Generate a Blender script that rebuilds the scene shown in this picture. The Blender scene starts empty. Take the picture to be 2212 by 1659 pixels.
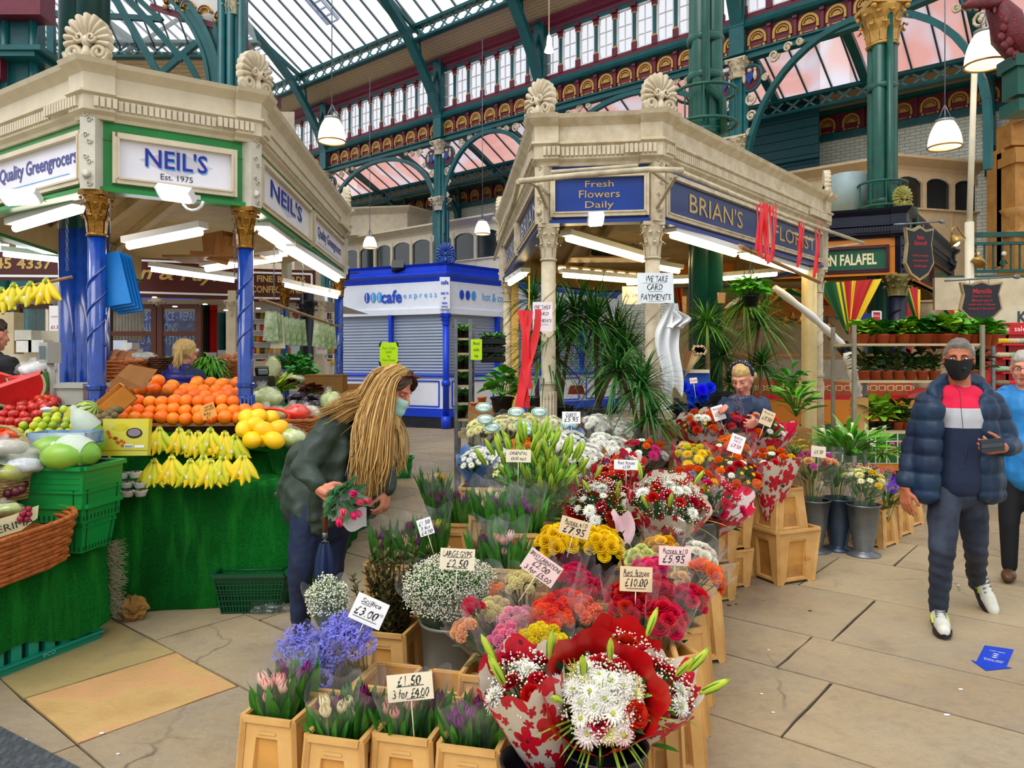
import bpy,math,random
from mathutils import Vector,Matrix,Euler,noise
R_=random.Random(7)
rnd=R_.random
def ru(a,b):return a+(b-a)*rnd()
PI=math.pi;sin=math.sin;cos=math.cos
F=1600.0;CX=1106.0;HZ=780.0;CH=1.6
COL=bpy.context.scene.collection
def P(px,py,d):return Vector(((px-CX)/F*d,d,CH-(py-HZ)/F*d))
def G(px,py,z=0.0):return P(px,py,(CH-z)*F/(py-HZ))
def V(*a):return Vector(a)
# ------------------------------------------------------------ colours / materials
def lin(h):
 h=h.lstrip('#');o=[]
 for i in (0,2,4):
  c=int(h[i:i+2],16)/255.0
  o.append(c/12.92 if c<=0.04045 else ((c+0.055)/1.055)**2.4)
 return (o[0],o[1],o[2],1.0)
MC={}
class NT:
 def __init__(s,name):
  m=bpy.data.materials.new(name);m.use_nodes=True;s.m=m;s.t=m.node_tree
  s.t.nodes.clear();s.out=s.n('ShaderNodeOutputMaterial')
 def n(s,t,**k):
  x=s.t.nodes.new(t)
  for a,b in k.items():setattr(x,a,b)
  return x
 def l(s,a,b):s.t.links.new(a,b)
 def inp(s,node,i,v):
  if hasattr(v,'is_linked') or hasattr(v,'links'):s.l(v,node.inputs[i])
  else:node.inputs[i].default_value=v
 def math(s,op,a,b=0.0,c=None):
  x=s.n('ShaderNodeMath',operation=op);s.inp(x,0,a);s.inp(x,1,b)
  if c is not None:s.inp(x,2,c)
  return x.outputs[0]
 def mix(s,f,a,b,bt='MIX'):
  x=s.n('ShaderNodeMix',data_type='RGBA',blend_type=bt);s.inp(x,0,f);s.inp(x,6,a);s.inp(x,7,b);return x.outputs[2]
 def coord(s,which='Object',scale=None,rot=None):
  c=s.n('ShaderNodeTexCoord').outputs[which]
  if scale or rot:
   m=s.n('ShaderNodeMapping');s.l(c,m.inputs[0])
   if scale:m.inputs['Scale'].default_value=scale
   if rot:m.inputs['Rotation'].default_value=rot
   return m.outputs[0]
  return c
 def noise(s,vec,scale,detail=3,rough=0.55,dist=0.0):
  x=s.n('ShaderNodeTexNoise');s.l(vec,x.inputs[0]);x.inputs['Scale'].default_value=scale
  x.inputs['Detail'].default_value=detail;x.inputs['Roughness'].default_value=rough;x.inputs['Distortion'].default_value=dist
  return x.outputs[0]
 def ramp(s,f,st,interp='LINEAR'):
  x=s.n('ShaderNodeValToRGB');s.l(f,x.inputs[0]);e=x.color_ramp.elements;x.color_ramp.interpolation=interp
  while len(e)<len(st):e.new(0.5)
  for i,(p,c) in enumerate(st):e[i].position=p;e[i].color=lin(c) if isinstance(c,str) else c
  return x.outputs[0]
 def bsdf(s,col,rough=0.5,metal=0.0,spec=None,bump=None,bs=0.3,bd=0.01,**k):
  b=s.n('ShaderNodeBsdfPrincipled');s.inp(b,'Base Color',col);s.inp(b,'Roughness',rough);s.inp(b,'Metallic',metal)
  if spec is not None:b.inputs['Specular IOR Level'].default_value=spec
  for a,v in k.items():s.inp(b,a.replace('_',' '),v)
  if bump is not None:
   u=s.n('ShaderNodeBump');u.inputs['Strength'].default_value=bs;u.inputs['Distance'].default_value=bd
   s.l(bump,u.inputs['Height']);s.l(u.outputs[0],b.inputs['Normal'])
  s.l(b.outputs[0],s.out.inputs[0]);return b
def mt(name,c,r=0.5,metal=0.0,var=0.12,vs=6.0,bump=0.0,bsc=60.0,spec=0.4,island=0.0,coat=0.0,c2=None,stretch=None):
 """plain painted / matte material with a little procedural unevenness"""
 if name in MC:return MC[name]
 t=NT(name);co=t.coord('Object',stretch) if stretch else t.coord()
 base=lin(c)
 n=t.noise(co,vs,4)
 d=lin(c2) if c2 else tuple(x*(1-var*1.6) for x in base[:3])+(1,)
 col=t.mix(t.ramp(n,[(0.35,(0,0,0,1)),(0.7,(1,1,1,1))]),base,d) if (var>0 or c2) else base
 if island>0:
  g=t.n('ShaderNodeNewGeometry');h=t.n('ShaderNodeHueSaturation')
  v=t.math('MULTIPLY_ADD',g.outputs['Random Per Island'],island*2,1-island)
  t.l(v,h.inputs['Value']);t.inp(h,'Color',col);col=h.outputs[0]
  hh=t.math('MULTIPLY_ADD',g.outputs['Random Per Island'],-0.03,0.515);t.l(hh,h.inputs['Hue'])
 kw={}
 if coat:kw['Coat_Weight']=coat
 t.bsdf(col,r,metal,spec,bump=t.noise(co,bsc,3) if bump else None,bs=bump,bd=0.01,**kw)
 MC[name]=t.m;return t.m
def emis(name,c,s):
 if name in MC:return MC[name]
 t=NT(name);e=t.n('ShaderNodeEmission');e.inputs[0].default_value=lin(c);e.inputs[1].default_value=s
 t.l(e.outputs[0],t.out.inputs[0]);MC[name]=t.m;return t.m
# ------------------------------------------------------------ mesh builder
class MB:
 def __init__(s):s.v=[];s.f=[];s.m=[];s.s=[];s.uv={};s.M=None
 def add(s,c,uv=None):
  c=Vector(c)
  if s.M is not None:c=s.M@c
  s.v.append(c)
  if uv is not None:s.uv[len(s.v)-1]=uv
  return len(s.v)-1
 def face(s,ids,m=0,sm=False):s.f.append(ids);s.m.append(m);s.s.append(sm)
 def poly(s,pts,m=0,sm=False):s.face([s.add(p) for p in pts],m,sm)
 def box(s,c,sz,m=0,rz=0.0,X=None,tap=1.0):
  c=Vector(c);hx,hy,hz=sz[0]/2,sz[1]/2,sz[2]/2
  Mx=X if X is not None else Matrix.Rotation(rz,3,'Z')
  i=[]
  for k in (-1,1):
   q=tap if k>0 else 1.0
   for a,b in ((-1,-1),(1,-1),(1,1),(-1,1)):i.append(s.add(c+Mx@Vector((a*hx*q,b*hy*q,k*hz))))
  for q in ((3,2,1,0),(4,5,6,7),(0,1,5,4),(1,2,6,5),(2,3,7,6),(3,0,4,7)):s.face([i[k] for k in q],m)
 def bar(s,a,b,w,h,m=0,up=(0,0,1)):
  a=Vector(a);b=Vector(b);z=(b-a);L=z.length
  if L<1e-6:return
  z/=L;u=Vector(up);x=u.cross(z)
  if x.length<1e-3:x=Vector((1,0,0)).cross(z)
  x.normalize();y=z.cross(x)
  s.box((a+b)/2,(w,h,L),m,X=Matrix((x,y,z)).transposed())
 def tube(s,pts,r,n=8,m=0,cap=True,sm=True,flat=1.0):
  pts=[Vector(p) for p in pts];N=len(pts);rr=r if isinstance(r,(list,tuple)) else [r]*N
  prev=None;rings=[]
  for i in range(N):
   t=(pts[min(i+1,N-1)]-pts[max(i-1,0)])
   if t.length<1e-9:t=Vector((0,0,1))
   t.normalize()
   if prev is None:
    x=t.cross(Vector((0,0,1)))
    if x.length<1e-2:x=t.cross(Vector((0,1,0)))
   else:x=prev-t*prev.dot(t)
   x.normalize();prev=x;y=t.cross(x)
   rings.append([s.add(pts[i]+(x*cos(2*PI*k/n)+y*sin(2*PI*k/n)*flat)*rr[i]) for k in range(n)])
  for a,b in zip(rings,rings[1:]):
   for k in range(n):s.face([a[k],a[(k+1)%n],b[(k+1)%n],b[k]],m,sm)
  if cap:s.face(rings[0][::-1],m);s.face(rings[-1],m)
 def lathe(s,prof,n=16,c=(0,0,0),m=0,cap=True,sm=True,X=None,ax=1.0):
  c=Vector(c);rings=[]
  for r,z in prof:
   rr=[]
   for k in range(n):
    p=Vector((r*cos(2*PI*k/n),r*ax*sin(2*PI*k/n),z))
    if X is not None:p=X@p
    rr.append(s.add(c+p))
   rings.append(rr)
  for a,b in zip(rings,rings[1:]):
   for k in range(n):s.face([a[k],a[(k+1)%n],b[(k+1)%n],b[k]],m,sm)
  if cap:s.face(rings[0][::-1],m);s.face(rings[-1],m)
 def ball(s,c,r,n=10,k=6,m=0,X=None,sm=True):
  if not isinstance(r,(tuple,list)):r=(r,r,r)
  c=Vector(c)
  def q(p):
   p=Vector((p[0]*r[0],p[1]*r[1],p[2]*r[2]));return c+(X@p if X is not None else p)
  top=s.add(q((0,0,1)));bot=s.add(q((0,0,-1)));rings=[]
  for j in range(1,k):
   a=PI*j/k;rings.append([s.add(q((sin(a)*cos(2*PI*i/n),sin(a)*sin(2*PI*i/n),cos(a)))) for i in range(n)])
  for i in range(n):
   s.face([top,rings[0][i],rings[0][(i+1)%n]],m,sm);s.face([bot,rings[-1][(i+1)%n],rings[-1][i]],m,sm)
  for a,b in zip(rings,rings[1:]):
   for i in range(n):s.face([a[i],b[i],b[(i+1)%n],a[(i+1)%n]],m,sm)
 def prism(s,pl,o,x,y,z,dep,m=0,side=None):
  """polygon pl (2D) in plane (x,y) at o, extruded by dep along z"""
  o=Vector(o);x=Vector(x);y=Vector(y);z=Vector(z)
  a=[s.add(o+x*p[0]+y*p[1]) for p in pl];b=[s.add(o+x*p[0]+y*p[1]+z*dep) for p in pl]
  s.face(a[::-1],m);s.face(b,m);k=len(pl)
  for i in range(k):s.face([a[i],a[(i+1)%k],b[(i+1)%k],b[i]],m if side is None else side)
 def grid(s,fn,nu,nv,m=0,sm=True,wrap=False,uv=False):
  ids=[]
  for j in range(nv+1):
   row=[]
   for i in range(nu if wrap else nu+1):
    u=i/nu;v=j/nv;row.append(s.add(fn(u,v),(u,v) if uv else None))
   ids.append(row)
  w=len(ids[0])
  for j in range(nv):
   for i in range(nu):
    s.face([ids[j][i],ids[j][(i+1)%w],ids[j+1][(i+1)%w],ids[j+1][i]],m,sm)
 def leaf(s,b,d,L,w,droop=0.3,n=5,m=0,fold=0.15,roll=0.0,tip=0.0,up=(0,0,1),shape=None):
  b=Vector(b);d=Vector(d).normalized();up=Vector(up)
  sx=d.cross(up)
  if sx.length<0.05:sx=d.cross(Vector((cos(roll*7),sin(roll*7),0.1)))
  sx.normalize();sx=Matrix.Rotation(roll,3,d)@sx;nn=sx.cross(d)
  pr=None
  for i in range(n+1):
   t=i/n;c=b+d*(L*t)-up*(droop*L*t*t)
   ww=(w/2)*(shape(t) if shape else (sin(PI*min(1,0.12+t*0.88))**0.75 if t<1 else tip))
   q=[s.add(c-sx*ww+nn*fold*ww),s.add(c),s.add(c+sx*ww+nn*fold*ww)]
   if pr:
    s.face([pr[0],pr[1],q[1],q[0]],m,True);s.face([pr[1],pr[2],q[2],q[1]],m,True)
   pr=q
 def mesh(s,name,mats,inv=None):
  me=bpy.data.meshes.new(name)
  vs=[(inv@v) if inv is not None else v for v in s.v]
  me.from_pydata([tuple(v) for v in vs],[],s.f)
  for m in mats:me.materials.append(m)
  if s.f:
   me.polygons.foreach_set('material_index',s.m);me.polygons.foreach_set('use_smooth',s.s)
  if s.uv:
   ul=me.uv_layers.new(name='UVMap');d=ul.data
   for lp in me.loops:
    q=s.uv.get(lp.vertex_index)
    if q:d[lp.index].uv=q
  me.update();return me
def sweep(mb,path,prof,closed=True,m=0,z0=0.0,caps=True):
 """sweep profile [(out,z)] along plan polyline [(x,y)] (clockwise/ccw: out = right-hand side)"""
 n=len(path);rings=[]
 for i in range(n):
  p=Vector(path[i])
  a=Vector(path[(i-1)%n]) if (closed or i>0) else None;b=Vector(path[(i+1)%n]) if (closed or i<n-1) else None
  d1=(p-a).normalized() if a is not None else (b-p).normalized();d2=(b-p).normalized() if b is not None else d1
  n1=Vector((d1.y,-d1.x));n2=Vector((d2.y,-d2.x));nn=(n1+n2);nn=nn/max(1e-6,nn.length);sc=1/max(0.35,nn.dot(n1))
  rings.append([mb.add((p.x+nn.x*o*sc,p.y+nn.y*o*sc,z0+z)) for o,z in prof])
 k=len(prof)
 for i in range(n if closed else n-1):
  a=rings[i];b=rings[(i+1)%n]
  for j in range(k):mb.face([a[j],b[j],b[(j+1)%k],a[(j+1)%k]],m)
 if not closed and caps:mb.face(rings[0],m);mb.face(rings[-1][::-1],m)
# ------------------------------------------------------------ objects
def tag(o,label=None,cat=None,group=None,kind=None):
 if label:o['label']=label
 if cat:o['category']=cat
 if group:o['group']=group
 if kind:o['kind']=kind
 return o
def RT(name,label,cat,loc=(0,0,0),rz=0.0,group=None,rot=None,scale=1.0):
 o=bpy.data.objects.new(name,None);COL.objects.link(o);o.location=loc;o.empty_display_size=0.05
 o.rotation_euler=rot if rot is not None else (0,0,rz);o.scale=(scale,)*3
 return tag(o,label,cat,group)
def mw(o):
 m=Matrix.LocRotScale(o.location,o.rotation_euler,o.scale)
 return (mw(o.parent)@m) if o.parent else m
def OB(mb,name,mats,parent=None,world=False,label=None,cat=None,group=None,kind=None,loc=None,color=None,origin=None):
 """world=True: builder coordinates are world ones; origin puts the object origin there"""
 if not isinstance(mats,(list,tuple)):mats=[mats]
 inv=None
 if parent is not None and world:inv=mw(parent).inverted()
 if origin is not None:inv=Matrix.Translation(-Vector(origin))
 me=mb.mesh(name,mats,inv) if isinstance(mb,MB) else mb
 o=bpy.data.objects.new(name,me);COL.objects.link(o)
 if parent is not None:o.parent=parent
 if loc is not None:o.location=loc
 if origin is not None:o.location=origin
 if color:o.color=lin(color) if isinstance(color,str) else color
 tag(o,label,cat,group,kind);return o
def KIDS(o):return list(o.children)
def CP(src,loc,rot=None,scale=None,label=None,group=None,parent=None,color=None,tree=None):
 c=src.copy();COL.objects.link(c);c.location=loc
 if rot is not None:c.rotation_euler=rot
 if scale is not None:c.scale=(scale,)*3 if not isinstance(scale,(tuple,list,Vector)) else scale
 if label:c['label']=label
 if group:c['group']=group
 if parent:c.parent=parent
 if color:c.color=lin(color) if isinstance(color,str) else color
 for k in (KIDS(src) if tree is None else tree):
  d=k.copy();COL.objects.link(d);d.parent=c
  if color:d.color=c.color
  for q in KIDS(k):
   e=q.copy();COL.objects.link(e);e.parent=d
 return c
# text as mesh, fitted in a box
TX={}
def txtmesh(body,shear=0.0,bold=0.0,sp=1.0):
 k=(body,shear,bold,sp)
 if k in TX:return TX[k]
 cu=bpy.data.curves.new('t','FONT');cu.body=body;cu.resolution_u=2;cu.shear=shear;cu.offset=bold;cu.space_character=sp;cu.align_x='CENTER'
 o=bpy.data.objects.new('t',cu);COL.objects.link(o);bpy.context.view_layer.update()
 me=bpy.data.meshes.new_from_object(o.evaluated_get(bpy.context.evaluated_depsgraph_get()))
 vs=[v.co.copy() for v in me.vertices];fs=[list(p.vertices) for p in me.polygons]
 bpy.data.objects.remove(o);bpy.data.curves.remove(cu);bpy.data.meshes.remove(me)
 if not vs:vs=[Vector((0,0,0))];fs=[]
 x0=min(v.x for v in vs);x1=max(v.x for v in vs);y0=min(v.y for v in vs);y1=max(v.y for v in vs)
 TX[k]=([((v.x-(x0+x1)/2)/max(1e-6,x1-x0),(v.y-(y0+y1)/2)/max(1e-6,y1-y0)) for v in vs],fs,(x1-x0)/max(1e-6,y1-y0));return TX[k]
def text(mb,body,c,x,up,w=None,h=None,m=0,shear=0.0,bold=0.0,sp=1.0,wob=0.0,off=0.002):
 vs,fs,asp=txtmesh(body,shear,bold,sp);x=Vector(x).normalized();up=Vector(up).normalized();n=x.cross(up)
 if w is None:w=h*asp
 if h is None:h=w/asp
 b=len(mb.v);c=Vector(c)
 for a,q in vs:
  dx=wob*h*0.12*sin(q*5+a*40);dy=wob*h*0.12*sin(a*31+body.__len__())
  mb.add(c+x*(a*w+dx)+up*(q*h+dy)+n*off)
 for f in fs:mb.face([b+i for i in f],m)
def stroke(mb,pts,w,c,x,up,m=0,off=0.002):
 """pen line of width w through 2-D points on a card"""
 x=Vector(x).normalized();up=Vector(up).normalized();n=x.cross(up);c=Vector(c)
 q=[c+x*a+up*b+n*off for a,b in pts]
 for a,b in zip(q,q[1:]):
  d=(b-a);
  if d.length<1e-6:continue
  s=n.cross(d.normalized())*w/2;mb.poly([a-s,b-s,b+s,a+s],m)
def bake(o,mods):
 for t,kw in mods:
  md=o.modifiers.new(t,t)
  for a,b in kw.items():setattr(md,a,b)
 bpy.context.view_layer.update();dg=bpy.context.evaluated_depsgraph_get()
 me=bpy.data.meshes.new_from_object(o.evaluated_get(dg));old=o.data;o.modifiers.clear();o.data=me;bpy.data.meshes.remove(old);return me
# ---------------------------------------------------------------- materials
cream=mt('cream_paint','#d9cdb2',.45,var=.10,bump=.15,bsc=25);cream2=mt('cream_old','#d6cab0',.5,var=.22,vs=9,c2='#b9a888',bump=.25,bsc=30)
teal=mt('teal_iron','#0d5a5e',.35,var=.2,vs=3);tealg=mt('green_iron','#125548',.32,var=.25,vs=4);tealb=mt('teal_board','#0f4f56',.5,stretch=(1,1,8),var=.2,bump=.3,bsc=6)
maroon=mt('maroon_iron','#6d1c33',.45,var=.15);maroond=mt('maroon_recess','#4f1226',.5);gold=mt('gold_paint','#c99a4a',.4,.15,var=.2,vs=20);goldb=mt('gold_leaf','#9a6a1c',.32,.55,var=.3,vs=30,bump=.4,bsc=60)
blue=mt('blue_gloss','#083f9e',.22,var=.25,vs=12,coat=.5);bluep=mt('blue_panel','#0d3a92',.35,var=.12);bluer=mt('cafe_blue','#0a3fd6',.35,var=.08)
greenp=mt('green_gloss','#0c8a34',.3,var=.12,vs=4);white=mt('white_paint','#eef0f2',.4,var=.04);signw=mt('sign_white','#e9e8f2',.35,var=.03)
black=mt('black_paint','#101216',.35,var=.1);ink=mt('ink','#131418',.6,var=0);navy=mt('navy_iron','#10182c',.35,var=.15);grey=mt('grey_metal','#8b8f90',.35,.5,var=.1)
steel=mt('galvanised','#7f868b',.38,.6,var=.25,vs=14);brown=mt('maroon_sign','#4e1a14',.4,var=.1);letterg=mt('letter_gold','#c9a862',.4,.1,var=.1)
wood=mt('wood_warm','#a8793f',.5,stretch=(1,12,1),var=.3,c2='#8a5f2c');orange_p=mt('orange_paint','#d8811c',.4,var=.08);cardm=mt('cardboard','#a9743f',.8,var=.15,bump=.15)
terra=mt('terracotta','#c08a45',.55,var=.2,vs=5,bump=.2);redm=mt('red_paint','#c8141c',.4,var=.05);bulb=emis('lamp_white','#fff4e0',9.0);bulbw=emis('lamp_warm','#ffdf9a',11.0);bulbc=emis('lamp_cool','#f4f8ff',9.0)
def planks():
 t=NT('plank_ceiling');tc=t.n('ShaderNodeTexCoord').outputs['UV'];w=t.n('ShaderNodeTexWave',wave_type='BANDS',bands_direction='Y');t.l(tc,w.inputs[0]);w.inputs['Scale'].default_value=2.6
 g=t.ramp(w.outputs[0],[(0.0,'#6e5a40'),(0.12,'#bda47c'),(1.0,'#c9b18a')]);n=t.noise(t.coord('UV',(1.5,14,1)),3,4)
 t.bsdf(t.mix(.5,g,t.ramp(n,[(.3,'#a58c66'),(.7,'#d2bd98')])),.55,bump=w.outputs[0],bs=.3);return t.m
plankm=planks()
def glassm(name,tint,fac,rough=.6,col='#ffffff',streak=False):
 t=NT(name);tr=t.n('ShaderNodeBsdfTransparent');tr.inputs[0].default_value=lin(tint);d=t.n('ShaderNodeBsdfTranslucent')
 c=lin(col)
 if streak:
  n=t.noise(t.coord('Object',(1.2,1.2,.06)),.6,1,.3);c=t.ramp(n,[(.3,'#f0b4ac'),(.5,'#f2c0b8'),(.58,'#e6e6f2'),(.68,'#f0b8b0')])  # pink of the brick behind and pale sky patches painted into the glass
 t.inp(d,0,c);gl=t.n('ShaderNodeBsdfGlossy');gl.inputs['Roughness'].default_value=.15
 m=t.n('ShaderNodeMixShader');m.inputs[0].default_value=fac;t.l(tr.outputs[0],m.inputs[1]);t.l(d.outputs[0],m.inputs[2])
 m2=t.n('ShaderNodeMixShader');m2.inputs[0].default_value=.05;t.l(m.outputs[0],m2.inputs[1]);t.l(gl.outputs[0],m2.inputs[2]);t.l(m2.outputs[0],t.out.inputs[0]);return t.m
roofg=glassm('roof_glass','#fbfdff',.25);aisleg=glassm('aisle_glass','#ffffff',.8,streak=True);wing=glassm('window_glass','#f2f6fb',.3);darkg=mt('dark_window','#2a3133',.12,var=.3,vs=2,spec=.8)
def brickm(name,a,b,mort,sc,bw=.5,rh=.25,ms=.02,rough=.3,coordn='UV'):
 t=NT(name);x=t.n('ShaderNodeTexBrick');t.l(t.n('ShaderNodeTexCoord').outputs[coordn],x.inputs[0])
 x.inputs['Color1'].default_value=lin(a);x.inputs['Color2'].default_value=lin(b);x.inputs['Mortar'].default_value=lin(mort);x.inputs['Scale'].default_value=sc
 x.inputs['Mortar Size'].default_value=ms;x.inputs['Brick Width'].default_value=bw;x.inputs['Row Height'].default_value=rh;t.bsdf(x.outputs[0],rough,bump=x.outputs['Fac'],bs=-.4);return t.m
brickw=brickm('white_glazed_brick','#e2e4d8','#d3d6c4','#9a9c86',1.0,.24,.085,.008)
brickr=brickm('red_brick','#a8412c','#93382a','#b58a78',1.0,.22,.075,.01,.8)
tileg=brickm('green_tiles','#0f5a1c','#0c4d17','#dfe6dc',1.0,.15,.15,.008,.15);
for _n in ('green_tiles',):
 for _x in bpy.data.materials[_n].node_tree.nodes:
  if _x.type=='TEX_BRICK':_x.offset=0.0
# ---------------------------------------------------------------- floor
RD=Vector((.643,.766,0));LD=Vector((-.766,.643,0))
def floor():
 t=NT('flagstone');g=t.n('ShaderNodeNewGeometry');co=t.coord('Object')
 base=t.ramp(g.outputs['Random Per Island'],[(0,'#8a7e6c'),(.2,'#9f907a'),(.4,'#928570'),(.6,'#a8977c'),(.8,'#988a74'),(1,'#ae9d80')])
 n1=t.noise(co,1.3,6,.65);n2=t.noise(co,14,5,.7);n3=t.noise(co,4,3)
 c=t.mix(t.ramp(n1,[(.38,(0,0,0,1)),(.66,(.45,.45,.45,1))]),base,lin('#b09060'))
 c=t.mix(t.ramp(n2,[(.45,(0,0,0,1)),(.75,(.35,.35,.35,1))]),c,lin('#5f554a'))
 c=t.mix(t.ramp(n3,[(.30,(.25,.25,.25,1)),(.42,(0,0,0,1))]),c,lin('#6f6353'));v=t.n('ShaderNodeTexVoronoi',feature='DISTANCE_TO_EDGE');nz=t.n('ShaderNodeTexNoise');nz.inputs['Scale'].default_value=2.2;nz.inputs['Detail'].default_value=6;t.l(co,nz.inputs[0]);t.l(t.mix(.3,co,nz.outputs[1]),v.inputs[0]);v.inputs['Scale'].default_value=.7
 c=t.mix(t.math('MULTIPLY',t.ramp(v.outputs[0],[(.0,(.8,.8,.8,1)),(.006,(0,0,0,1))]),t.ramp(t.noise(co,.9,2),[(.55,(0,0,0,1)),(.63,(1,1,1,1))])),c,lin('#3c342a'));c=t.mix(t.ramp(t.noise(co,.5,5,.6),[(.42,(0,0,0,1)),(.6,(.5,.5,.5,1))]),c,lin('#c4b08c'))
 r=t.ramp(n2,[(.3,(.36,.36,.36,1)),(.7,(.62,.62,.62,1))])
 t.bsdf(c,r,0,.45,bump=t.noise(co,22,6,.7),bs=.5,bd=.012);slab=t.m
 t=NT('flagstone_sandy');co=t.coord('Object');t.bsdf(t.ramp(t.noise(co,2.2,6,.6),[(.3,'#b58e58'),(.48,'#c9a469'),(.56,'#cf9c6c'),(.7,'#bf9a63')]),.5,bump=t.noise(co,22,6,.7),bs=.5,bd=.012);sandy=t.m
 t=NT('flagstone_ochre');co=t.coord('Object');t.bsdf(t.ramp(t.noise(co,2,6,.6),[(.3,'#a3915f'),(.6,'#b8a06c'),(.75,'#958a6c')]),.5,bump=t.noise(co,22,6,.7),bs=.5,bd=.012);ochre=t.m
 joint=mt('joint_dirt','#3b342b',.9,var=.3,vs=30)
 mb=MB()
 for a in range(-40,40,8):
  for b in range(-40,40,8):
   mb.poly([RD*(12+a)+LD*b+V(0,0,-.012),RD*(12+a)+LD*(b+8)+V(0,0,-.012),RD*(20+a)+LD*(b+8)+V(0,0,-.012),RD*(20+a)+LD*b+V(0,0,-.012)][::-1],3)
 rows=[-6];R_.seed(5)
 while rows[-1]<.4:rows.append(rows[-1]+ru(.55,.95))
 rows=[r for r in rows if r<.5]+[1.2,1.93,2.5,3.15,3.85,4.42,5.37]
 while rows[-1]<30:rows.append(rows[-1]+ru(.6,1.0))
 for i,(r0,r1) in enumerate(zip(rows,rows[1:])):
  l=-28+ru(0,1);mxl=28
  cuts=[l]
  while cuts[-1]<mxl:cuts.append(cuts[-1]+ru(.75,1.5))
  if r0==1.2:
   cuts=[c for c in cuts if c<2.2 or c>5.2]+[3.38,4.03];cuts.sort()
  for l0,l1 in zip(cuts,cuts[1:]):
   m=0
   if r0==1.2 and abs(l0-3.38)<.01:m=1
   if r0==1.2 and abs(l0-4.03)<.01:m=2
   if r0==1.2 and abs(l1-3.38)<.01:m=0
   g=.007;j=lambda:ru(-.004,.004);n=4
   pts=[]
   for a,b,c,d in ((r0+g,l0+g,r1-g,l0+g),(r1-g,l0+g,r1-g,l1-g),(r1-g,l1-g,r0+g,l1-g),(r0+g,l1-g,r0+g,l0+g)):
    for k in range(n):
     q=k/n;pts.append(RD*(a+(c-a)*q+j())+LD*(b+(d-b)*q+j()))
   h=0.0
   ids=[mb.add(p+V(0,0,h)) for p in pts];cen=mb.add(sum(pts,V(0,0,0))/len(pts)+V(0,0,h))
   for k in range(len(ids)):mb.face([ids[(k+1)%len(ids)],ids[k],cen],m)
   lo=[mb.add(p+V(0,0,-.012)) for p in pts]
   for k in range(len(ids)):mb.face([ids[k],ids[(k+1)%len(ids)],lo[(k+1)%len(ids)],lo[k]],m)
 OB(mb,'floor',[slab,sandy,ochre,joint],kind='structure')
floor()
# ---------------------------------------------------------------- arcade wall
U=V(.766,-.643,0);N=V(-.643,-.766,0);W1=V(-2.3,24,0);Z=V(0,0,1)
def Wp(u,z,o=0):return W1+U*u+N*o+V(0,0,z)
wallpath=[tuple(Wp(-16,0)[:2]),tuple(Wp(10.04,0)[:2]),(6.95,16.15),(7.75,15.3),(8.35,14.3),(8.6,13.2)]
def structure(mb,name,mats,**k):return OB(mb,name,mats,kind='structure',**k)
mb=MB()
sweep(mb,wallpath,[(0,11.02),(.05,11.02),(.06,11.1),(.14,11.16),(.14,11.22),(.22,11.3),(.22,11.36),(0,11.36)],False,1)
sweep(mb,wallpath,[(0,10.9),(.04,10.9),(.04,11.02),(0,11.02)],False,0)
sweep(mb,wallpath,[(0,9.62),(.05,9.62),(.05,9.74),(0,9.74)],False,1)
sweep(mb,wallpath,[(0,9.36),(.16,9.40),(.20,9.46),(.14,9.5),(.10,9.60),(0,9.62)],False,0)
sweep(mb,wallpath,[(-.05,8.86),(0,8.86),(0,9.36),(-.05,9.36)],False,1)
sweep(mb,wallpath,[(-.1,8.66),(.12,8.66),(.12,8.72),(.06,8.74),(.06,8.80),(.12,8.82),(.12,8.86),(-.1,8.86)],False,0)
trim1=structure(mb,'trim_1',[teal,maroon])
# window prototype (centre bottom at origin, facing -Y)
def window_proto(w=.46,h=1.12):
 root=RT('window_1',None,None);root['kind']='structure'
 a=MB();
 for x in (-w/2,w/2):a.box((x,0,h/2),(.045,.06,h))
 for z in (0,h):a.box((0,0,z),(w,.06,.05))
 a.box((0,-.005,h/2),(.022,.03,h));a.box((0,-.005,h*.62),(w,.03,.022));a.box((0,-.005,h*.3),(w,.03,.022))
 OB(a,'window_frame',white,root);g=MB();g.poly([(-w/2,0.01,0),(w/2,0.01,0),(w/2,0.01,h),(-w/2,0.01,h)]);OB(g,'pane',wing,root);return root
wproto=window_proto();
cb=MB();cb.box((0,0,.1),(.15,.14,.22),1);cb.box((0,-.01,.235),(.11,.12,.05),2);cb.box((0,0,.6),(.095,.1,.8),0);cb.box((0,-.01,.98),(.11,.12,.04),2);cb.box((0,0,1.06),(.15,.14,.12),1);cb.box((0,-.04,1.17),(.19,.2,.09),1)
colonnette=cb.mesh('colonnette',[teal,maroon,gold])
fr=MB()
def arcband(mb,r0,r1,z,y0,y1,m,n=12,legs=0.0):
 pi=[(r0*cos(PI*k/n),z+r0*sin(PI*k/n)) for k in range(n+1)];po=[(r1*cos(PI*k/n),z+r1*sin(PI*k/n)) for k in range(n+1)]
 if legs:pi=[(r0,z-legs)]+pi+[(-r0,z-legs)];po=[(r1,z-legs)]+po+[(-r1,z-legs)]
 for k in range(len(pi)-1):
  a,b,c,d=pi[k],po[k],po[k+1],pi[k+1]
  mb.poly([(a[0],y0,a[1]),(b[0],y0,b[1]),(c[0],y0,c[1]),(d[0],y0,d[1])][::-1],m);mb.poly([(b[0],y0,b[1]),(b[0],y1,b[1]),(c[0],y1,c[1]),(c[0],y0,c[1])],m);mb.poly([(a[0],y0,a[1]),(d[0],y0,d[1]),(d[0],y1,d[1]),(a[0],y1,a[1])],m)
arcband(fr,.17,.225,.2,-.05,0,0,legs=.12);arcband(fr,.12,.145,.2,-.04,0,0);
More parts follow.
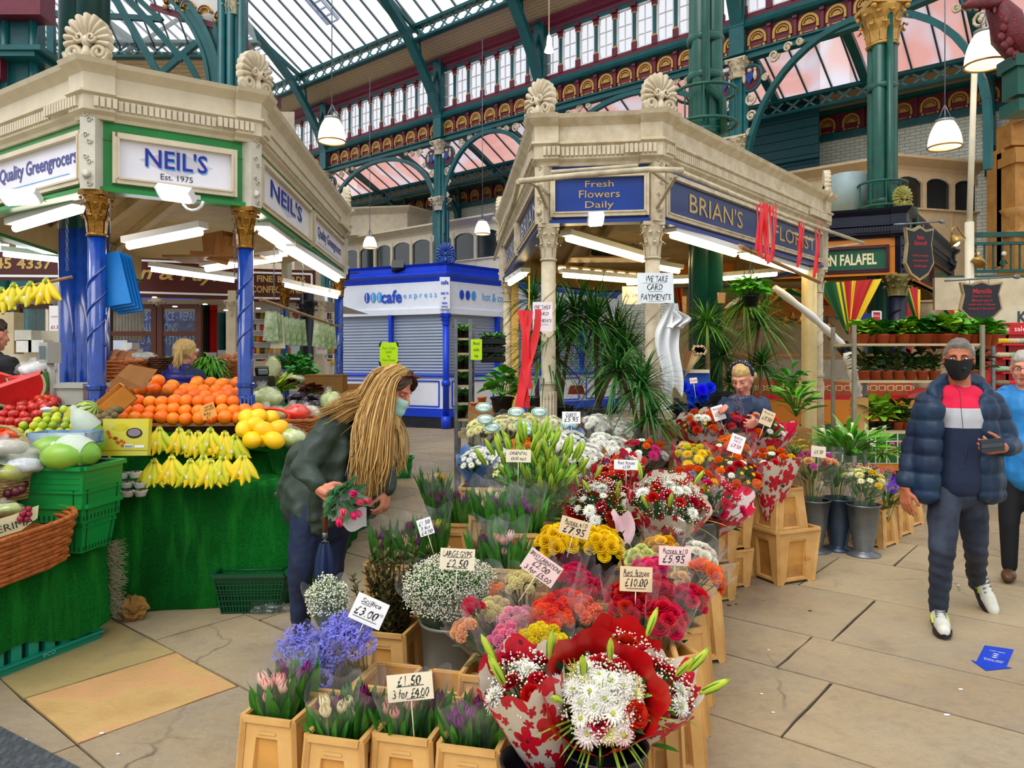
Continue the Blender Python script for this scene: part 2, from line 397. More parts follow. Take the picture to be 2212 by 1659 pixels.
for k in range(7):
 a=PI*(k+.5)/7;fr.leaf((0,-.02,.2),(cos(a),0,sin(a)),.115,.05,0,3,0,up=(0,-1,0))
fr.box((0,-.02,.19),(.26,.04,.02),0);fr.box((-.17,-.02,.03),(.05,.04,.06),0);fr.box((.17,-.02,.03),(.05,.04,.06),0);fr.box((0,-.015,.03),(.2,.02,.02),0)
fr.box((.3,-.03,.25),(.07,.06,.5),1);fr.box((.3,-.05,.42),(.10,.1,.06),1)
friezem=fr.mesh('frieze_arch',[gold,maroon])
def along(path,step,off0=0.0):
 out=[];acc=off0
 for a,b in zip(path,path[1:]):
  a=V(*a,0);b=V(*b,0);L=(b-a).length;d=(b-a)/L
  while acc<L:out.append((a+d*acc,math.atan2(d.y,d.x)));acc+=step
  acc-=L
 return out
wi=0
for i,(p,ang) in enumerate(along(wallpath,.595,.3)):
 if i<8:continue
 u=(p-W1).dot(U);near=any(abs(u-c)<.2 for c in (-6.12,0,4.15,10.04))
 o=OB(friezem,'frieze_arch',[],trim1,loc=(p.x,p.y,8.9));o.rotation_euler.z=ang
 if p.y>15.6:
  nn=V(sin(ang),-cos(ang),0)
  if not near:
   r=wproto if wi==0 else CP(wproto,(0,0,0));wi+=1;r.name='window_%d'%wi;r.location=(p.x,p.y,9.76);r.rotation_euler=(0,0,ang)
  d=V(cos(ang),sin(ang),0)*.2975;o=OB(colonnette,'colonnette',[],trim1,loc=(p.x+d.x,p.y+d.y,9.72));o.rotation_euler.z=ang
def capital(mb,c,r,h,m=0,flut=8):
 """leafy capital: bell with two rings of curling leaves and a square abacus"""
 c=Vector(c);mb.lathe([(r*1.12,0),(r*1.2,.04*h),(r*1.02,.08*h),(r*1.05,.5*h),(r*1.45,.86*h),(r*1.5,.9*h)],16,c,m)
 for ring,(z0,L,k) in enumerate(((.08*h,.42*h,flut),(.32*h,.45*h,flut))):
  for i in range(k):
   a=2*PI*(i+.5*ring)/k;d=V(cos(a),sin(a),0);b=c+d*r*1.06+V(0,0,z0)
   s=V(-sin(a),cos(a),0)*r*.32;q=[b,b+d*r*.12+Z*L*.6,b+d*r*.42+Z*L*.95,b+d*r*.6+Z*L*.8]
   for (p0,p1),(w0,w1) in zip(zip(q,q[1:]),((1,1.1),(1.1,.8),(.8,.2))):mb.poly([p0-s*w0,p0+s*w0,p1+s*w1,p1-s*w1],m)
   mb.ball(q[3]+Z*.02*h,r*.13,6,4,m)
 for i in range(4):
  a=PI/4+i*PI/2;mb.ball(c+V(cos(a),sin(a),0)*r*1.75+Z*.84*h,r*.22,7,5,m)
 mb.box(c+Z*.95*h,(r*2.9,r*2.9,.1*h),m)
def arcade_column(u,n,p=None,ang=None,full=True):
 b=Wp(u,0) if p is None else p;root=OB(MB(),'pillar_%d'%n,[]) if False else RT('pillar_%d'%n,None,None,b,math.atan2(U.y,U.x) if ang is None else ang);root['kind']='structure'
 a=MB();a.lathe([(.17,0),(.17,8.3)],14,m=0);a.box((0,0,4.2),(.24,.3,8.2))
 for x in (-.17,.17):a.lathe([(.07,0),(.07,8.3)],8,(x,-.06,0))
 a.box((.42,-.1,3.2),(.06,.06,6.4));a.box((0,-.02,10.1),(.36,.34,2.6));OB(a,'shaft',teal,root)
 c=MB();capital(c,(0,-.04,8.25),.17,.45);OB(c,'capital',cream2,root);c=MB();capital(c,(0,-.04,6.45),.19,.42);OB(c,'collar_capital',cream2,root)
 if full:
  g=MB();pts=[(-.2,8.7),(.1,9.5),(.42,10.2),(.857,10.87),(1.54,11.75),(2.33,12.45),(3.4,13.2),(4.6,13.9),(6.2,14.6),(8,15.3)]
  q=[V(0,-t,z) for t,z in pts]
  for a_,b_ in zip(q,q[1:]):g.bar(a_,b_,.16,.3,up=(1,0,0));
  ch=[V(0,-t,11.42+.5*t) for t in (0,1,2,3.2,4.4,5.6,8)]
  for a_,b_ in zip(ch,ch[1:]):g.bar(a_,b_,.12,.1,up=(1,0,0))
  for k,j in ((2,0),(3,0),(3,1),(4,1),(5,2)):g.bar(q[k],ch[j],.06,.06)
  g.bar(V(0,-.1,9.9),V(0,-.1,11.3),.1,.1);OB(g,'roof_rib',teal,root)
 return root
for n,u in enumerate((-12.2,-6.12,0,4.15,10.04)):arcade_column(u,n+1)
# arches between the columns, with roundels and scrollwork
def spiral(mb,c,x,y,r,t,n=14,m=0,turn=1.6,s=1,w=None):
 pts=[]
 for k in range(n+1):
  q=k/n;a=s*q*turn*2*PI;rr=r*(1-q*.85);pts.append(Vector(c)+Vector(x)*(rr*cos(a))+Vector(y)*(rr*sin(a)))
 mb.tube(pts,t,5,m,False)
def arcade_arch(p0,p1,n,za=6.6,zb=8.6,front=.05,col=teal,sc=True):
 mid=(p0+p1)/2;d=(p1-p0);L=d.length;d/=L;nn=V(d.y,-d.x,0);root=RT('trim_%d'%n,None,None,mid);root['kind']='structure'
 a=MB();hw=L/2-.22;K=24
 pts=[mid+d*(hw*cos(PI*k/K))+Z*(za+(zb-za)*sin(PI*k/K)) for k in range(K+1)]
 for x,y in zip(pts,pts[1:]):a.bar(x+nn*front,y+nn*front,.12,.12,up=nn)
 for sgn in (-1,1):a.bar(mid+d*sgn*hw+Z*(za-.9)+nn*front,mid+d*sgn*hw+Z*za+nn*front,.12,.12,up=nn)
 OB(a,'arch_ring',col,root,world=True)
 if not sc:return root
 for sgn in (-1,1):
  rc=mid+d*sgn*(hw-.13)+Z*(zb-.42)+nn*front;a=MB();rr=.3
  ring=[rc+d*rr*cos(2*PI*k/18)+Z*rr*sin(2*PI*k/18) for k in range(19)];a.tube(ring,.035,6,0,False)
  a.lathe([(.0,0),(.27,0),(.27,.02),(0,.02)],16,rc,1,False,False,X=Matrix((d,Z,nn)).transposed())
  sh=[(-.09,.12),(.09,.12),(.09,-.02),(0,-.14),(-.09,-.02)];a.prism(sh,rc+nn*.02,d,Z,nn,.03,2)
  for q in (-1,1):
   a.ball(rc+d*q*.15+nn*.04+Z*.02,(.05,.04,.12),7,5,3);a.ball(rc+d*q*.15+nn*.04+Z*.16,.04,6,4,3)
  a.ball(rc+nn*.04+Z*.17,(.06,.04,.05),7,5,3)
  OB(a,'roundel_shield',[col,maroond,bluep,cream2],root,world=True)
  a=MB()
  for (x,z,r,s) in ((hw-.12,-1.0,.16,1),(hw-.14,-1.4,.13,-1),(hw-.10,-1.75,.10,1),(hw-.75,-.2,.15,1),(hw-1.1,-.13,.11,-1),(hw-1.4,-.1,.09,1),(hw-.52,-.62,.09,-1)):
   spiral(a,mid+d*sgn*x+Z*(zb+z+.1)+nn*front,d,Z,r,.03,14,0,1.5,s*sgn)
   a.ball(mid+d*sgn*x+Z*(zb+z+.1)+nn*front,r*.28,6,4,0)
  OB(a,'scrollwork',cream2,root,world=True)
 return root
us=[-12.2,-6.12,0,4.15,10.04]
for k,(a,b) in enumerate(zip(us,us[1:])):arcade_arch(Wp(a,0),Wp(b,0),k+10)
arcade_arch(Wp(10.04,0),V(8.62,13.0,0),14,5.9,8.6)
# plank soffit, purlin girder, glazed roof
def uvquad(mb,a,b,c,d,su,sv,m=0):
 ids=[mb.add(p,uv) for p,uv in ((a,(0,0)),(b,(su,0)),(c,(su,sv)),(d,(0,sv)))];mb.face(ids,m)
mb=MB();uvquad(mb,Wp(-18,11.36),Wp(16,11.36),Wp(16,11.72,1.05),Wp(-18,11.72,1.05),34,1.2);structure(mb,'ceiling_planks',[plankm])
def girder(pa,pb,name,h=.42,w=.1,step=.5,mat=teal):
 root=RT(name,None,None,pa);root['kind']='structure';a=MB();d=(pb-pa);L=d.length;d/=L
 for z,ww,hh in ((0,.22,.07),(h,.26,.09)):a.bar(pa+Z*z,pb+Z*z,ww,hh,up=(0,0,1))
 OB(a,'flanges',mat,root,world=True);a=MB();k=int(L/step)
 for i in range(k):
  p=pa+d*(L*i/k);q=pa+d*(L*(i+1)/k);a.bar(p,q+Z*h,.03,.05);a.bar(p+Z*h,q,.03,.05)
 OB(a,'lattice',mt('lattice_grey','#5f8f96',.4),root,world=True);return root
girder(Wp(-18,11.62,1.1),Wp(16,11.62,1.1),'beam_1')
mb=MB();bars=MB();zr=lambda o:12.1+.60*(o-1.1)
for i in range(-30,30):
 u=i*.6;mb.poly([Wp(u,zr(1.1),1.1),Wp(u+.6,zr(1.1),1.1),Wp(u+.6,zr(11),11),Wp(u,zr(11),11)]);bars.bar(Wp(u,zr(1.1),1.1),Wp(u,zr(11),11),.03,.08)
for o in (4.2,7.5):bars.bar(Wp(-18,zr(o)-.05,o),Wp(18,zr(o)-.05,o),.1,.12)
rg=structure(mb,'roof_glazing',[roofg]);OB(bars,'glazing_bars',mt('glazing_bar','#44585c',.5),rg)
for k,(u,o0,o1) in enumerate(((-7.1,2.0,8.0),(-3.0,2.0,9.0),(-.8,4,9))):
 a=MB()
 for s in (-.28,.28):a.bar(Wp(u+s,zr(o0)+.14,o0),Wp(u+s,zr(o1)+.14,o1),.07,.1)
 for i in range(int((o1-o0)/.22)):o=o0+i*.22;a.bar(Wp(u-.28,zr(o)+.14,o),Wp(u+.28,zr(o)+.14,o),.04,.04)
 OB(a,'roof_ladder',mt('ladder_blue','#7f9ccc',.5),origin=Wp(u,zr(o0),o0),label=('pale blue roof ladder lying on the glass above the wider lamp','pale blue roof ladder on the glass, middle one of three','pale blue roof ladder highest up the glazed roof')[k],cat='ladder')
# lean-to roof behind the arcade: glazed slope, girder, plank soffit, frieze, glazed brick wall
girder(Wp(-18,8.05,-2.5),Wp(22,8.05,-2.5),'beam_2',.34,.1,.42)
mb=MB();bars=MB();zq=lambda o:8.45+.5*(o+2.5)
for i in range(-30,37):
 u=i*.6;mb.poly([Wp(u,zq(-2.5),-2.5),Wp(u+.6,zq(-2.5),-2.5),Wp(u+.6,zq(-.2),-.2),Wp(u,zq(-.2),-.2)]);bars.bar(Wp(u,zq(-2.5),-2.5),Wp(u,zq(-.2),-.2),.035,.07)
rg=structure(mb,'roof_aisle_glazing',[aisleg]);OB(bars,'glazing_bars',MC['glazing_bar'],rg)
mb=MB();uvquad(mb,Wp(-18,8.38,-4.0),Wp(22,8.38,-4.0),Wp(22,8.42,-2.5),Wp(-18,8.42,-2.5),40,1.5);structure(mb,'ceiling_aisle_planks',[plankm])
mb=MB();fw=[tuple(Wp(-18,0,-4)[:2]),tuple(Wp(22,0,-4)[:2])]
sweep(mb,fw,[(-.1,7.72),(.0,7.72),(0,8.38),(-.1,8.38)],False,1);sweep(mb,fw,[(0,7.55),(.12,7.55),(.12,7.72),(0,7.74)],False,0);sweep(mb,fw,[(0,8.25),(.1,8.3),(.1,8.38),(0,8.38)],False,0)
trim2=structure(mb,'trim_2',[teal,maroon])
for i,(p,ang) in enumerate(along(fw,.62,.3)):
 if 14<i<62:o=OB(friezem,'frieze_arch',[],trim2,loc=(p.x,p.y,7.76));o.rotation_euler.z=ang
mb=MB();uvquad(mb,Wp(-18,0,-4.0),Wp(22,0,-4.0),Wp(22,7.6,-4.0),Wp(-18,7.6,-4.0),40,7.6);structure(mb,'wall_back',[brickw])
for k,u in enumerate((-9.2,-6.1,-3,0,2,4.2,7.1,10,12.2,14.6)):
 a=MB();pts=[(-3.95,6.5),(-3.8,7.4),(-3.3,8.0),(-2.6,8.35),(-1.6,8.8),(-.5,9.2)]
 q=[Wp(u,z,o) for o,z in pts]
 for x,y in zip(q,q[1:]):a.bar(x,y,.2,.13,up=N)
 a.bar(q[0],Wp(u,8.4,-3.9),.14,.1);a.bar(q[2],Wp(u,8.1,-3.9),.06,.06);a.bar(Wp(u,6.0,-3.9),Wp(u,6.7,-3.9),.2,.2);structure(a,'beam_%d'%(k+3),[teal])
# red brick building behind the aisle glass, whose own colour carries the pink and pale sky
mb=MB()
for x0,x1,z in ((-16,-4,10.8),(-2.5,8.5,11.2),(10,22,12.6)):uvquad(mb,Wp(x0,6,-9),Wp(x1,6,-9),Wp(x1,z,-9),Wp(x0,z,-9),(x1-x0),z-6);mb.box(Wp((x0+x1)/2,z-2,-10),(x1-x0,1.6,9),0,rz=math.atan2(U.y,U.x))
OB(mb,'brick_building',brickr,label='red brick building outside, seen as pink through the aisle roof glass',cat='building')
# teal boarding and the upper galleries
mb=MB()
for i in range(16):z=4.6+i*.24;mb.box(Wp(8.8,z,-2.9)+Z*.11,(4.3,.08,.225),rz=math.atan2(U.y,U.x))
mb.box(Wp(8.8,6.9,-2.8),(4.35,.12,.1),rz=math.atan2(U.y,U.x));mb.box(Wp(6.7,6.5,-2.8),(.12,.14,3.8),rz=math.atan2(U.y,U.x));structure(mb,'wall_boarding',[tealb])
def gallery(n,pts,zb,z0,z1,zt,wl,label,col=cream,par=None):
 """cream upper-storey room: boarded base, arched dark windows, moulded eaves"""
 root=RT('upper_room',label,'room',V(*pts[0],0));a=MB()
 sweep(a,pts,[(-.1,zb),(0,zb),(0,z0-.05),(.06,z0-.04),(.06,z0),(-.1,z0)],False,0);sweep(a,pts,[(-.1,z1),(0,z1),(0,zt-.28),(.06,zt-.2),(.3,zt-.06),(.3,zt),(-.1,zt)],False,0)
 OB(a,'walls',col,root,world=True)
 for e,(p,q) in enumerate(zip(pts,pts[1:])):
  p=V(*p,0);q=V(*q,0);L=(q-p).length;d=(q-p)/L;nn=V(d.y,-d.x,0);k=max(1,round(L/wl));w=L/k
  for i in range(k):
   c=p+d*(w*(i+.5));g=MB();H=z1-z0;hw=w/2-.05
   ar=[(-hw,0),(hw,0)]+[(hw*cos(PI*j/10),H-.25+.2*sin(PI*j/10)) for j in range(11)]
   g.prism(ar,c+Z*z0-nn*.04,d,Z,nn,.01,1)
   top=[(hw*cos(PI*j/10),H-.25+.2*sin(PI*j/10)) for j in range(11)]
   for (x0_,y0_),(x1_,y1_) in zip(top,top[1:]):
    g.poly([c+d*x0_+Z*(z0+y0_)+nn*.02,c+d*x0_+Z*(z1+.02)+nn*.02,c+d*x1_+Z*(z1+.02)+nn*.02,c+d*x1_+Z*(z0+y1_)+nn*.02],0)
   for s in (-1,1):g.box(c+d*s*(w/2-.02)+Z*(z0+H/2),(.07,.09,H),0,rz=math.atan2(d.y,d.x))
   g.box(c+d*(w/2)+Z*((zb+z0)/2)+nn*.012,(.02,.02,z0-zb),0,rz=math.atan2(d.y,d.x))
   OB(g,'window_bay',[col,darkg],root,world=True)
 return root
gallery(1,[(6.6,19.2),(8.9,17.25),(11.3,17.9)],3.0,5.2,5.98,6.35,.78,'cream boarded upper room with arched dark windows, right of the green pipe column',mt('cream_warm','#d6bb93',.5,var=.08))
g0=gallery(2,[(-6.6,29.0),(-4.4,27.2),(-.4,23.9)],3.0,5.0,5.95,6.35,.95,'cream upper room with a row of arched windows behind the blue cafe')
a=MB();sweep(a,[(-6.9,29.4),(-6.2,28.0),(-3.9,27.6),(-3.2,28.6)],[(-.1,6.35),(0,6.35),(0,7.1),(.05,7.15),(.25,7.3),(.25,7.36),(-.1,7.36)],False);OB(a,'clerestory_bay',cream,g0,world=True)
# far end of the market: pale hall behind the stalls so that gaps read as building, not sky
mb=MB();uvquad(mb,V(-26,30,0),V(-7,34,0),V(-7,34,6.5),V(-26,30,6.5),20,6.5);structure(mb,'wall_left',[cream])
# terracotta front, balcony rail and shop at the far right
mb=MB();
mb.box((12.6,16.6,5.0),(3.6,.5,2.6),0);mb.box((11.05,16.2,3.9),(.5,.6,4.6),0);mb.lathe([(.34,0),(.3,.1),(.24,.16),(.26,.4),(.4,.6)],12,(11.05,16.1,4.3),0)
gp=[(0,0),(0,.5),(.35,.62),(.6,.95),(1.1,1.25),(1.9,1.35),(1.9,0)];mb.prism(gp,(10.85,16.1,6.3),(1,0,0),(0,0,1),(0,1,0),.5,0)
for (x,z),(x2,z2) in zip(gp[1:],gp[2:-1]):mb.bar((10.85+x,16.0,6.3+z),(10.85+x2,16.0,6.3+z2),.3,.12)
spiral(mb,(11.9,16.0,6.75),(1,0,0),(0,0,1),.28,.05);mb.box((12.6,16.1,5.95),(3.7,.6,.2),0)
structure(mb,'wall_terracotta',[terra])
a=MB();a.box((11.9,15.6,4.75),(1.5,.15,.5),0);a.box((11.9,15.52,4.7),(1.5,.02,.3),1);OB(a,'shop_sign',[white,mt('sign_green','#17b98f',.4,var=0)],origin=(11.9,15.6,4.75),label='white and mint green sign fixed to the terracotta front',cat='sign')
root=RT('balcony_rail','dark green cast iron balcony railing with round rosettes below the terracotta front','railing',(10.6,14.9,3.2));a=MB()
x0,x1=9.4,13.5;yy=lambda x:15.3-.1*(x-9.4)
for z,h in ((3.1,.3),(3.45,.06),(4.02,.06),(4.2,.1)):a.bar(V(x0,yy(x0),z),V(x1,yy(x1),z),.16 if h>.2 else .1,h)
OB(a,'rails',tealg,root,world=True);a=MB()
for i in range(24):
 x=x0+i*.17;a.bar(V(x,yy(x),3.45),V(x,yy(x),4.0),.03,.03)
 if i%3==1:
  a.lathe([(.0,0),(.05,0),(.05,.03),(0,.04)],10,(x,yy(x)-.04,3.8),1,X=Matrix.Rotation(PI/2,3,'X'));spiral(a,(x,yy(x)-.03,3.6),(1,0,0),(0,0,1),.09,.015,10)
OB(a,'balusters',[tealg,cream],root,world=True)
# ---------------------------------------------------------------- crossing arch at the left
def crossing():
 y=15.5;c=P(250,200,y);root=RT('trim_20',None,None,(c.x,y,0));root['kind']='structure'
 a=MB();K=48
 def E(q,e,dy):t=PI*1.1*q-.16;return V(c.x+(1.98+e)*cos(t)-.25*max(0,sin(t))**2,y+dy,c.z+(2.5+e)*sin(t))
 for e0,e1,y0,y1 in ((0,.26,-.1,.1),(.2,.3,-.17,.1),(-.02,.05,-.15,.1)):
  for k in range(K):
   p,q=k/K,(k+1)/K
   a.poly([E(p,e0,y0),E(p,e1,y0),E(q,e1,y0),E(q,e0,y0)],0,True);a.poly([E(p,e0,y0),E(q,e0,y0),E(q,e0,y1),E(p,e0,y1)],0,True);a.poly([E(p,e1,y0),E(q,e1,y0),E(q,e1,y1),E(p,e1,y1)],0,True)
 OB(a,'arch_ring',teal,root,world=True)
 a=MB();x1=P(512,0,y).x;x0=P(-60,0,y).x
 for k in range(K):
  for q0,q1 in ((k/K,(k+1)/K),):
   p=E(q0,.2,.12);q=E(q1,.2,.12);xe=x1 if q0<.5 else x0
   a.poly([p,q,V(xe,q.y,q.z),V(xe,p.y,p.z)],1)
 for i in range(5):
  px=340+i*36;py=2+i*10.5;p=P(px,py,y);a.M=Matrix.Translation(p);arcband(a,.09,.155,0,-.16,-.02,3,10);arcband(a,.12,.133,0,-.18,-.02,2,8)
  for j in range(5):an=PI*(j+.5)/5;a.leaf((0,-.1,0),(cos(an),0,sin(an)),.09,.05,0,3,3,up=(0,-1,0))
  a.M=None;zt_=P(px+18,py+10,y).z;zl=P(0,(22,45,95,150,190)[i],y).z
  a.box((P(px+18,0,y).x,y+.02,(zt_+zl)/2),(.09,.12,zt_-zl),0);a.ball(P(px+18,py+12,y-.1),.05,7,5,3)
 a.bar(P(325,14,y),P(484,62,y),.12,.05,2,up=(0,1,0))
 OB(a,'spandrel',[teal,mt('siding_white','#dcdcd6',.5,var=.06),maroon,gold],root,world=True)
 # clustered piers left and right of the arch
 for nm,px,w in (('pillar_20',508,.4),('pillar_21',28,1.1)):
  b=P(px,HZ,y-.1);b.z=0;q=RT(nm,None,None,b);q['kind']='structure';a=MB();a.box((0,0,6),(w,.4,12))
  for x in (-w/2,-.02,w/2):a.lathe([(.09,0),(.09,12)],8,(x,-.2,0))
  zc=CH+(HZ-150)/F*y;
  if w>1:
   a.box((0,-.1,CH+(HZ-142)/F*y),(w+.5,.9,.12));a.box((.05,-.1,CH+(HZ-132)/F*y),(w+.7,1.0,.1));a.box((.3,-.28,CH+(HZ-15)/F*y),(w+.1,.5,.9),1);a.box((-.3,-.3,CH+(HZ-165)/F*y),(.7,.3,.5),1)
  OB(a,'shaft',[teal,maroon],q);c2=MB();capital(c2,(0 if w<1 else .35,-.12,CH+(HZ-46)/F*y),.14,.42);OB(c2,'capital',cream2,q)
 # the nave beyond: bright glazing over plank soffit with iron trusses
 yb=21.0;z1=P(0,112,yb).z;z0=P(0,190,yb).z;xL=P(-40,0,yb).x;xR=P(560,0,yb).x
 a=MB();uvquad(a,V(xL,yb+1.6,z0-.15),V(xR,yb+1.6,z0-.15),V(xR,yb,z1),V(xL,yb,z1),8,1.8);structure(a,'ceiling_nave_planks',[plankm])
 a=MB();g=MB()
 for i in range(16):
  x=xL+(xR-xL)*i/16;w_=(xR-xL)/16;a.poly([V(x,yb,z1+.1),V(x+w_,yb,z1+.1),V(x+w_,yb-5,z1+4),V(x,yb-5,z1+4)]);g.bar(V(x,yb,z1+.1),V(x,yb-5,z1+4),.03,.05)
 o=structure(a,'roof_nave_glazing',[roofg]);OB(g,'glazing_bars',MC['glazing_bar'],o)
 girder(V(xL,yb,z1-.15),V(xR,yb,z1-.15),'beam_20',.4)
 a=MB()
 for pa,pb in (((245,-10),(345,165)),((270,-10),(352,80)),((352,80),(395,130)),((330,175),(425,92)),((395,115),(430,175)),((110,20),(112,150)),((60,85),(135,150)),((232,35),(350,42)),((60,25),(135,32)),((350,45),(285,-15)),((150,160),(60,105))):
  a.bar(P(pa[0],pa[1],yb-1.2),P(pb[0],pb[1],yb-1.2),.11+ru(0,.03),.13+ru(0,.06))
 pts=[P(60+i*28,178-26*sin(PI*i/13)+0,yb-.8) for i in range(14)];a.tube(pts,.04,6,0,False);structure(a,'beam_21',[teal])
 a=MB();uvquad(a,V(xL,yb+1.7,0),V(xR+.5,yb+1.7,0),V(xR+.5,yb+1.7,z0-.1),V(xL,yb+1.7,z0-.1),9,8);a.box(((xL+xR)/2,yb+1.6,z0-.45),(xR-xL,.1,.55),1);structure(a,'wall_nave',[cream,maroon])
 # receding side panels between arch pier and roof
 a=MB();
 for i in range(8):
  p=P(520+i*7,70+i*14,16+i*.7);q=P(520+i*7,178+i*4,16+i*.7);a.bar(p,q,.10,.12,0)
  p2=P(523+i*7,78+i*14,16.2+i*.7);q2=P(523+i*7,176+i*4,16.2+i*.7);a.bar(p2,q2,.14,.03,1);a.ball(p,.09,6,4,2)
 a.bar(P(515,70,16.1),P(580,180,22),.14,.2,3);a.bar(P(515,180,16),P(600,225,22),.2,.3,3);structure(a,'trim_21',[teal,white,gold,maroon])
crossing()
# ---------------------------------------------------------------- free-standing cluster columns
def cluster_column(name,px,d,r,z0,z1,mats,label=None,cap=None,pipe=None,rings=()):
 b=P(px,HZ,d);b.z=0;root=RT(name,None,None,b);root['kind']='structure';a=MB()
 for k in range(4):
  an=PI/4+k*PI/2;a.lathe([(r*.55,z0),(r*.55,z1)],14,(r*.5*cos(an),r*.5*sin(an),0))
 for z in rings:a.lathe([(r*1.0,z),(r*1.08,z+.03),(r*1.08,z+.07),(r*1.0,z+.1)],18)
 OB(a,'shaft',mats,root)
 if pipe:a=MB();a.tube(pipe,.045,8);OB(a,'drain_pipe',mats,root)
 if cap is not None:a=MB();capital(a,(0,0,cap),r*.98,.62,0,10);OB(a,'capital',goldb if cap>6 and False else gold,root)
 return root
bcol=cluster_column('pillar_30',183,6.4,.19,0,2.72,[blue])
cluster_column('pillar_31',183,6.4,.19,2.72,8.5,[mt('dark_teal','#0b3e3c',.3,var=.25,vs=4)],rings=(3.6,4.0))
gcol=cluster_column('pillar_32',1524,8.0,.185,0,9,[tealg],pipe=[(-.05,-.2,8),(-.05,-.2,5.2),(-.05,-.22,4.5),(.12,-.22,4.35),(.14,-.2,4.0)],rings=(4.0,4.6,5.0))
rcol=cluster_column('pillar_33',1906,11.0,.2,0,9,[tealg],cap=6.25,pipe=[(.0,-.22,6.9),(.0,-.22,4.2),(.0,-.24,3.95),(.35,-.24,3.8),(.4,-.2,3.5)],rings=(3.9,5.6))
def ringguard(name,p,r,label,h=.35):
 root=RT(name,label,'guard ring',p);a=MB()
 for z in (0,h):a.tube([V(r*cos(2*PI*k/20),r*sin(2*PI*k/20),z) for k in range(21)],.018,6,0,False)
 OB(a,'hoops',tealg,root);a=MB()
 for k in range(10):an=2*PI*k/10;a.bar(V(r*cos(an),r*sin(an),0),V(r*cos(an),r*sin(an),h),.015,.015);a.bar(V(r*cos(an),r*sin(an),0),V(.6*r*cos(an),.6*r*sin(an),0),.015,.015)
 OB(a,'uprights',tealg,root)
ringguard('guard_ring',P(1524,272,8.0),.33,'dark iron guard ring round the clustered column rising from the florist kiosk')
ringguard('guard_ring',P(1906,450,11.0),.33,'green iron guard ring at the foot of the column over the falafel kiosk')
a=MB();a.lathe([(.27,0),(.27,.62),(.24,.64)],18);OB(a,'metal_canister',mt('drum_grey','#8fa3a5',.5),loc=P(1832,468,11.4),label='pale grey metal drum on the roof beside the guard-ringed green column',cat='drum')
# ---------------------------------------------------------------- shell ornament
def shell_bm():
 a=MB();n=11;R=lambda an:.15+.03*sin(an)**2
 def f(u,v):
  an=-.35+(PI+.7)*u;sc=abs(sin(u*n*PI))**.5;rr=.02+v*(R(an)*(.93+.07*sc)-.02)
  return (rr*cos(an),-.012-.03*sc*v**.6-.02*sin(PI*v),.135+rr*sin(an))
 a.grid(f,n*6,6);a.grid(lambda u,v:(f(u,v)[0],.03,f(u,v)[2]),n*6,1);a.grid(lambda u,v:(f(u,1)[0],f(u,1)[1]*(1-v)+.03*v,f(u,1)[2]),n*6,1)
 for s in (-1,1):
  spiral(a,(s*.085,-.03,.055),(s,0,0),(0,0,1),.06,.019,20,0,1.7,-1);a.lathe([(0,-.02),(.06,-.02),(.06,.03),(0,.03)],14,(s*.085,0,.055),X=Matrix.Rotation(PI/2,3,'X'));spiral(a,(s*.04,-.05,.15),(s,0,0),(0,0,1),.035,.011,12,0,1.3,-1)
 a.ball((0,-.03,.13),(.035,.035,.04),8,6);a.lathe([(.03,0),(.045,.03),(.03,.06),(.02,.1)],8,(0,-.03,0));a.box((0,0,.005),(.28,.07,.025))
 return a
SHELL=shell_bm()
def shell(parent,p,ang,mat,s=1.0,me=None):
 o=bpy.data.objects.new('shell_ornament',SHELLM[mat.name]);COL.objects.link(o);o.parent=parent;o.location=p-parent.location;o.rotation_euler=(0,0,ang);o.scale=(s,s,s);return o
SHELLM={}
for m_ in (cream2,goldb,blue,mt('shell_olive','#8e8a3c',.45,var=.2),cream):SHELLM[m_.name]=SHELL.mesh('shell_ornament',[m_])
# ---------------------------------------------------------------- kiosk
COLM={}
def kiosk_column(root,p,r,zt,mc,mcap,zped=1.45,twist=True,label=None):
 key=(mc.name,mcap.name,r,zt)
 if key not in COLM:
  a=MB();a.lathe([(r,0),(r,zt-.3)],16);a.lathe([(r*1.35,0),(r*1.35,.1),(r*1.15,.14)],16)
  for k in range(14):
   an=2*PI*k/14;a.lathe([(r*.16,.6),(r*.16,zped-.1)],5,(r*1.04*cos(an),r*1.04*sin(an),0))
  a.lathe([(r*1.05,zped-.045),(r*1.22,zped-.04),(r*1.22,zped-.015),(r*1.05,zped-.01)],16,sm=False);a.lathe([(r*1.1,.53),(r*1.25,.535),(r*1.25,.57),(r*1.1,.575)],16,sm=False);a.lathe([(r,1.28),(r*1.15,1.3),(r*1.15,1.33),(r,1.35)],16)
  if twist:
   for s in range(2):a.tube([V(r*.97*cos(k*.35+s*PI),r*.97*sin(k*.35+s*PI),1.7+k*.02) for k in range(int((zt-.45-1.7)/.02))],r*.14,5,0,False)
  b=MB();capital(b,(0,0,zt-.3),r,.3,0,8);COLM[key]=(a.mesh('column_shaft',[mc]),b.mesh('capital',[mcap]))
 s=OB(COLM[key][0],'column',[],root);s.location=V(p[0],p[1],0)-root.location
 c=OB(COLM[key][1],'capital',[],s);return s
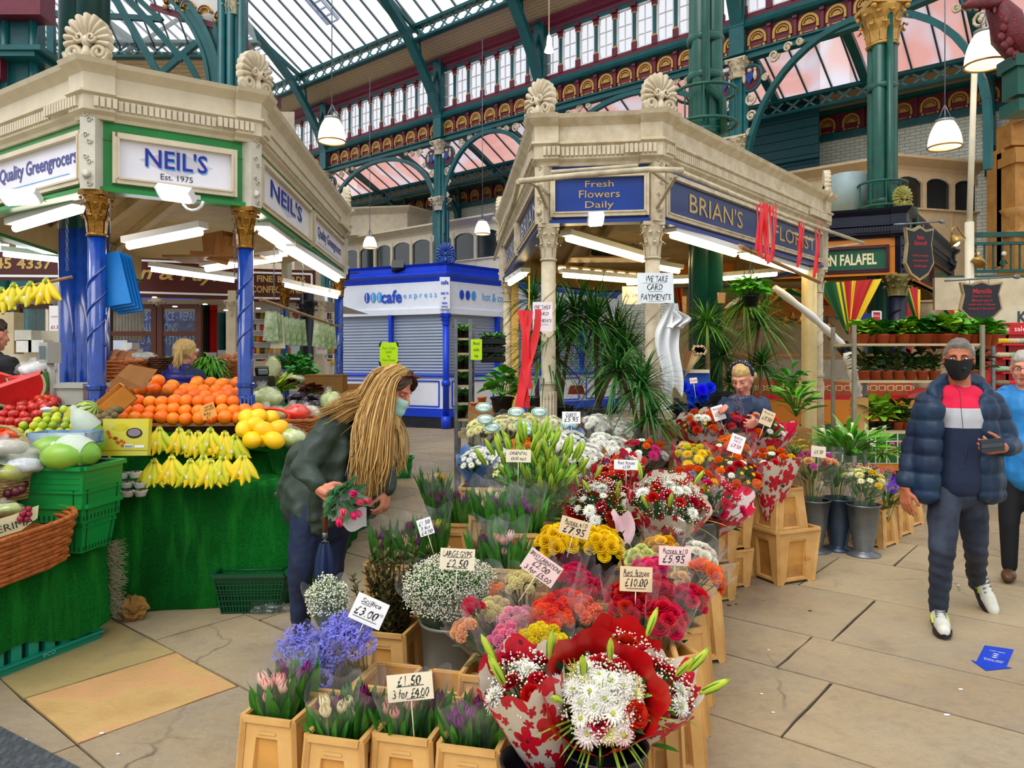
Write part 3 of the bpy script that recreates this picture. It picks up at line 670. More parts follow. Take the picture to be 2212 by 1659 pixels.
def kiosk(name,label,cor,zb,zt,zc,pan,moul,colm,capm,shellm,pilm,signs,open_edges,r=.056,shells=None,ceil=None,sz=1.0,dent=True,colat=None):
 cx=sum(p[0] for p in cor)/len(cor);cyy=sum(p[1] for p in cor)/len(cor);root=RT(name,label,'kiosk',(cx,cyy,0))
 a=MB();H=zc-zt;f=lambda q:zt+H*q
 sweep(a,cor,[(-.1,zt),(.01,zt),(.02,f(.06)),(.05,f(.12)),(.05,f(.38)),(.075,f(.42)),(.075,f(.46)),(.045,f(.49)),(.05,f(.78)),(.075,f(.84)),(.11,f(.92)),(.125,f(1)),(-.1,f(1))],True)
 n=len(cor)
 for i in range(n):
  p=V(*cor[i]);pa=V(*cor[i-1]);pb=V(*cor[(i+1)%n]);d1=(pa-p).normalized();d2=(pb-p).normalized()
  sweep(a,[tuple(p+d1*.13),tuple(p),tuple(p+d2*.13)],[(0,zt),(.04,zt),(.05,f(.06)),(.085,f(.12)),(.085,f(.38)),(.11,f(.42)),(.11,f(.46)),(.08,f(.49)),(.085,f(.78)),(.11,f(.84)),(.145,f(.92)),(.16,f(1)),(0,f(1))],False)
 OB(a,'cornice',moul,root,world=True)
 if dent:
  for p,q in zip(cor,cor[1:]+cor[:1]):
   a=MB();p=V(*p,0);q=V(*q,0);L=(q-p).length;d=(q-p)/L;nn=V(d.y,-d.x,0);k=int(L/.036)
   for i in range(k):
    e=.09 if (i*.042<.15 or i*.042>L-.17) else .055
    a.box(p+d*(i+.5)*(L/k)+nn*e+Z*f(.27),(.026,.026,H*.18),rz=math.atan2(d.y,d.x))
   OB(a,'dentil_band',moul,root,world=True)
 for e in open_edges:
  p=V(*cor[e],0);q=V(*cor[(e+1)%n],0);L=(q-p).length;d=(q-p)/L;nn=V(d.y,-d.x,0);rz=math.atan2(d.y,d.x)
  a=MB();a.box((p+q)/2-nn*.05+Z*(zb+zt)/2,(L,.08,zt-zb),0,rz=rz);a.box((p+q)/2-nn*.04+Z*(zb+.015),(L,.12,.03),0,rz=rz)
  pn=OB(a,'fascia_panel',pan,root,world=True)
  if ceil:a=MB();a.box((p+q)/2-nn*.10+Z*((zb+zt)/2+.02),(L-.1,.015,zt-zb-.02),0,rz=rz);OB(a,'lining',ceil,root,world=True)
  for (u0,u1,v0,v1,bm,fm,txts) in signs.get(e,()):
   c=p+d*(u0+u1)/2*L+Z*(zb+(zt-zb)*(v0+v1)/2);w=(u1-u0)*L;h=(v1-v0)*(zt-zb)
   a=MB();fw_=.03
   for s in (-1,1):a.box(c+d*s*(w/2)+nn*.01,(fw_,.05,h+fw_),0,rz=rz);a.box(c+Z*s*h/2+nn*.01,(w,.05,fw_),0,rz=rz)
   for s in (-1,1):a.box(c+d*s*(w/2-.02)+nn*.02,(.012,.05,h-.04),0,rz=rz);a.box(c+Z*s*(h/2-.02)+nn*.02,(w-.04,.05,.012),0,rz=rz)
   OB(a,'sign_frame',fm,pn,world=True)
   a=MB();a.box(c-nn*.005,(w,.02,h),0,rz=rz);OB(a,'sign_board',bm,pn,world=True)
   mats=[];a=MB()
   for (body,tx,ty,tw,th,tm,kw) in txts:
    if tm not in mats:mats.append(tm)
    cc=c+d*tx*w+Z*ty*h+nn*.006
    if body=='_':a.box(cc+nn*.002,(tw*w,.002,th*h),mats.index(tm),rz=rz)
    elif body=='<>':a.poly([cc-d*tw*w/2,cc-d*tw*w*.25-Z*th*h*.25-nn*0,cc-Z*th*h/2,cc+d*tw*w*.25-Z*th*h*.25,cc+d*tw*w/2,cc+d*tw*w*.25+Z*th*h*.25,cc+Z*th*h/2,cc-d*tw*w*.25+Z*th*h*.25],mats.index(tm))
    else:text(a,body,cc,d,Z,tw*w,th*h,mats.index(tm),off=kw.pop('off',.003) if 'off' in kw else .003,**kw)
   if a.f:OB(a,'lettering',mats,pn,world=True)
 for i in range(n):
  if i in (shells or {}):
   p=V(*cor[i],zc);pa=V(*cor[i-1]);pb=V(*cor[(i+1)%n]);d1=(V(*cor[i])-pa).normalized();d2=(pb-V(*cor[i])).normalized();t=d1+d2
   out=V(t.y,-t.x,0).normalized();shell(root,p+out*.03,math.atan2(t.y,t.x),shellm,sz)
  if i in colat:
   p=V(*cor[i]);pa=V(*cor[i-1]);pb=V(*cor[(i+1)%n]);t=(p-pa).normalized()+(pb-p).normalized();out=V(t.y,-t.x).normalized();rz=math.atan2(t.y,t.x)
   a=MB();pc=V(p.x,p.y,(zb+zt)/2);a.box(pc-V(out.x,out.y,0)*.01,(.10,.12,zt-zb),0,rz=rz)
   x=V(cos(rz),sin(rz),0);o3=V(out.x,out.y,0)*.055
   for k in range(4):
    z=(zt-zb)*(k/3.4-.42);spiral(a,pc+o3+Z*z+x*.012,x,Z,.022,.005,8,0,1.2,1 if k%2 else -1);spiral(a,pc+o3+Z*(z+.04)-x*.012,x,Z,.02,.005,8,0,1.2,-1 if k%2 else 1)
   a.lathe([(.0,0),(.025,0),(.025,.02),(0,.02)],8,pc+o3-Z*.14,0,X=Matrix.Rotation(PI/2,3,'X'));OB(a,'pilaster',pilm,root,world=True)
   q=p-out*.06;kiosk_column(root,(q.x,q.y),r,zb,colm,capm)
 if ceil:
  a=MB();a.poly([V(x,y,zt-.12) for x,y in cor][::-1],0);a.poly([V(x,y,zc-.04) for x,y in cor],0)
  for t in (.2,.4,.6,.8):
   pa=V(*cor[0],0).lerp(V(*cor[-1],0),t);k=n//2;pb=V(*cor[1],0).lerp(V(*cor[2],0),t);a.bar(pa.lerp(pb,.07)+Z*(zt-.17),pb.lerp(pa,.07)+Z*(zt-.17),.07,.09)
  OB(a,'ceiling',ceil,root,world=True)
 return root
ink_b=mt('letter_navy','#1d1f9c',.4,var=0);ink_q=mt('letter_violet','#3a3f8f',.4,var=0);shadow_b=mt('letter_skyblue','#5fb4ea',.4,var=0);dia=mt('logo_grey','#cbc7d2',.4,var=0)
def neils(big=1.0,sub=True):
 t=[('<>',0,.05,.62,.62,dia,{'off':.001}),("NEIL'S",.008,.09,.52*big,.42,shadow_b,dict(bold=.012,off=.002)),("NEIL'S",0,.12,.52*big,.42,ink_b,dict(bold=.012,off=.004))]
 if sub:t.append(('Est. 1975',0,-.27,.27,.13,ink,{}))
 return t
qg=[('Quality Greengrocers',.05,.05,.78,.42,ink_q,dict(bold=.02)),('_',.02,-.25,.7,.012,shadow_b,{})]
NC=[(-4.62,6.1),(-2.78,4.9),(-1.92,5.46),(-2.2,9.67),(-3.4,11.2),(-5.4,10.6)]
neil=kiosk('greengrocer_kiosk','cream and green octagonal greengrocer kiosk with bright blue columns and shell finials',NC,2.73,3.2,3.56,greenp,cream,blue,goldb,cream2,mt('pilaster_white','#d3cfc0',.5,bump=.3,bsc=30),
{0:[(.30,.96,.14,.84,signw,cream,qg)],1:[(.13,.88,.16,.82,signw,cream,neils())],2:[(.04,.48,.12,.86,signw,cream,neils(1.2,False)),(.51,.97,.12,.86,signw,cream,qg)]},(0,1,2,5),shells=(0,1,2,3),ceil=mt('kiosk_ceiling','#cdb98e',.6,var=.1),colat=(0,1,2,3,4))
whl=mt('silver_letter','#c9d2dc',.35,.2)
BC=[(-.12,10.4),(.26,6.12),(1.17,6.0),(3.78,9.0),(3.4,11.4),(1.4,12.4)]
bs=mt('sign_navy','#12306e',.3,var=.1)
brian=kiosk('florist_kiosk','cream and dark blue octagonal florist kiosk with gold lettering and cream columns',BC,2.73,3.2,3.6,bluep,cream2,cream2,cream2,cream2,cream2,
{0:[(.12,.5,.12,.86,bs,cream2,[('FLORIST',0,0,.8,.45,whl,{})]),(.55,.95,.12,.86,bs,cream2,[("BRIAN",0,0,.8,.45,whl,{})])],
1:[(.08,.92,.14,.84,bluep,cream2,[('Fresh',0,.27,.30,.16,letterg,{}),('Flowers',0,.02,.43,.19,letterg,{}),('Daily',0,-.27,.30,.22,letterg,{})])],
2:[(.03,.52,.14,.86,bs,cream2,[("BRIAN'S",-.0,.02,.56,.5,letterg,dict(bold=.005))]),(.56,.97,.14,.86,bs,cream2,[('FLORIST',0,.02,.76,.46,letterg,dict(bold=.005))])]},(0,1,2,3,4,5),r=.06,shells=(0,1,2,3),ceil=mt('kiosk_ceiling_dark','#a8905c',.6,var=.2),colat=(0,1,2,3))
# ---------------------------------------------------------------- falafel kiosk
fo=mt('falafel_green_sign','#0f5a3c',.35,var=.05);fl=mt('letter_cream','#efe2b4',.4,var=0);brownf=mt('frame_maroon','#4a1220',.4)
FC=[(2.2,11.6),(5.38,10.25),(8.4,14.2),(6.6,16.5),(3.2,15.5)]
fal=kiosk('falafel_kiosk','navy and orange corner kiosk with green falafel sign and striped flags',FC,2.80,3.32,3.72,orange_p,navy,navy,mt('cap_olive','#8c8348',.45,var=.25,bump=.3),bpy.data.materials['shell_olive'],navy,
{0:[(.45,.955,.12,.78,fo,brownf,[('AN FALAFEL',.217,0,.40,.46,fl,dict(bold=.03))])],1:[(.06,.5,.1,.9,mt('glass_green','#3d4a2c',.15),brownf,[]),(.53,.97,.1,.9,MC['glass_green'],brownf,[('FALAFEL',0,0,.7,.3,mt('faint_letter','#6c6a44',.4),{})])]},(0,1,2,3,4),r=.11,shells=(1,),ceil=mt('kiosk_ceiling_warm','#c9a85a',.6),colat=(1,2),sz=.95)
# ---------------------------------------------------------------- blue cafe kiosk
cw=mt('cafe_white','#e4e9f6',.4,var=.04);sky=mt('cafe_lightblue','#3d9fe0',.4,var=0);dkb=mt('cafe_darkblue','#1747c4',.4,var=0)
def shutter_mat():
 t=NT('roller_shutter');w=t.n('ShaderNodeTexWave',wave_type='BANDS',bands_direction='Z',wave_profile='SIN');t.l(t.coord(),w.inputs[0]);w.inputs['Scale'].default_value=4.2
 t.bsdf(t.mix(t.noise(t.coord('Object',(.6,.6,1)),1.4,5),lin('#8e9db5'),lin('#a9b6cc')),.38,.35,bump=w.outputs[0],bs=.9,bd=.02);return t.m
shm=shutter_mat()
KC=[(-4.38,18.9),(-1.56,17.5),(3.2,22.6),(1.5,25),(-3.4,24)]
def cafe():
 root=RT('cafe_kiosk','bright blue and white corner cafe kiosk with closed grey roller shutters','kiosk',(-1.56,17.5,0));cor=KC;n=5
 a=MB();sweep(a,cor,[(-.1,3.5),(.0,3.5),(.03,3.6),(.12,3.66),(.12,3.72),(.05,3.76),(.05,3.86),(.12,3.92),(-.1,3.92)],True);a.poly([V(x,y,3.85) for x,y in cor]);OB(a,'cornice',bluer,root,world=True)
 a=MB();sweep(a,cor,[(-.08,2.72),(.06,2.72),(.06,2.86),(.0,2.88),(.0,3.5),(-.08,3.5)],True);OB(a,'fascia_panel',cw,root,world=True)
 for e,segs in ((0,2),(1,4)):
  p=V(*cor[e],0);q=V(*cor[(e+1)%n],0);L=(q-p).length;d=(q-p)/L;nn=V(d.y,-d.x,0);rz=math.atan2(d.y,d.x)
  a=MB();a.box((p+q)/2-nn*.08+Z*1.98,(L,.04,1.5),rz=rz);OB(a,'roller_shutter',shm,root,world=True)
  a=MB();a.box((p+q)/2-nn*.02+Z*.78,(L,.08,.92),0,rz=rz);a.box((p+q)/2+Z*1.24,(L,.14,.05),1,rz=rz);a.box((p+q)/2+nn*.01+Z*.37,(L,.1,.2),1,rz=rz);a.box((p+q)/2-nn*.01+Z*.135,(L,.1,.27),2,rz=rz)
  for i in range(segs):
   c=p+d*L*(i+.5)/segs+Z*.82;w_=L/segs-.35
   for s in (-1,1):a.box(c+d*s*w_/2+nn*.03,(.03,.02,.6),1,rz=rz);a.box(c+Z*s*.3+nn*.03,(w_,.02,.03),1,rz=rz)
  OB(a,'stall_riser',[cw,bluer,mt('plinth_dark','#1c2434',.6,var=.5,vs=12)],root,world=True)
  a=MB()
  for i in range(1,segs):a.box(p+d*L*i/segs+Z*1.98,(.08,.12,1.5),rz=rz)
  OB(a,'mullion',bluer,root,world=True)
  a=MB();c=p+d*L*.5+Z*3.18+nn*.01
  if e==0:
   for k in range(3):a.lathe([(0,0),(.10,0),(.10,.01),(0,.01)],14,c+d*(-.72+k*.19),0 if k==0 else 1,False,False,X=Matrix((d*.8,Z*1.3,nn)).transposed());a.box(c+d*(-.72+k*.19)+nn*.02,(.02,.005,.2),2,rz=rz)
   text(a,'cafe',c+d*.02,d,Z,.62,.32,0,bold=.03,off=.01);text(a,'express',c+d*.85-Z*.03,d,Z,.95,.14,1,sp=1.5,off=.01)
  else:
   c=p+d*1.1+Z*3.2+nn*.01
   for k in range(3):a.lathe([(0,0),(.09,0),(.09,.01),(0,.01)],12,c+d*(-.6+k*.2),0 if k<2 else 1,False,False,X=Matrix((d*.8,Z*1.3,nn)).transposed())
   text(a,'hot & cold sandwiches',c+d*1.05,d,Z,1.9,.2,1,off=.01);text(a,'cafe',p+d*L*.72+Z*3.2,d,Z,.6,.28,0,bold=.03,off=.01);text(a,'express',p+d*L*.86+Z*3.18,d,Z,.9,.14,1,sp=1.5,off=.01)
  OB(a,'lettering',[dkb,sky,cw],root,world=True)
 p=V(-1.56,17.5,0);a=MB();a.lathe([(.12,0),(.12,.3)],12,p);a.lathe([(.075,.3),(.075,2.5)],14,p);a.lathe([(.08,1.0),(.11,1.04),(.11,1.1),(.08,1.15)],14,p);capital(a,p+Z*2.45,.08,.28);a.box(p+V(-.02,-.06,3.2),(.24,.1,.75),1);OB(a,'corner_column',[bluer,cw],root,world=True)
 a=MB();text(a,'cafe',p+V(-.02,-.12,3.45),(1,0,0),Z,.18,.1,0,bold=.03);text(a,'eat in',p+V(-.02,-.12,3.2),(1,0,0),Z,.18,.07,0,bold=.02);text(a,'or',p+V(-.02,-.12,3.08),(1,0,0),Z,.06,.05,0,bold=.02);text(a,'take',p+V(-.02,-.12,2.97),(1,0,0),Z,.13,.06,0,bold=.02);text(a,'away',p+V(-.02,-.12,2.87),(1,0,0),Z,.15,.06,0,bold=.02);OB(a,'lettering',dkb,root,world=True)
 shell(root,p+V(0,-.04,3.92),0,blue,1.5)
 for i,(px,py) in enumerate(((700+40,592),(860,575))):
  b=P(px,py,18.0);a=MB();a.box(b,(.3,.2,.22),X=Matrix.Rotation(-.5,3,'X'));a.bar(b,b+V(.35,.2,.05),.03,.03);OB(a,'floodlight',black,origin=b,label='black floodlight on the blue cafe roof edge, '+('at the kiosk end by the greengrocer' if i==0 else 'above the cafe lettering'),cat='floodlight')
 a=MB();c=P(840,765,17.2);a.box(c,(.42,.01,.54));
 for s in (-1,1):
  for t in (-1,1):
   for k in range(3):a.box(c+V(s*(.19+.012*k),-.008,t*(.27-.04*k)),(.06,.004,.025),1,X=Matrix.Rotation(s*t*.7,3,'Y'))
 for body,z,w_ in (('For Cafe',.14,.3),('open',.04,.14),('for',-.05,.08),('Take Away',-.14,.3)):text(a,body,c+V(0,-.01,z),(1,0,0),Z,w_,.06,2,shear=.2,wob=.4)
 OB(a,'notice',[emis('x','#c8ff00',.0) if False else mt('neon_yellow','#c6f512',.5,var=0),black,mt('pen_green','#6aa51c',.6,var=0)],origin=c,label='neon yellow handwritten notice taped to the cafe roller shutter',cat='notice')
cafe()
# ---------------------------------------------------------------- lamps
def fluorescent(pa,pb,label,m=bulb,w=.1,group=None,tube_r=.022,chain=None):
 pa=Vector(pa);pb=Vector(pb);root=RT('fluorescent_light',label,'light',(pa+pb)/2,group=group);a=MB();a.bar(pa+Z*.04,pb+Z*.04,w,.05);
 if chain:
  for p in (pa,pb):a.tube([p+Z*.06,p+Z*chain],.006,4)
 OB(a,'housing',white,root,world=True);a=MB();d=(pb-pa).normalized();a.tube([pa+d*.03-Z*.01,pb-d*.03-Z*.01],tube_r,8);OB(a,'tube',m,root,world=True);return root
for i,(x0,y0,d0,x1,y1,d1,w_) in enumerate(((30,492,5.9,178,448,5.3,.14),(272,530,5.9,440,497,5.6,.1),(440,580,7.6,612,555,7.4,.16),(556,492,6.0,612,530,6.9,.2),(616,536,7.0,730,604,9.2,.2),(320,578,8.2,512,604,8.6,.12),(0,545,7.6,135,560,8.0,.1),(610,612,9.0,735,640,9.3,.05))):
 fluorescent(P(x0,y0,d0),P(x1,y1,d1),'white fluorescent tube '+('under the left face of the greengrocer kiosk, behind the gold capital','hanging alone between the two front blue columns','with wide warm reflector at the kiosk ceiling behind the second blue column','nearest along the right edge of the greengrocer kiosk','further along the right edge of the greengrocer kiosk','in front of the maroon confectionery sign','above the hanging bananas at the left','thin and low at the far corner of the greengrocer kiosk')[i],bulbc if i in(1,5,6) else bulb,w_,tube_r=.03)
for i,(x0,y0,d0,x1,y1,d1) in enumerate(((1222,512,6.5,1392,560,7.6),(1448,505,6.3,1590,548,7.2),(1212,592,8.6,1400,608,9.0),(1600,550,7.4,1740,590,8.9),(1350,610,9.4,1520,604,9.6),(1560,600,9.2,1680,590,9.6),(1100,612,9.4,1135,590,8.6),(1412,575,8.3,1470,585,8.5))):
 fluorescent(P(x0,y0,d0),P(x1,y1,d1),'warm fluorescent tube '+('nearest under the florist kiosk ceiling between its two front columns','along the right edge of the florist kiosk below the name board','low at the back of the florist kiosk, left half','at the far end of the florist right edge behind the red ribbons','at the back of the florist kiosk beside the green column','small, at the back right of the florist kiosk','at the left rear corner of the florist kiosk','short, left of the green column inside the florist kiosk')[i],bulbw,.12,tube_r=.028)
a=MB()
def strip_vents(name,pa,pb,n,label):
 root=RT(name,label,'light',pa);a=MB();d=(pb-pa)
 a.bar(pa+Z*.0,pb,.1,.08);OB(a,'housing',mt('reflector_brown','#7c6a48',.4),root,world=True);a=MB()
 for i in range(n):c=pa+d*((i+.5)/n)-V(0,.06,0);a.box(c,(d.length/n*.55,.02,.03),rz=math.atan2(d.y,d.x))
 OB(a,'slot',bulbw if 'florist' in label else bulbc,root,world=True)
strip_vents('slotted_reflector',P(1235,505,6.7),P(1385,545,7.8),6,'slotted reflector fitting behind the nearest florist tube')
strip_vents('slotted_reflector',P(1200,580,8.7),P(1400,598,9.3),8,'slotted reflector fitting low at the back of the florist kiosk')
strip_vents('slotted_reflector',P(335,574,8.3),P(520,598,8.8),6,'slotted reflector fitting in front of the confectionery sign')
strip_vents('slotted_reflector',P(0,530,7.8),P(135,547,8.2),4,'slotted reflector fitting above the hanging bananas')
for i,(px,py,d,m) in enumerate(((380,418,4.85,bulbc),(45,425,5.0,bulbc),(1287,472,5.75,bulb))):
 c=P(px,py,d);root=RT('floodlight',('white LED floodlight under the middle NEIL sign','white LED floodlight under the left greengrocer sign','square LED floodlight shining under the Fresh Flowers sign')[i],'floodlight',c);a=MB();sx=(.24,.24,.12)[i]
 X=Matrix.Rotation(-.6,3,'X')@Matrix.Rotation(.2 if i==0 else -.1,3,'Y');a.box(c,(sx,.1,.05),X=X);a.bar(c+V(0,.05,0),c+V(.0,.35,.05),.03,.03);OB(a,'casing',white,root,world=True);a=MB();a.box(c+X@V(0,-.0,-.03),(sx*.8,.085 if i<2 else .1,.01),X=X);OB(a,'led_panel',m,root,world=True)
 if i==0:a=MB();a.tube([c+V(.02,.05,-.03)+V(.07*(1-cos(t*.5)),0,-.07*sin(t*.5)) for t in range(7)],.01,6);OB(a,'cable',white,root,world=True)
def shade_mat():
 t=NT('ribbed_shade');tr=t.n('ShaderNodeBsdfTranslucent');tr.inputs[0].default_value=lin('#fff3da');e=t.n('ShaderNodeEmission');e.inputs[0].default_value=lin('#fff0d0');e.inputs[1].default_value=.75
 g=t.n('ShaderNodeBsdfGlossy');g.inputs['Roughness'].default_value=.2;m=t.n('ShaderNodeAddShader');t.l(tr.outputs[0],m.inputs[0]);t.l(e.outputs[0],m.inputs[1]);t.l(m.outputs[0],t.out.inputs[0]);return t.m
shade=shade_mat()
def pendant(px,py,d,r,label,cord=5.0):
 c=P(px,py,d);root=RT('pendant_lamp',label,'lamp',c);a=MB();a.tube([V(0,0,r*1.9),V(0,0,cord)],.008,5)
 for s in range(3):a.tube([V(0,0,r*2.8),V(r*.5*cos(s*2.1),r*.5*sin(s*2.1),r*1.75)],.008,4)
 OB(a,'suspension',steel,root);a=MB();a.lathe([(r*.55,r*1.62),(r*.6,r*1.66),(r*.58,r*1.8),(r*.2,r*1.85)],20);OB(a,'lamp_cap',grey,root)
 a=MB();n=32
 def f(u,v):rr=r*(1-.48*v**2.2)*(1+.012*cos(u*2*PI*32));return (rr*cos(2*PI*u),rr*sin(2*PI*u),r*1.65*v)
 a.grid(f,64,8,0,True,True);OB(a,'lamp_shade',shade,root);a=MB();a.ball((0,0,r*.7),(r*.3,r*.3,r*.4));OB(a,'bulb',bulb,root);a=MB();a.tube([V(r*1.02*cos(k*PI/12),r*1.02*sin(k*PI/12),0) for k in range(25)],.012,5,0,False);OB(a,'rim',mt('rim_brass','#b08a3c',.3,.6),root)
pendant(717,306,11.6,.21,'bell pendant lamp hanging right of the greengrocer kiosk');pendant(2041,318,10,.205,'bell pendant lamp hanging before the glazed brick wall',3.5);pendant(2130,140,8,.205,'largest bell pendant lamp, beside the maroon dragon',3);pendant(1042,506,19,.2,'small bell pendant lamp above the hot and cold sandwiches sign');pendant(799,536,21.7,.2,'smallest bell pendant lamp above the cafe lettering')
c=P(1186,112,14);a=MB();a.tube([c+Z*.2,c+Z*4],.012,5);a.lathe([(.09,0),(.05,.12),(.03,.3)],12,c,1);OB(a,'bare_pendant',[cream,bulb],origin=c,label='small bare pendant bulb on a twisted flex high over the florist kiosk',cat='lamp')
# ---------------------------------------------------------------- petals, leaves, film
def petal_mat():
 t=NT('petal');oi=t.n('ShaderNodeObjectInfo');g=t.n('ShaderNodeNewGeometry');h=t.n('ShaderNodeHueSaturation');t.l(oi.outputs['Color'],h.inputs['Color'])
 t.l(t.math('MULTIPLY_ADD',oi.outputs['Random'],.24,.88),h.inputs['Value']);t.l(t.math('MULTIPLY_ADD',oi.outputs['Random'],.02,.49),h.inputs['Hue'])
 b=t.n('ShaderNodeBsdfPrincipled');t.l(h.outputs[0],b.inputs['Base Color']);b.inputs['Roughness'].default_value=.55;b.inputs['Specular IOR Level'].default_value=.25
 tr=t.n('ShaderNodeBsdfTranslucent');t.l(h.outputs[0],tr.inputs[0]);m=t.n('ShaderNodeMixShader');m.inputs[0].default_value=.25;t.l(b.outputs[0],m.inputs[1]);t.l(tr.outputs[0],m.inputs[2]);t.l(m.outputs[0],t.out.inputs[0]);return t.m
petal=petal_mat()
def leafm(name,c,r=.45):return mt(name,c,r,var=.25,vs=30,island=.32)
lf=leafm('leaf_green','#2f7a22');lfd=leafm('leaf_dark','#17451a');lfl=leafm('leaf_lime','#8fc22f');lft=leafm('leaf_tulip','#3f8a2a');lfo=leafm('leaf_olive','#56642b');lfb=leafm('leaf_bluegreen','#5d9477');lfy=leafm('leaf_spring','#5fae28')
stemm=mt('stem_green','#4c7d2c',.5);yel=mt('floret_yellow','#e2c52a',.6,var=.2,vs=60);ygr=mt('floret_green','#b5c23a',.6);gypw=mt('gyp_white','#f4f2dc',.6,var=0);brn=mt('seed_brown','#4a2c16',.7)
def cello_mat():
 t=NT('clear_film');tr=t.n('ShaderNodeBsdfTransparent');tr.inputs[0].default_value=(.97,.97,.97,1);g=t.n('ShaderNodeBsdfGlossy');g.inputs['Roughness'].default_value=.16;d=t.n('ShaderNodeBsdfDiffuse');d.inputs[0].default_value=lin('#f4f6f8')
 lw=t.n('ShaderNodeLayerWeight');lw.inputs[0].default_value=.35;f=t.math('MULTIPLY_ADD',lw.outputs['Facing'],.22,.05)
 n=t.ramp(t.noise(t.coord('Object'),9,2),[(.55,(0,0,0,1)),(.72,(1,1,1,1))]);f2=t.math('MULTIPLY_ADD',n,.10,f)
 m0=t.n('ShaderNodeMixShader');m0.inputs[0].default_value=.4;t.l(g.outputs[0],m0.inputs[1]);t.l(d.outputs[0],m0.inputs[2])
 bu=t.n('ShaderNodeBump');bu.inputs['Strength'].default_value=.6;bu.inputs['Distance'].default_value=.01;t.l(t.noise(t.coord('Object'),22,2),bu.inputs['Height']);t.l(bu.outputs[0],g.inputs['Normal'])
 m=t.n('ShaderNodeMixShader');t.l(f2,m.inputs[0]);t.l(tr.outputs[0],m.inputs[1]);t.l(m0.outputs[0],m.inputs[2]);t.l(m.outputs[0],t.out.inputs[0]);return t.m
film=cello_mat()
def print_mat(name,bg,fgs,scale=7.0,alpha=1.0,r=.42):
 """wrapping sleeve printed with five-petalled flowers"""
 t=NT(name);uv=t.coord('UV');col=lin(bg);masks=[]
 for i,(fg,sc,rad) in enumerate(fgs):
  mp=t.n('ShaderNodeMapping');t.l(uv,mp.inputs[0]);mp.inputs['Location'].default_value=(i*.37,i*.61,0);mp.inputs['Rotation'].default_value=(0,0,i*.8)
  v=t.n('ShaderNodeTexVoronoi',voronoi_dimensions='2D');t.l(mp.outputs[0],v.inputs['Vector']);v.inputs['Scale'].default_value=scale*sc;v.inputs['Randomness'].default_value=.55
  s=t.n('ShaderNodeVectorMath',operation='SUBTRACT');t.l(mp.outputs[0],s.inputs[0]);t.l(v.outputs['Position'],s.inputs[1]);x=t.n('ShaderNodeSeparateXYZ');t.l(s.outputs[0],x.inputs[0])
  a=t.math('ARCTAN2',x.outputs[1],x.outputs[0]);c=t.math('ABSOLUTE',t.math('COSINE',t.math('MULTIPLY',a,2.5)));R=t.math('MULTIPLY_ADD',c,.55*rad,.5*rad)
  k=t.math('LESS_THAN',t.math('MULTIPLY',v.outputs['Distance'],1.0),R);masks.append(k);cc=t.mix(t.math('LESS_THAN',v.outputs['Distance'],.12*rad),lin(fg),lin('#6a0a1e'));col=t.mix(k,col,cc)
 b=t.bsdf(col,r,0,.5);
 if alpha<1:
  tr=t.n('ShaderNodeBsdfTransparent');m=t.n('ShaderNodeMixShader');mm=masks[0]
  for k in masks[1:]:mm=t.math('MAXIMUM',mm,k)
  t.l(t.math('MULTIPLY_ADD',mm,1-alpha,alpha),m.inputs[0]);t.l(tr.outputs[0],m.inputs[1]);t.l(b.outputs[0],m.inputs[2]);t.l(m.outputs[0],t.out.inputs[0])
 return t.m
W={'film':film,'pattern':print_mat('sleeve_flowers','#d8cdbb',[('#c8102a',1.0,.42),('#b80f28',2.3,.30)],7,.93),'patternm':print_mat('sleeve_magenta','#d9c9c4',[('#d3123f',.8,.48),('#b00f2c',2.1,.3)],7,.85),
'red':mt('sleeve_red','#c00d12',.3,var=.1,spec=.6),'blue':mt('sleeve_blue','#2f6fc4',.4,var=.25,vs=3,c2='#dfe9f6'),'black':mt('sleeve_black','#15100c',.35),'pink':mt('sleeve_pink','#f0c9cf',.45),'kraft':mt('sleeve_kraft','#c9975a',.8),'white':mt('sleeve_white','#dfe2e4',.45,var=.08)}
# ---------------------------------------------------------------- bloom prototypes (unit radius, facing +Z)
BL={}
def petalgrid(a,a0,w,r0,r1,z0,z1,curl,m=0,fr=0.0,k=4):
 def f(u,v):
  an=a0+(u-.5)*w;e=(2*u-1)**2;rr=r0+(r1-r0)*(v**.8)+curl*v**4;z=z0+(z1-z0)*v-e*.18*v*(z1-z0+.5)-curl*.5*v**4+fr*sin(u*19)*v**3
  return (rr*cos(an),rr*sin(an),z)
 a.grid(f,k,k,m)
def mk_rose():
 a=MB()
 for n,w,r0,r1,z1,cu in ((3,2.6,.03,.15,.62,.0),(4,2.1,.06,.30,.60,.04),(5,1.8,.10,.48,.52,.12),(6,1.5,.12,.68,.40,.18),(7,1.35,.12,.84,.20,.2)):
  for i in range(n):petalgrid(a,2*PI*i/n+n*.7,w,r0,r1,-.35,z1,cu)
 a.ball((0,0,-.3),(.3,.3,.25),8,5,1);return a.mesh('rose_bloom',[petal,lf])
def mk_radial(name,layers,cm,cr,wd=.16,cup=0.0,core=yel,cz=.1,seg=3):
 a=MB()
 for li,(n,L,el) in enumerate(layers):
  for i in range(n):
   an=2*PI*(i+.5*(li%2)+.13*li)/n+ru(-.06,.06);e=el+ru(-.08,.08);d=V(cos(an)*cos(e),sin(an)*cos(e),sin(e));a.leaf(d*cr*.6,d,L-cr*.6,wd,cup,seg,0,.25,shape=lambda t:(.45,1,.9,.35)[min(3,int(t*3.01))])
 a.ball((0,0,cz*.3),(cr,cr,cz),10,5,1);return a.mesh(name,[petal,core])
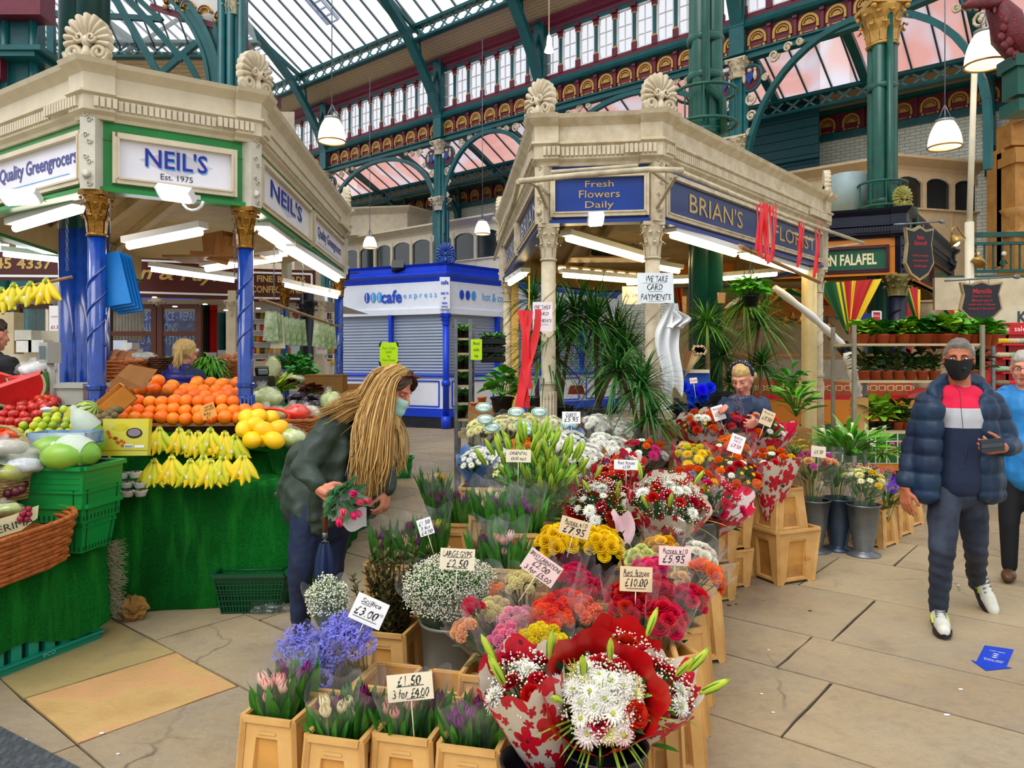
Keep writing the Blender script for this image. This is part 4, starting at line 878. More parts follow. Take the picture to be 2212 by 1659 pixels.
def mk_carn():
 a=MB();R_.seed(3)
 for k in range(26):
  t=(k+.5)/26;el=PI/2*(1-t**.8)*.95;an=k*2.4;d=V(cos(an)*cos(el),sin(an)*cos(el),sin(el));s=d.cross(Z);s=(s if s.length>.1 else V(1,0,0)).normalized();nn=s.cross(d)
  ph=ru(0,6);a.grid(lambda u,v:d*(.25+.7*v)+s*((u-.5)*(.2+.75*v))+nn*(.11*sin(u*14+ph)*v)+d*(.07*sin(u*23+ph))*v,7,2)
 a.ball((0,0,.2),(.55,.55,.45),8,5,0);a.lathe([(.12,-.8),(.2,-.5),(.26,-.1),(.3,.1)],8,m=1);return a.mesh('carnation_bloom',[petal,lf])
def mk_lily():
 a=MB()
 for i in range(6):
  an=2*PI*i/6;d=V(cos(an)*.75,sin(an)*.75,.65);a.leaf((0,0,-.3),d,1.2,.5,.55,6,0,.3)
  a.tube([V(0,0,-.2),V(cos(an+.5)*.25,sin(an+.5)*.25,.6)],.025,4,1);a.ball((cos(an+.5)*.27,sin(an+.5)*.27,.62),(.09,.04,.04),5,4,2)
 return a.mesh('lily_bloom',[petal,ygr,mt('anther','#8a4a14',.7)])
def mk_bud():
 a=MB();a.lathe([(.02,0),(.075,.12),(.105,.35),(.115,.6),(.085,.82),(.03,.96),(.005,1)],8)
 for k in range(3):an=k*2.1;a.tube([V(.1*cos(an),.1*sin(an),.15),V(.125*cos(an),.125*sin(an),.55),V(.02*cos(an),.02*sin(an),.98)],.018,4,1)
 return a.mesh('lily_bud',[petal,lfy])
def mk_tulip():
 a=MB()
 for i in range(6):
  a0=2*PI*i/6;q=.9 if i%2 else 1.0
  def f(u,v):w=.78*(1-.75*v**3)*(.7+.3*sin(PI*min(1,v*1.2)));an=a0+(u-.5)*w*1.9;rr=q*.33*sin(PI*(.12+.74*v))+.03;return (rr*cos(an),rr*sin(an),v*(1-.12*(2*u-1)**2))
  a.grid(f,4,5)
 a.lathe([(.05,-.1),(.12,0),(.2,.1)],8,m=0);return a.mesh('tulip_bloom',[petal])
def mk_bell():
 a=MB();R_.seed(9)
 for k in range(34):
  an=k*2.4;t=(k+.5)/34;z=.9-1.5*t;r=math.sqrt(max(.05,1-(z*.85)**2))*.72;c=V(r*cos(an),r*sin(an),z*.9)
  for j in range(5):b=2*PI*j/5+k;d=(c.normalized()+V(cos(b),sin(b),sin(b*2))*.9).normalized();a.leaf(c,d,.34,.13,.1,2,0,.1)
 return a.mesh('scilla_bloom',[petal])
BL['rose']=mk_rose();BL['chrys']=mk_radial('chrysanthemum_bloom',[(20,1,.08),(19,.9,.38),(16,.72,.72),(11,.5,1.05)],.16,.13,.18,.12,ygr,.3);BL['daisy']=mk_radial('daisy_bloom',[(16,1,.12),(14,.85,.35)],.2,.22,.2,.15,ygr,.25)
BL['gerbera']=mk_radial('gerbera_bloom',[(24,1,.1),(20,.75,.3),(14,.5,.55)],.16,.2,.15,.1,brn,.2);BL['carn']=mk_carn();BL['lily']=mk_lily();BL['bud']=mk_bud();BL['tulip']=mk_tulip();BL['bell']=mk_bell()
BL['freesia']=mk_radial('small_bloom',[(6,1,.5),(5,.7,1.0)],.3,.2,.4,0,yel,.3)
def calla():
 a=MB();
 def f(u,v):an=2*PI*u;rr=(.12+.5*v**1.6)*(1+.35*cos(an)*v);return (rr*cos(an)*1.0+.35*v*v,rr*sin(an),v*1.3-.5+.3*v*cos(an))
 a.grid(f,10,5,0,True,True);a.tube([V(0,0,-.3),V(.08,0,.6)],.07,6,1);return a.mesh('calla_bloom',[petal,yel])
BL['calla']=calla()
NMB={'rose':'rose_bloom','chrys':'chrysanthemum_bloom','daisy':'daisy_bloom','gerbera':'gerbera_bloom','carn':'carnation_bloom','lily':'lily_bloom','bud':'lily_bud','tulip':'tulip_bloom','bell':'scilla_bloom','freesia':'small_bloom','calla':'calla_bloom'}
SZ={'rose':.035,'chrys':.042,'daisy':.026,'gerbera':.045,'carn':.028,'lily':.065,'bud':.115,'tulip':.055,'bell':.045,'freesia':.018,'calla':.035}
def axrot(ax):
 ax=Vector(ax).normalized();return ax.to_track_quat('Z','Y')
def bouquet(label,px,py,d,R,blooms,axis=(0,-.35,1),L=.42,gyp=0,leaves=26,lm=lf,wrap='film',flare=1.18,wtop=.03,wbot=.10,dome=.45,name='bouquet',cat='bouquet',group=None,palm=0,seed=0,twin=None,bare=False,stem=.018,wrap2=None,ll=.13,lw=.03,zig=14):
 R_.seed(hash(label)%9999 if False else sum(map(ord,label))+seed);ax=Vector(axis).normalized();c=P(px,py,d);base=c-ax*L;q=axrot(ax)
 root=RT(name,label,cat,base,group=group,rot=q.to_euler());lst=[]
 for k,col,n,*s in blooms:lst+=[(k,col,s[0] if s else 1.0)]*n
 R_.shuffle(lst);N_=len(lst);a=MB();ph=ru(0,6)
 for i,(k,col,s) in enumerate(lst):
  t=math.sqrt((i+.5)/N_);r=R*t*.95;an=i*2.399+ph;z=L+R*dome*(1-t*t)+ru(-.012,.012);p=V(r*cos(an),r*sin(an),z);nrm=V(cos(an)*t*.75,sin(an)*t*.75,1).normalized()
  up=.0
  if k=='bud':nrm=V(cos(an)*.55*t+ru(-.2,.2),sin(an)*.55*t+ru(-.2,.2),1).normalized();p=p+nrm*.01;up=.03
  o=bpy.data.objects.new(NMB[k],BL[k]);COL.objects.link(o);o.parent=root;o.location=p+nrm*up;o.rotation_euler=(nrm.to_track_quat('Z','Y')@Euler((0,0,ru(0,6))).to_quaternion()).to_euler();z_=SZ[k]*s*ru(.88,1.12);o.scale=(z_,)*3;o.color=lin(col)
  a.tube([V(p.x*.12,p.y*.12,0),V(p.x*.55,p.y*.55,L*.6),p-nrm*.01],.0025,4,1,False)
 for i in range(leaves):
  an=ru(0,2*PI);r=R*ru(.15,1.0);z=L*ru(.55,1.0);a.leaf((r*cos(an)*.7,r*sin(an)*.7,z-.03),(cos(an)*.8,sin(an)*.8,ru(.3,1.4)),ll*ru(.7,1.2),lw*ru(.7,1.2),.2,4,0,roll=ru(-.5,.5))
 for i in range(palm):
  an=2*PI*i/palm+ru(-.2,.2);a.leaf((R*.5*cos(an),R*.5*sin(an),L*.8),(cos(an),sin(an),ru(.2,.9)),R*ru(.9,1.5),.007,.35,5,2,.1)
 OB(a,'foliage',[lm,stemm,lfl],root)
 if gyp:g=gypmesh(gyp,R*1.05,R*(dome+.35),.0042,L);o=OB(g,'gypsophila_sprays',[gypw,stemm],root);o['kind']='stuff'
 def mkwrap(style,r1,h0,h1,zz,nm='wrapper',r0=.03):
  b=MB();circ=2*PI*r1;sd=ru(0,9)
  def f(u,v):
   an=2*PI*u;rr=r0+(r1-r0)*(v**.85);w=1+.05*sin(an*3+sd)*v+.025*sin(an*zig/2+sd)*v+(.03*sin(an*zig))*v**3;z=h0+(h1-h0)*v+zz*abs(sin(an*zig/4+sd))*v**4+zz*.5*sin(an*2+sd)*v**3;return (rr*w*cos(an),rr*w*sin(an),z)
  ids=[];nu=48;nv=7
  for j in range(nv+1):
   ids.append([b.add(f(i/nu,j/nv),(i/nu*circ,(h1-h0)*j/nv)) for i in range(nu+1)])
  for j in range(nv):
   for i in range(nu):b.face([ids[j][i],ids[j][i+1],ids[j+1][i+1],ids[j+1][i]],0,True)
  return OB(b,nm,W[style],root)
 if wrap:mkwrap(wrap,R*flare,L*wbot,L+wtop,.05)
 if wrap2:mkwrap(wrap2[0],R*wrap2[1],L*wbot,L+wrap2[2],.04,'inner_wrapper')
 if not bare:b=MB();b.tube([V(0,0,0),V(0,0,L*.3)],[stem,stem*.9],10,0);OB(b,'tied_stems',stemm,root)
 return root
OCT=[V(1,0,0),V(0,1,0),V(-1,0,0),V(0,-1,0),V(0,0,1),V(0,0,-1)];OCF=[(0,1,4),(1,2,4),(2,3,4),(3,0,4),(1,0,5),(2,1,5),(3,2,5),(0,3,5)]
def gypmesh(n,R,H,r,z0,cone=False):
 a=MB()
 for i in range(n):
  t=math.sqrt(rnd());an=ru(0,2*PI);z=z0+H*(1-t*t)*ru(.5,1.1)+ru(-.02,.02)
  if cone:z=z0+H*ru(0,1)*(1.1-.55*t)
  p=V(R*t*cos(an),R*t*sin(an),z);b=len(a.v);q=r*ru(.7,1.3)
  for o in OCT:a.add(p+o*q)
  for f in OCF:a.face([b+k for k in f],0,True)
  if i%4==0:a.tube([V(p.x*.5,p.y*.5,z-.12),p],.0012,3,1,False)
 return a
# ---------------------------------------------------------------- plastic flower crates
def crate_mesh(name,wt,lt,wb,lb,h,mats):
 a=MB();tk=.008
 def C(s,v): # corner s, height v
  w=wb+(wt-wb)*v;l=lb+(lt-lb)*v;sx,sy=((-1,-1),(1,-1),(1,1),(-1,1))[s%4];return V(sx*w/2,sy*l/2,h*v)
 for s in range(4):
  A=lambda u,v,o=0.0,s=s:C(s,v).lerp(C(s+1,v),(u+1)/2)-V(*[((0,-1),(1,0),(0,1),(-1,0))[s][k] for k in (0,1)],0)*o
  hu=((-.56,.08),(.56,.08),(.42,.80),(-.42,.80));
  a.poly([A(-1,0),A(-.70,0),A(-.42,1),A(-1,1)][::1]);a.poly([A(-.70,0),A(-.62,.05),A(-.42,.80),A(-.42,1)]);a.poly([A(.70,0),A(1,0),A(1,1),A(.42,1)]);a.poly([A(.62,.05),A(.70,0),A(.42,1),A(.42,.80)])
  a.poly([A(-.42,.80),A(.42,.80),A(.42,1),A(-.42,1)]);a.poly([A(-.62,.05),A(.62,.05),A(.56,.09),A(-.56,.09)]);a.poly([A(-.62,.05),A(-.56,.09),A(-.42,.80)]);a.poly([A(.56,.09),A(.62,.05),A(.42,.80)])
  q=[(-.56,.09),(.56,.09),(.42,.80),(-.42,.80)];r=[(-.50,.11),(.50,.11),(.38,.77),(-.38,.77)]
  for k in range(4):a.poly([A(*q[k]),A(*q[(k+1)%4]),A(*r[(k+1)%4],.02),A(*r[k],.02)])
  a.poly([A(*x,.02) for x in r],1)
  for z0,z1 in ((.84,.87),):a.poly([A(-.36,z0,-.004),A(.36,z0,-.004),A(.34,z1,-.004),A(-.34,z1,-.004)])
  # corner post and lip
  a.bar(A(-.97,.01,-.003),A(-.97,.99,-.003),.018,.018)
  a.bar(A(-1,.985,-.004),A(1,.985,-.004),.016,.02)
 iw,il=wt/2-tk,lt/2-tk;bw,bl=wb/2*.8,lb/2*.8
 T=[V(-iw,-il,h),V(iw,-il,h),V(iw,il,h),V(-iw,il,h)];B=[V(-bw,-bl,.04),V(bw,-bl,.04),V(bw,bl,.04),V(-bw,bl,.04)];O=[C(s,1) for s in range(4)]
 for k in range(4):j=(k+1)%4;a.poly([T[k],T[j],B[j],B[k]][::-1],2);a.poly([O[k],O[j],T[j],T[k]])
 a.poly(B,2);return a.mesh(name,mats)
pl=mt('crate_plastic','#dcae6a',.42,var=.22,vs=7,c2='#c79655',spec=.45);pl2=mt('crate_recess','#c08a48',.45,var=.25,vs=9);pl3=mt('crate_inside','#d39a4c',.5,var=.2)  # orange glow inside the crates is painted into the inner wall colour
CRS=crate_mesh('flower_crate',.19,.21,.235,.255,.34,[pl,pl2,pl3]);CRL=crate_mesh('flower_crate',.33,.26,.27,.22,.40,[pl,pl2,pl3]);CRI=crate_mesh('flower_crate',.24,.24,.31,.29,.38,[pl,pl2,pl3])
HC={id(CRS):.34,id(CRL):.40,id(CRI):.38}
def crate(label,px,py,d,me=CRS,rz=-.24,levels=None,s=1.0,group=None,under='crate under the '):
 c=P(px,py,d);h=HC[id(me)];n=levels or max(1,round(c.z/(h*s)));hz=c.z/n
 for k in range(n):
  o=bpy.data.objects.new('flower_crate',me);COL.objects.link(o);o.location=(c.x,c.y,hz*(n-1-k));o.rotation_euler=(0,0,rz);o.scale=(s,s,hz/h*.998)
  tag(o,label if k==0 else ('lower '*(k))+'peach '+under+label.split(' crate ')[-1] if ' crate ' in label else label+' (stacked beneath)','crate',group)
 return c
crate('front peach plastic crate nearest the sandy flagstone, holding pale pink tulips',612,1523,2.71);crate('front peach crate second from the left, holding purple and cream tulips',750,1563,2.575);crate('front peach crate third from the left, below the £1.50 card',892,1560,2.585);crate('front peach crate with a white barcode sticker, beside the black bucket',1030,1582,2.51)
crate('empty peach crate behind the £1.50 card, left one',838,1460,2.965);crate('empty peach crate behind the £1.50 card, right one',965,1477,2.89);crate('peach crate holding the mauve scilla',728,1462,2.96,s=1.12);crate('peach crate full of brown-green ruscus behind the scilla card',846,1350,3.52,s=1.05);crate('plain peach crate between grey bucket and carnations',1062,1440,2.95)
def bucket(name,label,px,py,d,r,h,mat,rb=None,lipm=None,foot=False,cat='bucket'):
 c=P(px,py,d);b=V(c.x,c.y,c.z-h);rb=rb or r*.72;a=MB();base=[(rb,0)] if not foot else [(r*1.05,0),(r*1.05,.01),(rb*.95,.03),(rb*.9,.04)]
 a.lathe(base+[(rb+(r-rb)*.5,h*.5),(r*.99,h*.96),(r*1.04,h*.965),(r*1.06,h),(r*.98,h),(r*.95,h*.9),(rb*.8,.06)],28);root=OB(a,name,mat,loc=b,label=label,cat=cat)
 return root
blk=mt('bucket_black','#131722',.3,var=.1,spec=.6);gry=mt('bucket_grey','#8b8a80',.35,.3,var=.2,vs=3);zinc=mt('bucket_zinc','#777c80',.35,.55,var=.2,vs=8);zincb=mt('bucket_steelblue','#3f5166',.3,.5,var=.3,vs=3)
bucket('flower_bucket','tall grey bucket holding the large white gypsophila',975,1338,3.42,.14,CH-(1338-780)*3.42/1600,gry,.115)
def zb(py,d):return CH-(py-780)*d/1600
bucket('flower_bucket','black bucket at the front holding the big red and white bouquet',1305,1606,2.42,.138,zb(1606,2.42),blk,.10);bucket('flower_bucket','black bucket beside the front white floral sleeve',1165,1640,2.35,.12,zb(1640,2.35),blk,.09)
bucket('flower_bucket','wide black bucket under the red floral bouquet in the middle',1455,1148,4.15,.165,zb(1148,4.15),blk,.13);bucket('flower_bucket','black bucket standing behind the wide middle one',1500,1120,4.5,.15,zb(1120,4.5),blk,.12);bucket('flower_bucket','tall narrow black bucket below the dark red bouquet',1355,1110,4.55,.085,zb(1110,4.55),blk,.06)
bucket('flower_bucket','zinc florist vase with the pink and peach bunch',1757,1078,6.25,.135,zb(1078,6.25),zinc,.08,foot=True);bucket('flower_bucket','dark steel blue florist vase between two grey ones',1811,1075,6.3,.13,zb(1075,6.3),zincb,.08,foot=True);bucket('flower_bucket','zinc florist vase with the yellow and cream bunch',1865,1088,6.12,.13,zb(1088,6.12),zinc,.08,foot=True)
# ---------------------------------------------------------------- tulips
def tulips(label,px,py,d,cols,n=7,R=.055,L=.30,axis=(0,-.15,1),wrap=True,nl=26,lm=lft,hgt=.13,sp=.8):
 R_.seed(sum(map(ord,label)));ax=Vector(axis).normalized();c=P(px,py,d);root=RT('tulip_bunch',label,'tulips',c-ax*L,rot=axrot(ax).to_euler());a=MB()
 for i in range(nl):
  an=i*2.4;r=R*math.sqrt((i+.5)/nl);b=V(r*cos(an),r*sin(an),L-.10);dd=V(cos(an)*r/R*.35+ru(-.12,.12),sin(an)*r/R*.35+ru(-.12,.12),1);a.leaf(b,dd,hgt*ru(.8,1.35),.034*ru(.7,1.2),-.02+ru(0,.12),5,0,.35,roll=ru(0,6),shape=lambda t:sin(PI*min(1,.25+t*.75))**.8)
 for i in range(n):
  an=i*2.4+1;r=R*sp*math.sqrt((i+.5)/n);p=V(r*cos(an),r*sin(an),L+ru(-.03,.035));nn=V(cos(an)*.3,sin(an)*.3,1).normalized();a.tube([V(p.x*.4,p.y*.4,0),p],.003,4,1,False)
  o=bpy.data.objects.new('tulip_bloom',BL['tulip']);COL.objects.link(o);o.parent=root;o.location=p;o.rotation_euler=nn.to_track_quat('Z','Y').to_euler();s=.05*ru(.85,1.2);o.scale=(s,s,s);o.color=lin(cols[i%len(cols)])
 OB(a,'leaves',[lm,stemm],root)
 if wrap:
  b=MB();b.grid(lambda u,v:((.03+(R*1.5-.03)*v)*cos(2*PI*u)*(1+.08*sin(u*25)*v),(.03+(R*1.5-.03)*v)*sin(2*PI*u)*(1+.08*sin(u*25)*v),L*.3+(L*.7+hgt*.75)*v+.03*sin(u*19)*v**4),30,5,0,True,True);OB(b,'film_sleeve',film,root)
 return root
pk='#f2b3a8';pp='#6b1552';cr='#efe0b8';vi='#8d3a8a';pkd='#e0708a';rdp='#c32a4a'
for i,(px,py,d,cols,lb) in enumerate(((597,1495,2.70,[pk,pk,'#f4c7b8',pk],'pale pink tulip bunch at the front left crate corner'),(634,1470,2.80,[vi,pp,vi],'purple tulip bunch behind the pale pink ones'),(722,1540,2.56,[pp,cr,cr],'purple and cream tulip bunch, left half of the second front crate'),(775,1528,2.60,[pp,cr,pp],'purple tulip bunch, right half of the second front crate'),
(868,1535,2.57,[pk,'#f3a8a8',pk],'pink tulip bunch, left half of the third front crate'),(918,1525,2.62,[rdp,pk,pp],'mixed tulip bunch mostly leaves, right half of the third front crate'),(1005,1555,2.50,[vi,vi,pp],'violet tulip bunch, left in the stickered crate'),(1050,1560,2.52,[pp,vi],'dark violet tulip bunch leaning against the floral sleeve'),
(838,1172,3.95,[pp,vi,cr],'purple tulip bunch by the kneeside of the leaning shopper'),(890,1165,3.9,[pp,pk,vi],'purple tulip bunch right of the small tilted card'),(935,1150,4.0,[pp,pk,lfl and '#c8d23a'],'leafy tulip bunch with one yellow-green head'),
(938,1045,4.6,['#e8c0b0',cr,'#d8b040'],'cream-tipped tulip bunch sticking out at the top left'),(955,1085,4.4,[pp,vi,pp],'dark purple tulip bunch left in the rear crate'),(1000,1090,4.35,[vi,pp,vi,cr],'violet tulip bunch right in the rear crate'),(1090,1103,3.9,[vi,pp,vi],'violet tulip bunch in front of the lilies, left'),(1138,1108,3.85,[vi,vi,pp],'violet tulip bunch in front of the lilies, right'),
(1055,1180,3.7,[rdp,pp,pk],'red and purple tulip bunch above the large gypsophila'),(1098,1185,3.65,['#f0d0c4',pk,rdp],'white-pink tulip bunch beside the yellow roses'),(1055,1085,4.2,[cr],'green tulip bunch in the small crate left of the lilies'))):
 tulips(lb,px,py,d,cols,R=.062 if d<3 else .07,n=7 if i!=7 else 3,hgt=.14 if d<3 else .17,nl=34)
crate('peach crate with tulips beside the leaning shopper',870,1207,3.95,CRL,-.1);crate('peach crate with dark purple tulips, rear left',985,1122,4.4,CRI,-.1,s=1.0);crate('peach crate with violet tulips in front of the lilies',1118,1142,3.9,CRI,.05,s=1.05);crate('small deep orange-peach crate beside the lilies',1050,1108,4.35,CRS,.1);crate('peach crate with red and white tulips',1085,1215,3.68,CRI,-.2);crate('peach crate under the lilies',1180,1118,4.5,CRI,.1)
crate('peach crate under the blue-sleeved white daisies',1045,1048,5.1,CRL,-.1,s=.9)
# ---------------------------------------------------------------- front bouquets
red='#c00a18';wht='#f6f5ec';lime='#c9d84a';crim='#c4103c';mag='#d81b6a';org='#f06a12';yl='#f6cf16';crm='#f1e6a8';pnk='#f08fae';cor='#f2553c';sal='#f58a72';pea='#f3b98a';drk='#5a0a22'
bouquet('bouquet in a white sleeve printed with red flowers, leaning left at the front',1135,1475,2.38,.13,[('chrys',wht,4),('carn',red,3,1.2),('bud',lime,3,1.1),('rose',red,2)],(-.28,-.25,1),.46,260,16,wrap='pattern',flare=1.12,wtop=.02,wbot=.02,dome=.25)
big=bouquet('big bouquet of white chrysanthemums, gypsophila and roses flaring in a red wrap',1300,1510,2.32,.135,[('chrys',wht,14,1.05),('chrys','#eef0b8',3,.9),('rose',red,4,1.2),('lily','#f3ee9a',1,1.1),('bud',lime,3,.9),('daisy',wht,7,1.3)],(-.02,-.95,1),.36,620,30,lfd,wrap='red',flare=1.38,wtop=.05,wbot=.05,dome=.5,palm=46)
bouquet('bouquet in a red and cream floral sleeve leaning right at the front edge',1428,1478,2.55,.12,[('chrys',wht,5),('rose',red,3),('bud',lime,3),('carn',org,1)],(.55,-.35,1),.40,260,16,wrap='pattern',flare=1.2,wtop=.0,wbot=.02,dome=.25,palm=10)
bouquet('red-wrapped bouquet tucked behind the big front one',1345,1425,2.75,.13,[('chrys',wht,3),('rose',red,6,1.2),('bud',lime,1)],(.05,-.3,1),.36,140,14,wrap='red',flare=1.2)
bouquet('gypsophila and lily bud bouquet behind the blank white card',1255,1428,2.8,.10,[('chrys',wht,4),('bud',lime,3),('rose',red,2)],(-.15,-.3,1),.34,240,16,wrap='film')
carn=[('orange spray carnations lying lowest at the left',1003,1362,2.95,[('carn',pea,7)],.045,(-.8,-.3,1)),('single red carnation bunch with bare stems',1022,1318,3.05,[('carn','#e0184a',3,1.2)],.03,(-.45,-.2,1)),('pale yellow spray carnations left of the pink ones',1066,1322,3.15,[('carn',crm,13)],.07,(-.3,-.2,1)),('pink spray carnations lowest in the sleeve group',1093,1390,2.9,[('carn',pnk,15,.9)],.08,(-.3,-.5,1)),('light pink spray carnations in clear film',1112,1340,3.05,[('carn','#f6b3c4',11,.9)],.065,(-.15,-.35,1)),
('deep pink spray carnations beside the yellow ones',1140,1398,2.9,[('carn','#ee7f98',11,.9)],.065,(-.1,-.5,1)),('cream yellow carnations standing highest in the group',1128,1262,3.35,[('carn',crm,15)],.075,(-.05,-.2,1)),('peach carnations behind the pink film',1072,1278,3.35,[('carn','#f4a060',5)],.045,(-.2,-.1,1)),('coral orange carnations in clear sleeve',1190,1335,3.0,[('carn',cor,17)],.085,(.05,-.4,1)),('scarlet coral carnations right of the cream ones',1222,1305,3.1,[('carn','#f04a3a',12)],.07,(.1,-.3,1)),
('bright yellow carnations at the centre front',1172,1392,2.85,[('carn','#f2dc2c',16)],.085,(0,-.6,1)),('yellow carnations hanging low beside the front sleeve',1180,1445,2.72,[('carn','#ecd42a',8)],.055,(0,-.7,1)),('salmon carnations in a pale printed sleeve',1262,1322,3.05,[('carn',sal,11)],.065,(.35,-.3,1)),('cerise spray carnations behind the carnation price card',1240,1250,3.4,[('carn','#d8205a',16)],.085,(.2,-.25,1)),('dark maroon carnations furthest back in film',1225,1222,3.6,[('carn',drk,12)],.075,(.15,-.2,1)),('rose red carnations leaning over the crate edge',1275,1270,3.2,[('carn','#d42a50',10)],.06,(.3,-.3,1))]
for lb,px,py,d,bl,R,ax in carn:bouquet(lb,px,py,d,R,bl,ax,.34,0,14,lfo,wrap='film',flare=1.35,wtop=.05,wbot=.1,name='carnation_bunch',cat='carnations',ll=.10,lw=.012)
roses=[('deep red rose bunch beneath the red roses card',1358,1300,3.05,[('rose',red,17,1.0)],.095,(-.05,-.45,1)),('crimson rose bunch lowest at the right of the pair',1440,1335,2.95,[('rose','#d00c34',11,1.1)],.08,(.08,-.5,1)),('crimson rose bunch behind the two red ones',1425,1282,3.2,[('rose',crim,14,1.0)],.09,(.1,-.4,1)),('crimson rose bunch at the crate edge over the aisle',1492,1290,3.15,[('rose','#cf1040',10,1.0)],.07,(.25,-.35,1)),('hot pink rose bunch behind the red roses card',1408,1232,3.45,[('rose','#e8307c',13,.9)],.085,(.05,-.35,1)),
('orange rose bunch pointing out over the aisle',1528,1238,3.3,[('rose',org,8,1.25)],.075,(.75,-.3,1)),('peach and cream rose bunch in film',1478,1254,3.35,[('rose','#f2cf8e',12,.75),('rose','#f0907a',3,.75)],.065,(.2,-.3,1)),('pale green-yellow rose bunch',1383,1203,3.6,[('rose','#dfe58a',12,.85)],.075,(-.1,-.3,1)),('golden yellow rose bunch behind the roses card',1432,1182,3.7,[('rose','#f0b818',12,.9)],.08,(0,-.25,1)),('white rose bunch in a cream sleeve',1512,1196,3.6,[('rose','#f4efe0',12,.9)],.08,(.35,-.25,1)),('pale yellow rose bunch under the pink roses card',1455,1232,3.5,[('rose','#eceba0',9,.8)],.06,(.1,-.3,1))]
for lb,px,py,d,bl,R,ax in roses:bouquet(lb,px,py,d,R,bl,ax,.36,0,16,lfd,wrap='film',flare=1.28,wtop=.06,wbot=.1,name='rose_bunch',cat='roses',ll=.09,lw=.035)
for lb,px,py,ax in (('bright yellow rose bunch in a black and gold sleeve, left of the two',1204,1166,(-.1,-.6,1)),('bright yellow rose bunch in a black and gold sleeve, beside the pink paper',1301,1172,(.05,-.6,1))):
 o=bouquet(lb,px,py,3.75,.105,[('rose','#f8d414',17,1.05)],ax,.34,0,14,lfd,wrap='black',flare=1.06,wtop=-.05,wbot=.05,name='rose_bunch',cat='roses')
a=MB();a.grid(lambda u,v:(-.05+.10*u+.03*sin(v*3),.03*sin(u*5),.17*v+.02*sin(u*9)),8,6);OB(a,'paper_sleeve',W['pink'],loc=P(1338,1178,3.9),label='crumpled pink tissue sleeve standing beside the yellow roses',cat='paper')
edge=[(1330,1395,2.9),(1400,1400,2.88),(1432,1402,2.92),(1345,1345,3.2),(1446,1345,3.22),(1462,1290,3.5),(1425,1290,3.5),(1240,1330,3.25),(1180,1300,3.45),(1280,1290,3.55),(1497,1240,4.0),(1446,1225,4.0),(1390,1220,4.1),(1300,1215,4.1),(1215,1225,4.0),(1120,1380,3.15),(1190,1420,2.9)]
nm=['front row under the red roses','front row under the crimson roses','front right corner by the aisle','second row under the deep red roses','aisle side, second from the front','aisle side, third from the front','under the crimson roses, third row','under the coral carnations','under the cream carnations','under the maroon carnations','aisle side under the orange roses','under the peach roses','under the green-yellow roses','under the right yellow roses','under the left yellow roses','under the pink carnations','under the yellow carnations']
for (px,py,d),n_ in zip(edge,nm):crate('peach plastic crate '+n_,px,py,d,CRI if px>1431 else CRS,.35 if px>1431 else -.1,1,s=.80 if px>1431 else 1.0)
# gypsophila, scilla, ruscus
def bulk(name,label,cat,px,py,d,R,H,n,mats,r=.004,ax=(0,-.2,1),L=.34,wrap=True,cone=True):
 R_.seed(n);ax=Vector(ax).normalized();c=P(px,py,d);root=RT(name,label,cat,c-ax*L,rot=axrot(ax).to_euler());g=gypmesh(n,R,H,r,L*.75,cone)
 for i in range(50):an=ru(0,6.3);q=R*math.sqrt(rnd())*.9;g.tube([V(0,0,0),V(q*.5*cos(an),q*.5*sin(an),L*.6),V(q*cos(an),q*sin(an),L+H*.3*rnd())],.0013,3,1,False)
 o=OB(g,'sprays',mats,root);o['kind']='stuff'
 if wrap:b=MB();b.grid(lambda u,v:((.02+(R*1.15-.02)*v)*cos(2*PI*u),(.02+(R*1.15-.02)*v)*sin(2*PI*u),L*.1+(L*.95)*v+.03*sin(u*19)*v**4),30,5,0,True,True);OB(b,'film_sleeve',film,root)
bulk('gypsophila_bunch','large white gypsophila mass in the tall grey bucket','gypsophila',972,1255,3.42,.22,.24,6000,[gypw,stemm],.0034,(0,-.1,1),.40)
bulk('gypsophila_bunch','gypsophila bunch in paper behind the scilla, leaning left','gypsophila',705,1275,3.15,.09,.16,1500,[gypw,stemm],.0036,(-.12,0,1),.34);
for i,(px,py,R) in enumerate(((650,1400,.075),(712,1395,.08),(765,1392,.075),(690,1440,.07),(745,1370,.07))):
 bouquet('mauve blue scilla bunch '+('nearest the shopper','at the middle of the crate','beside the scilla card','drooping over the crate front','at the back of the crate')[i],px,py,2.98-.04*(i==3),R,[('bell','#8f8fe6',8,.95)],(-.35+.12*i if i<3 else -.1,-.45,1),.30,0,0,lf,wrap='film',flare=1.3,name='scilla_bunch',cat='scilla',dome=.5)
R_.seed(77);root=RT('ruscus_bundle','bundle of brown-green ruscus foliage behind the scilla card','foliage',P(846,1400,3.55));a=MB()
for i in range(40):
 an=ru(0,6.3);r=ru(0,.07);b=V(r*cos(an),r*sin(an),0);tip=V(ru(-.16,.12),ru(-.1,.1),ru(.28,.55));pts=[b.lerp(b+tip,t)+V(0,0,0) for t in (0,.35,.7,1)];a.tube(pts,.003,4,1,False)
 for k in range(34):t=k/34;p=b+tip*t;an2=k*2.4;a.leaf(p,(cos(an2),sin(an2),.7),.045,.020,.1,2,0)
OB(a,'leafy_stems',[mt('ruscus','#56592a',.5,var=.3,vs=20,island=.4),brn],root)
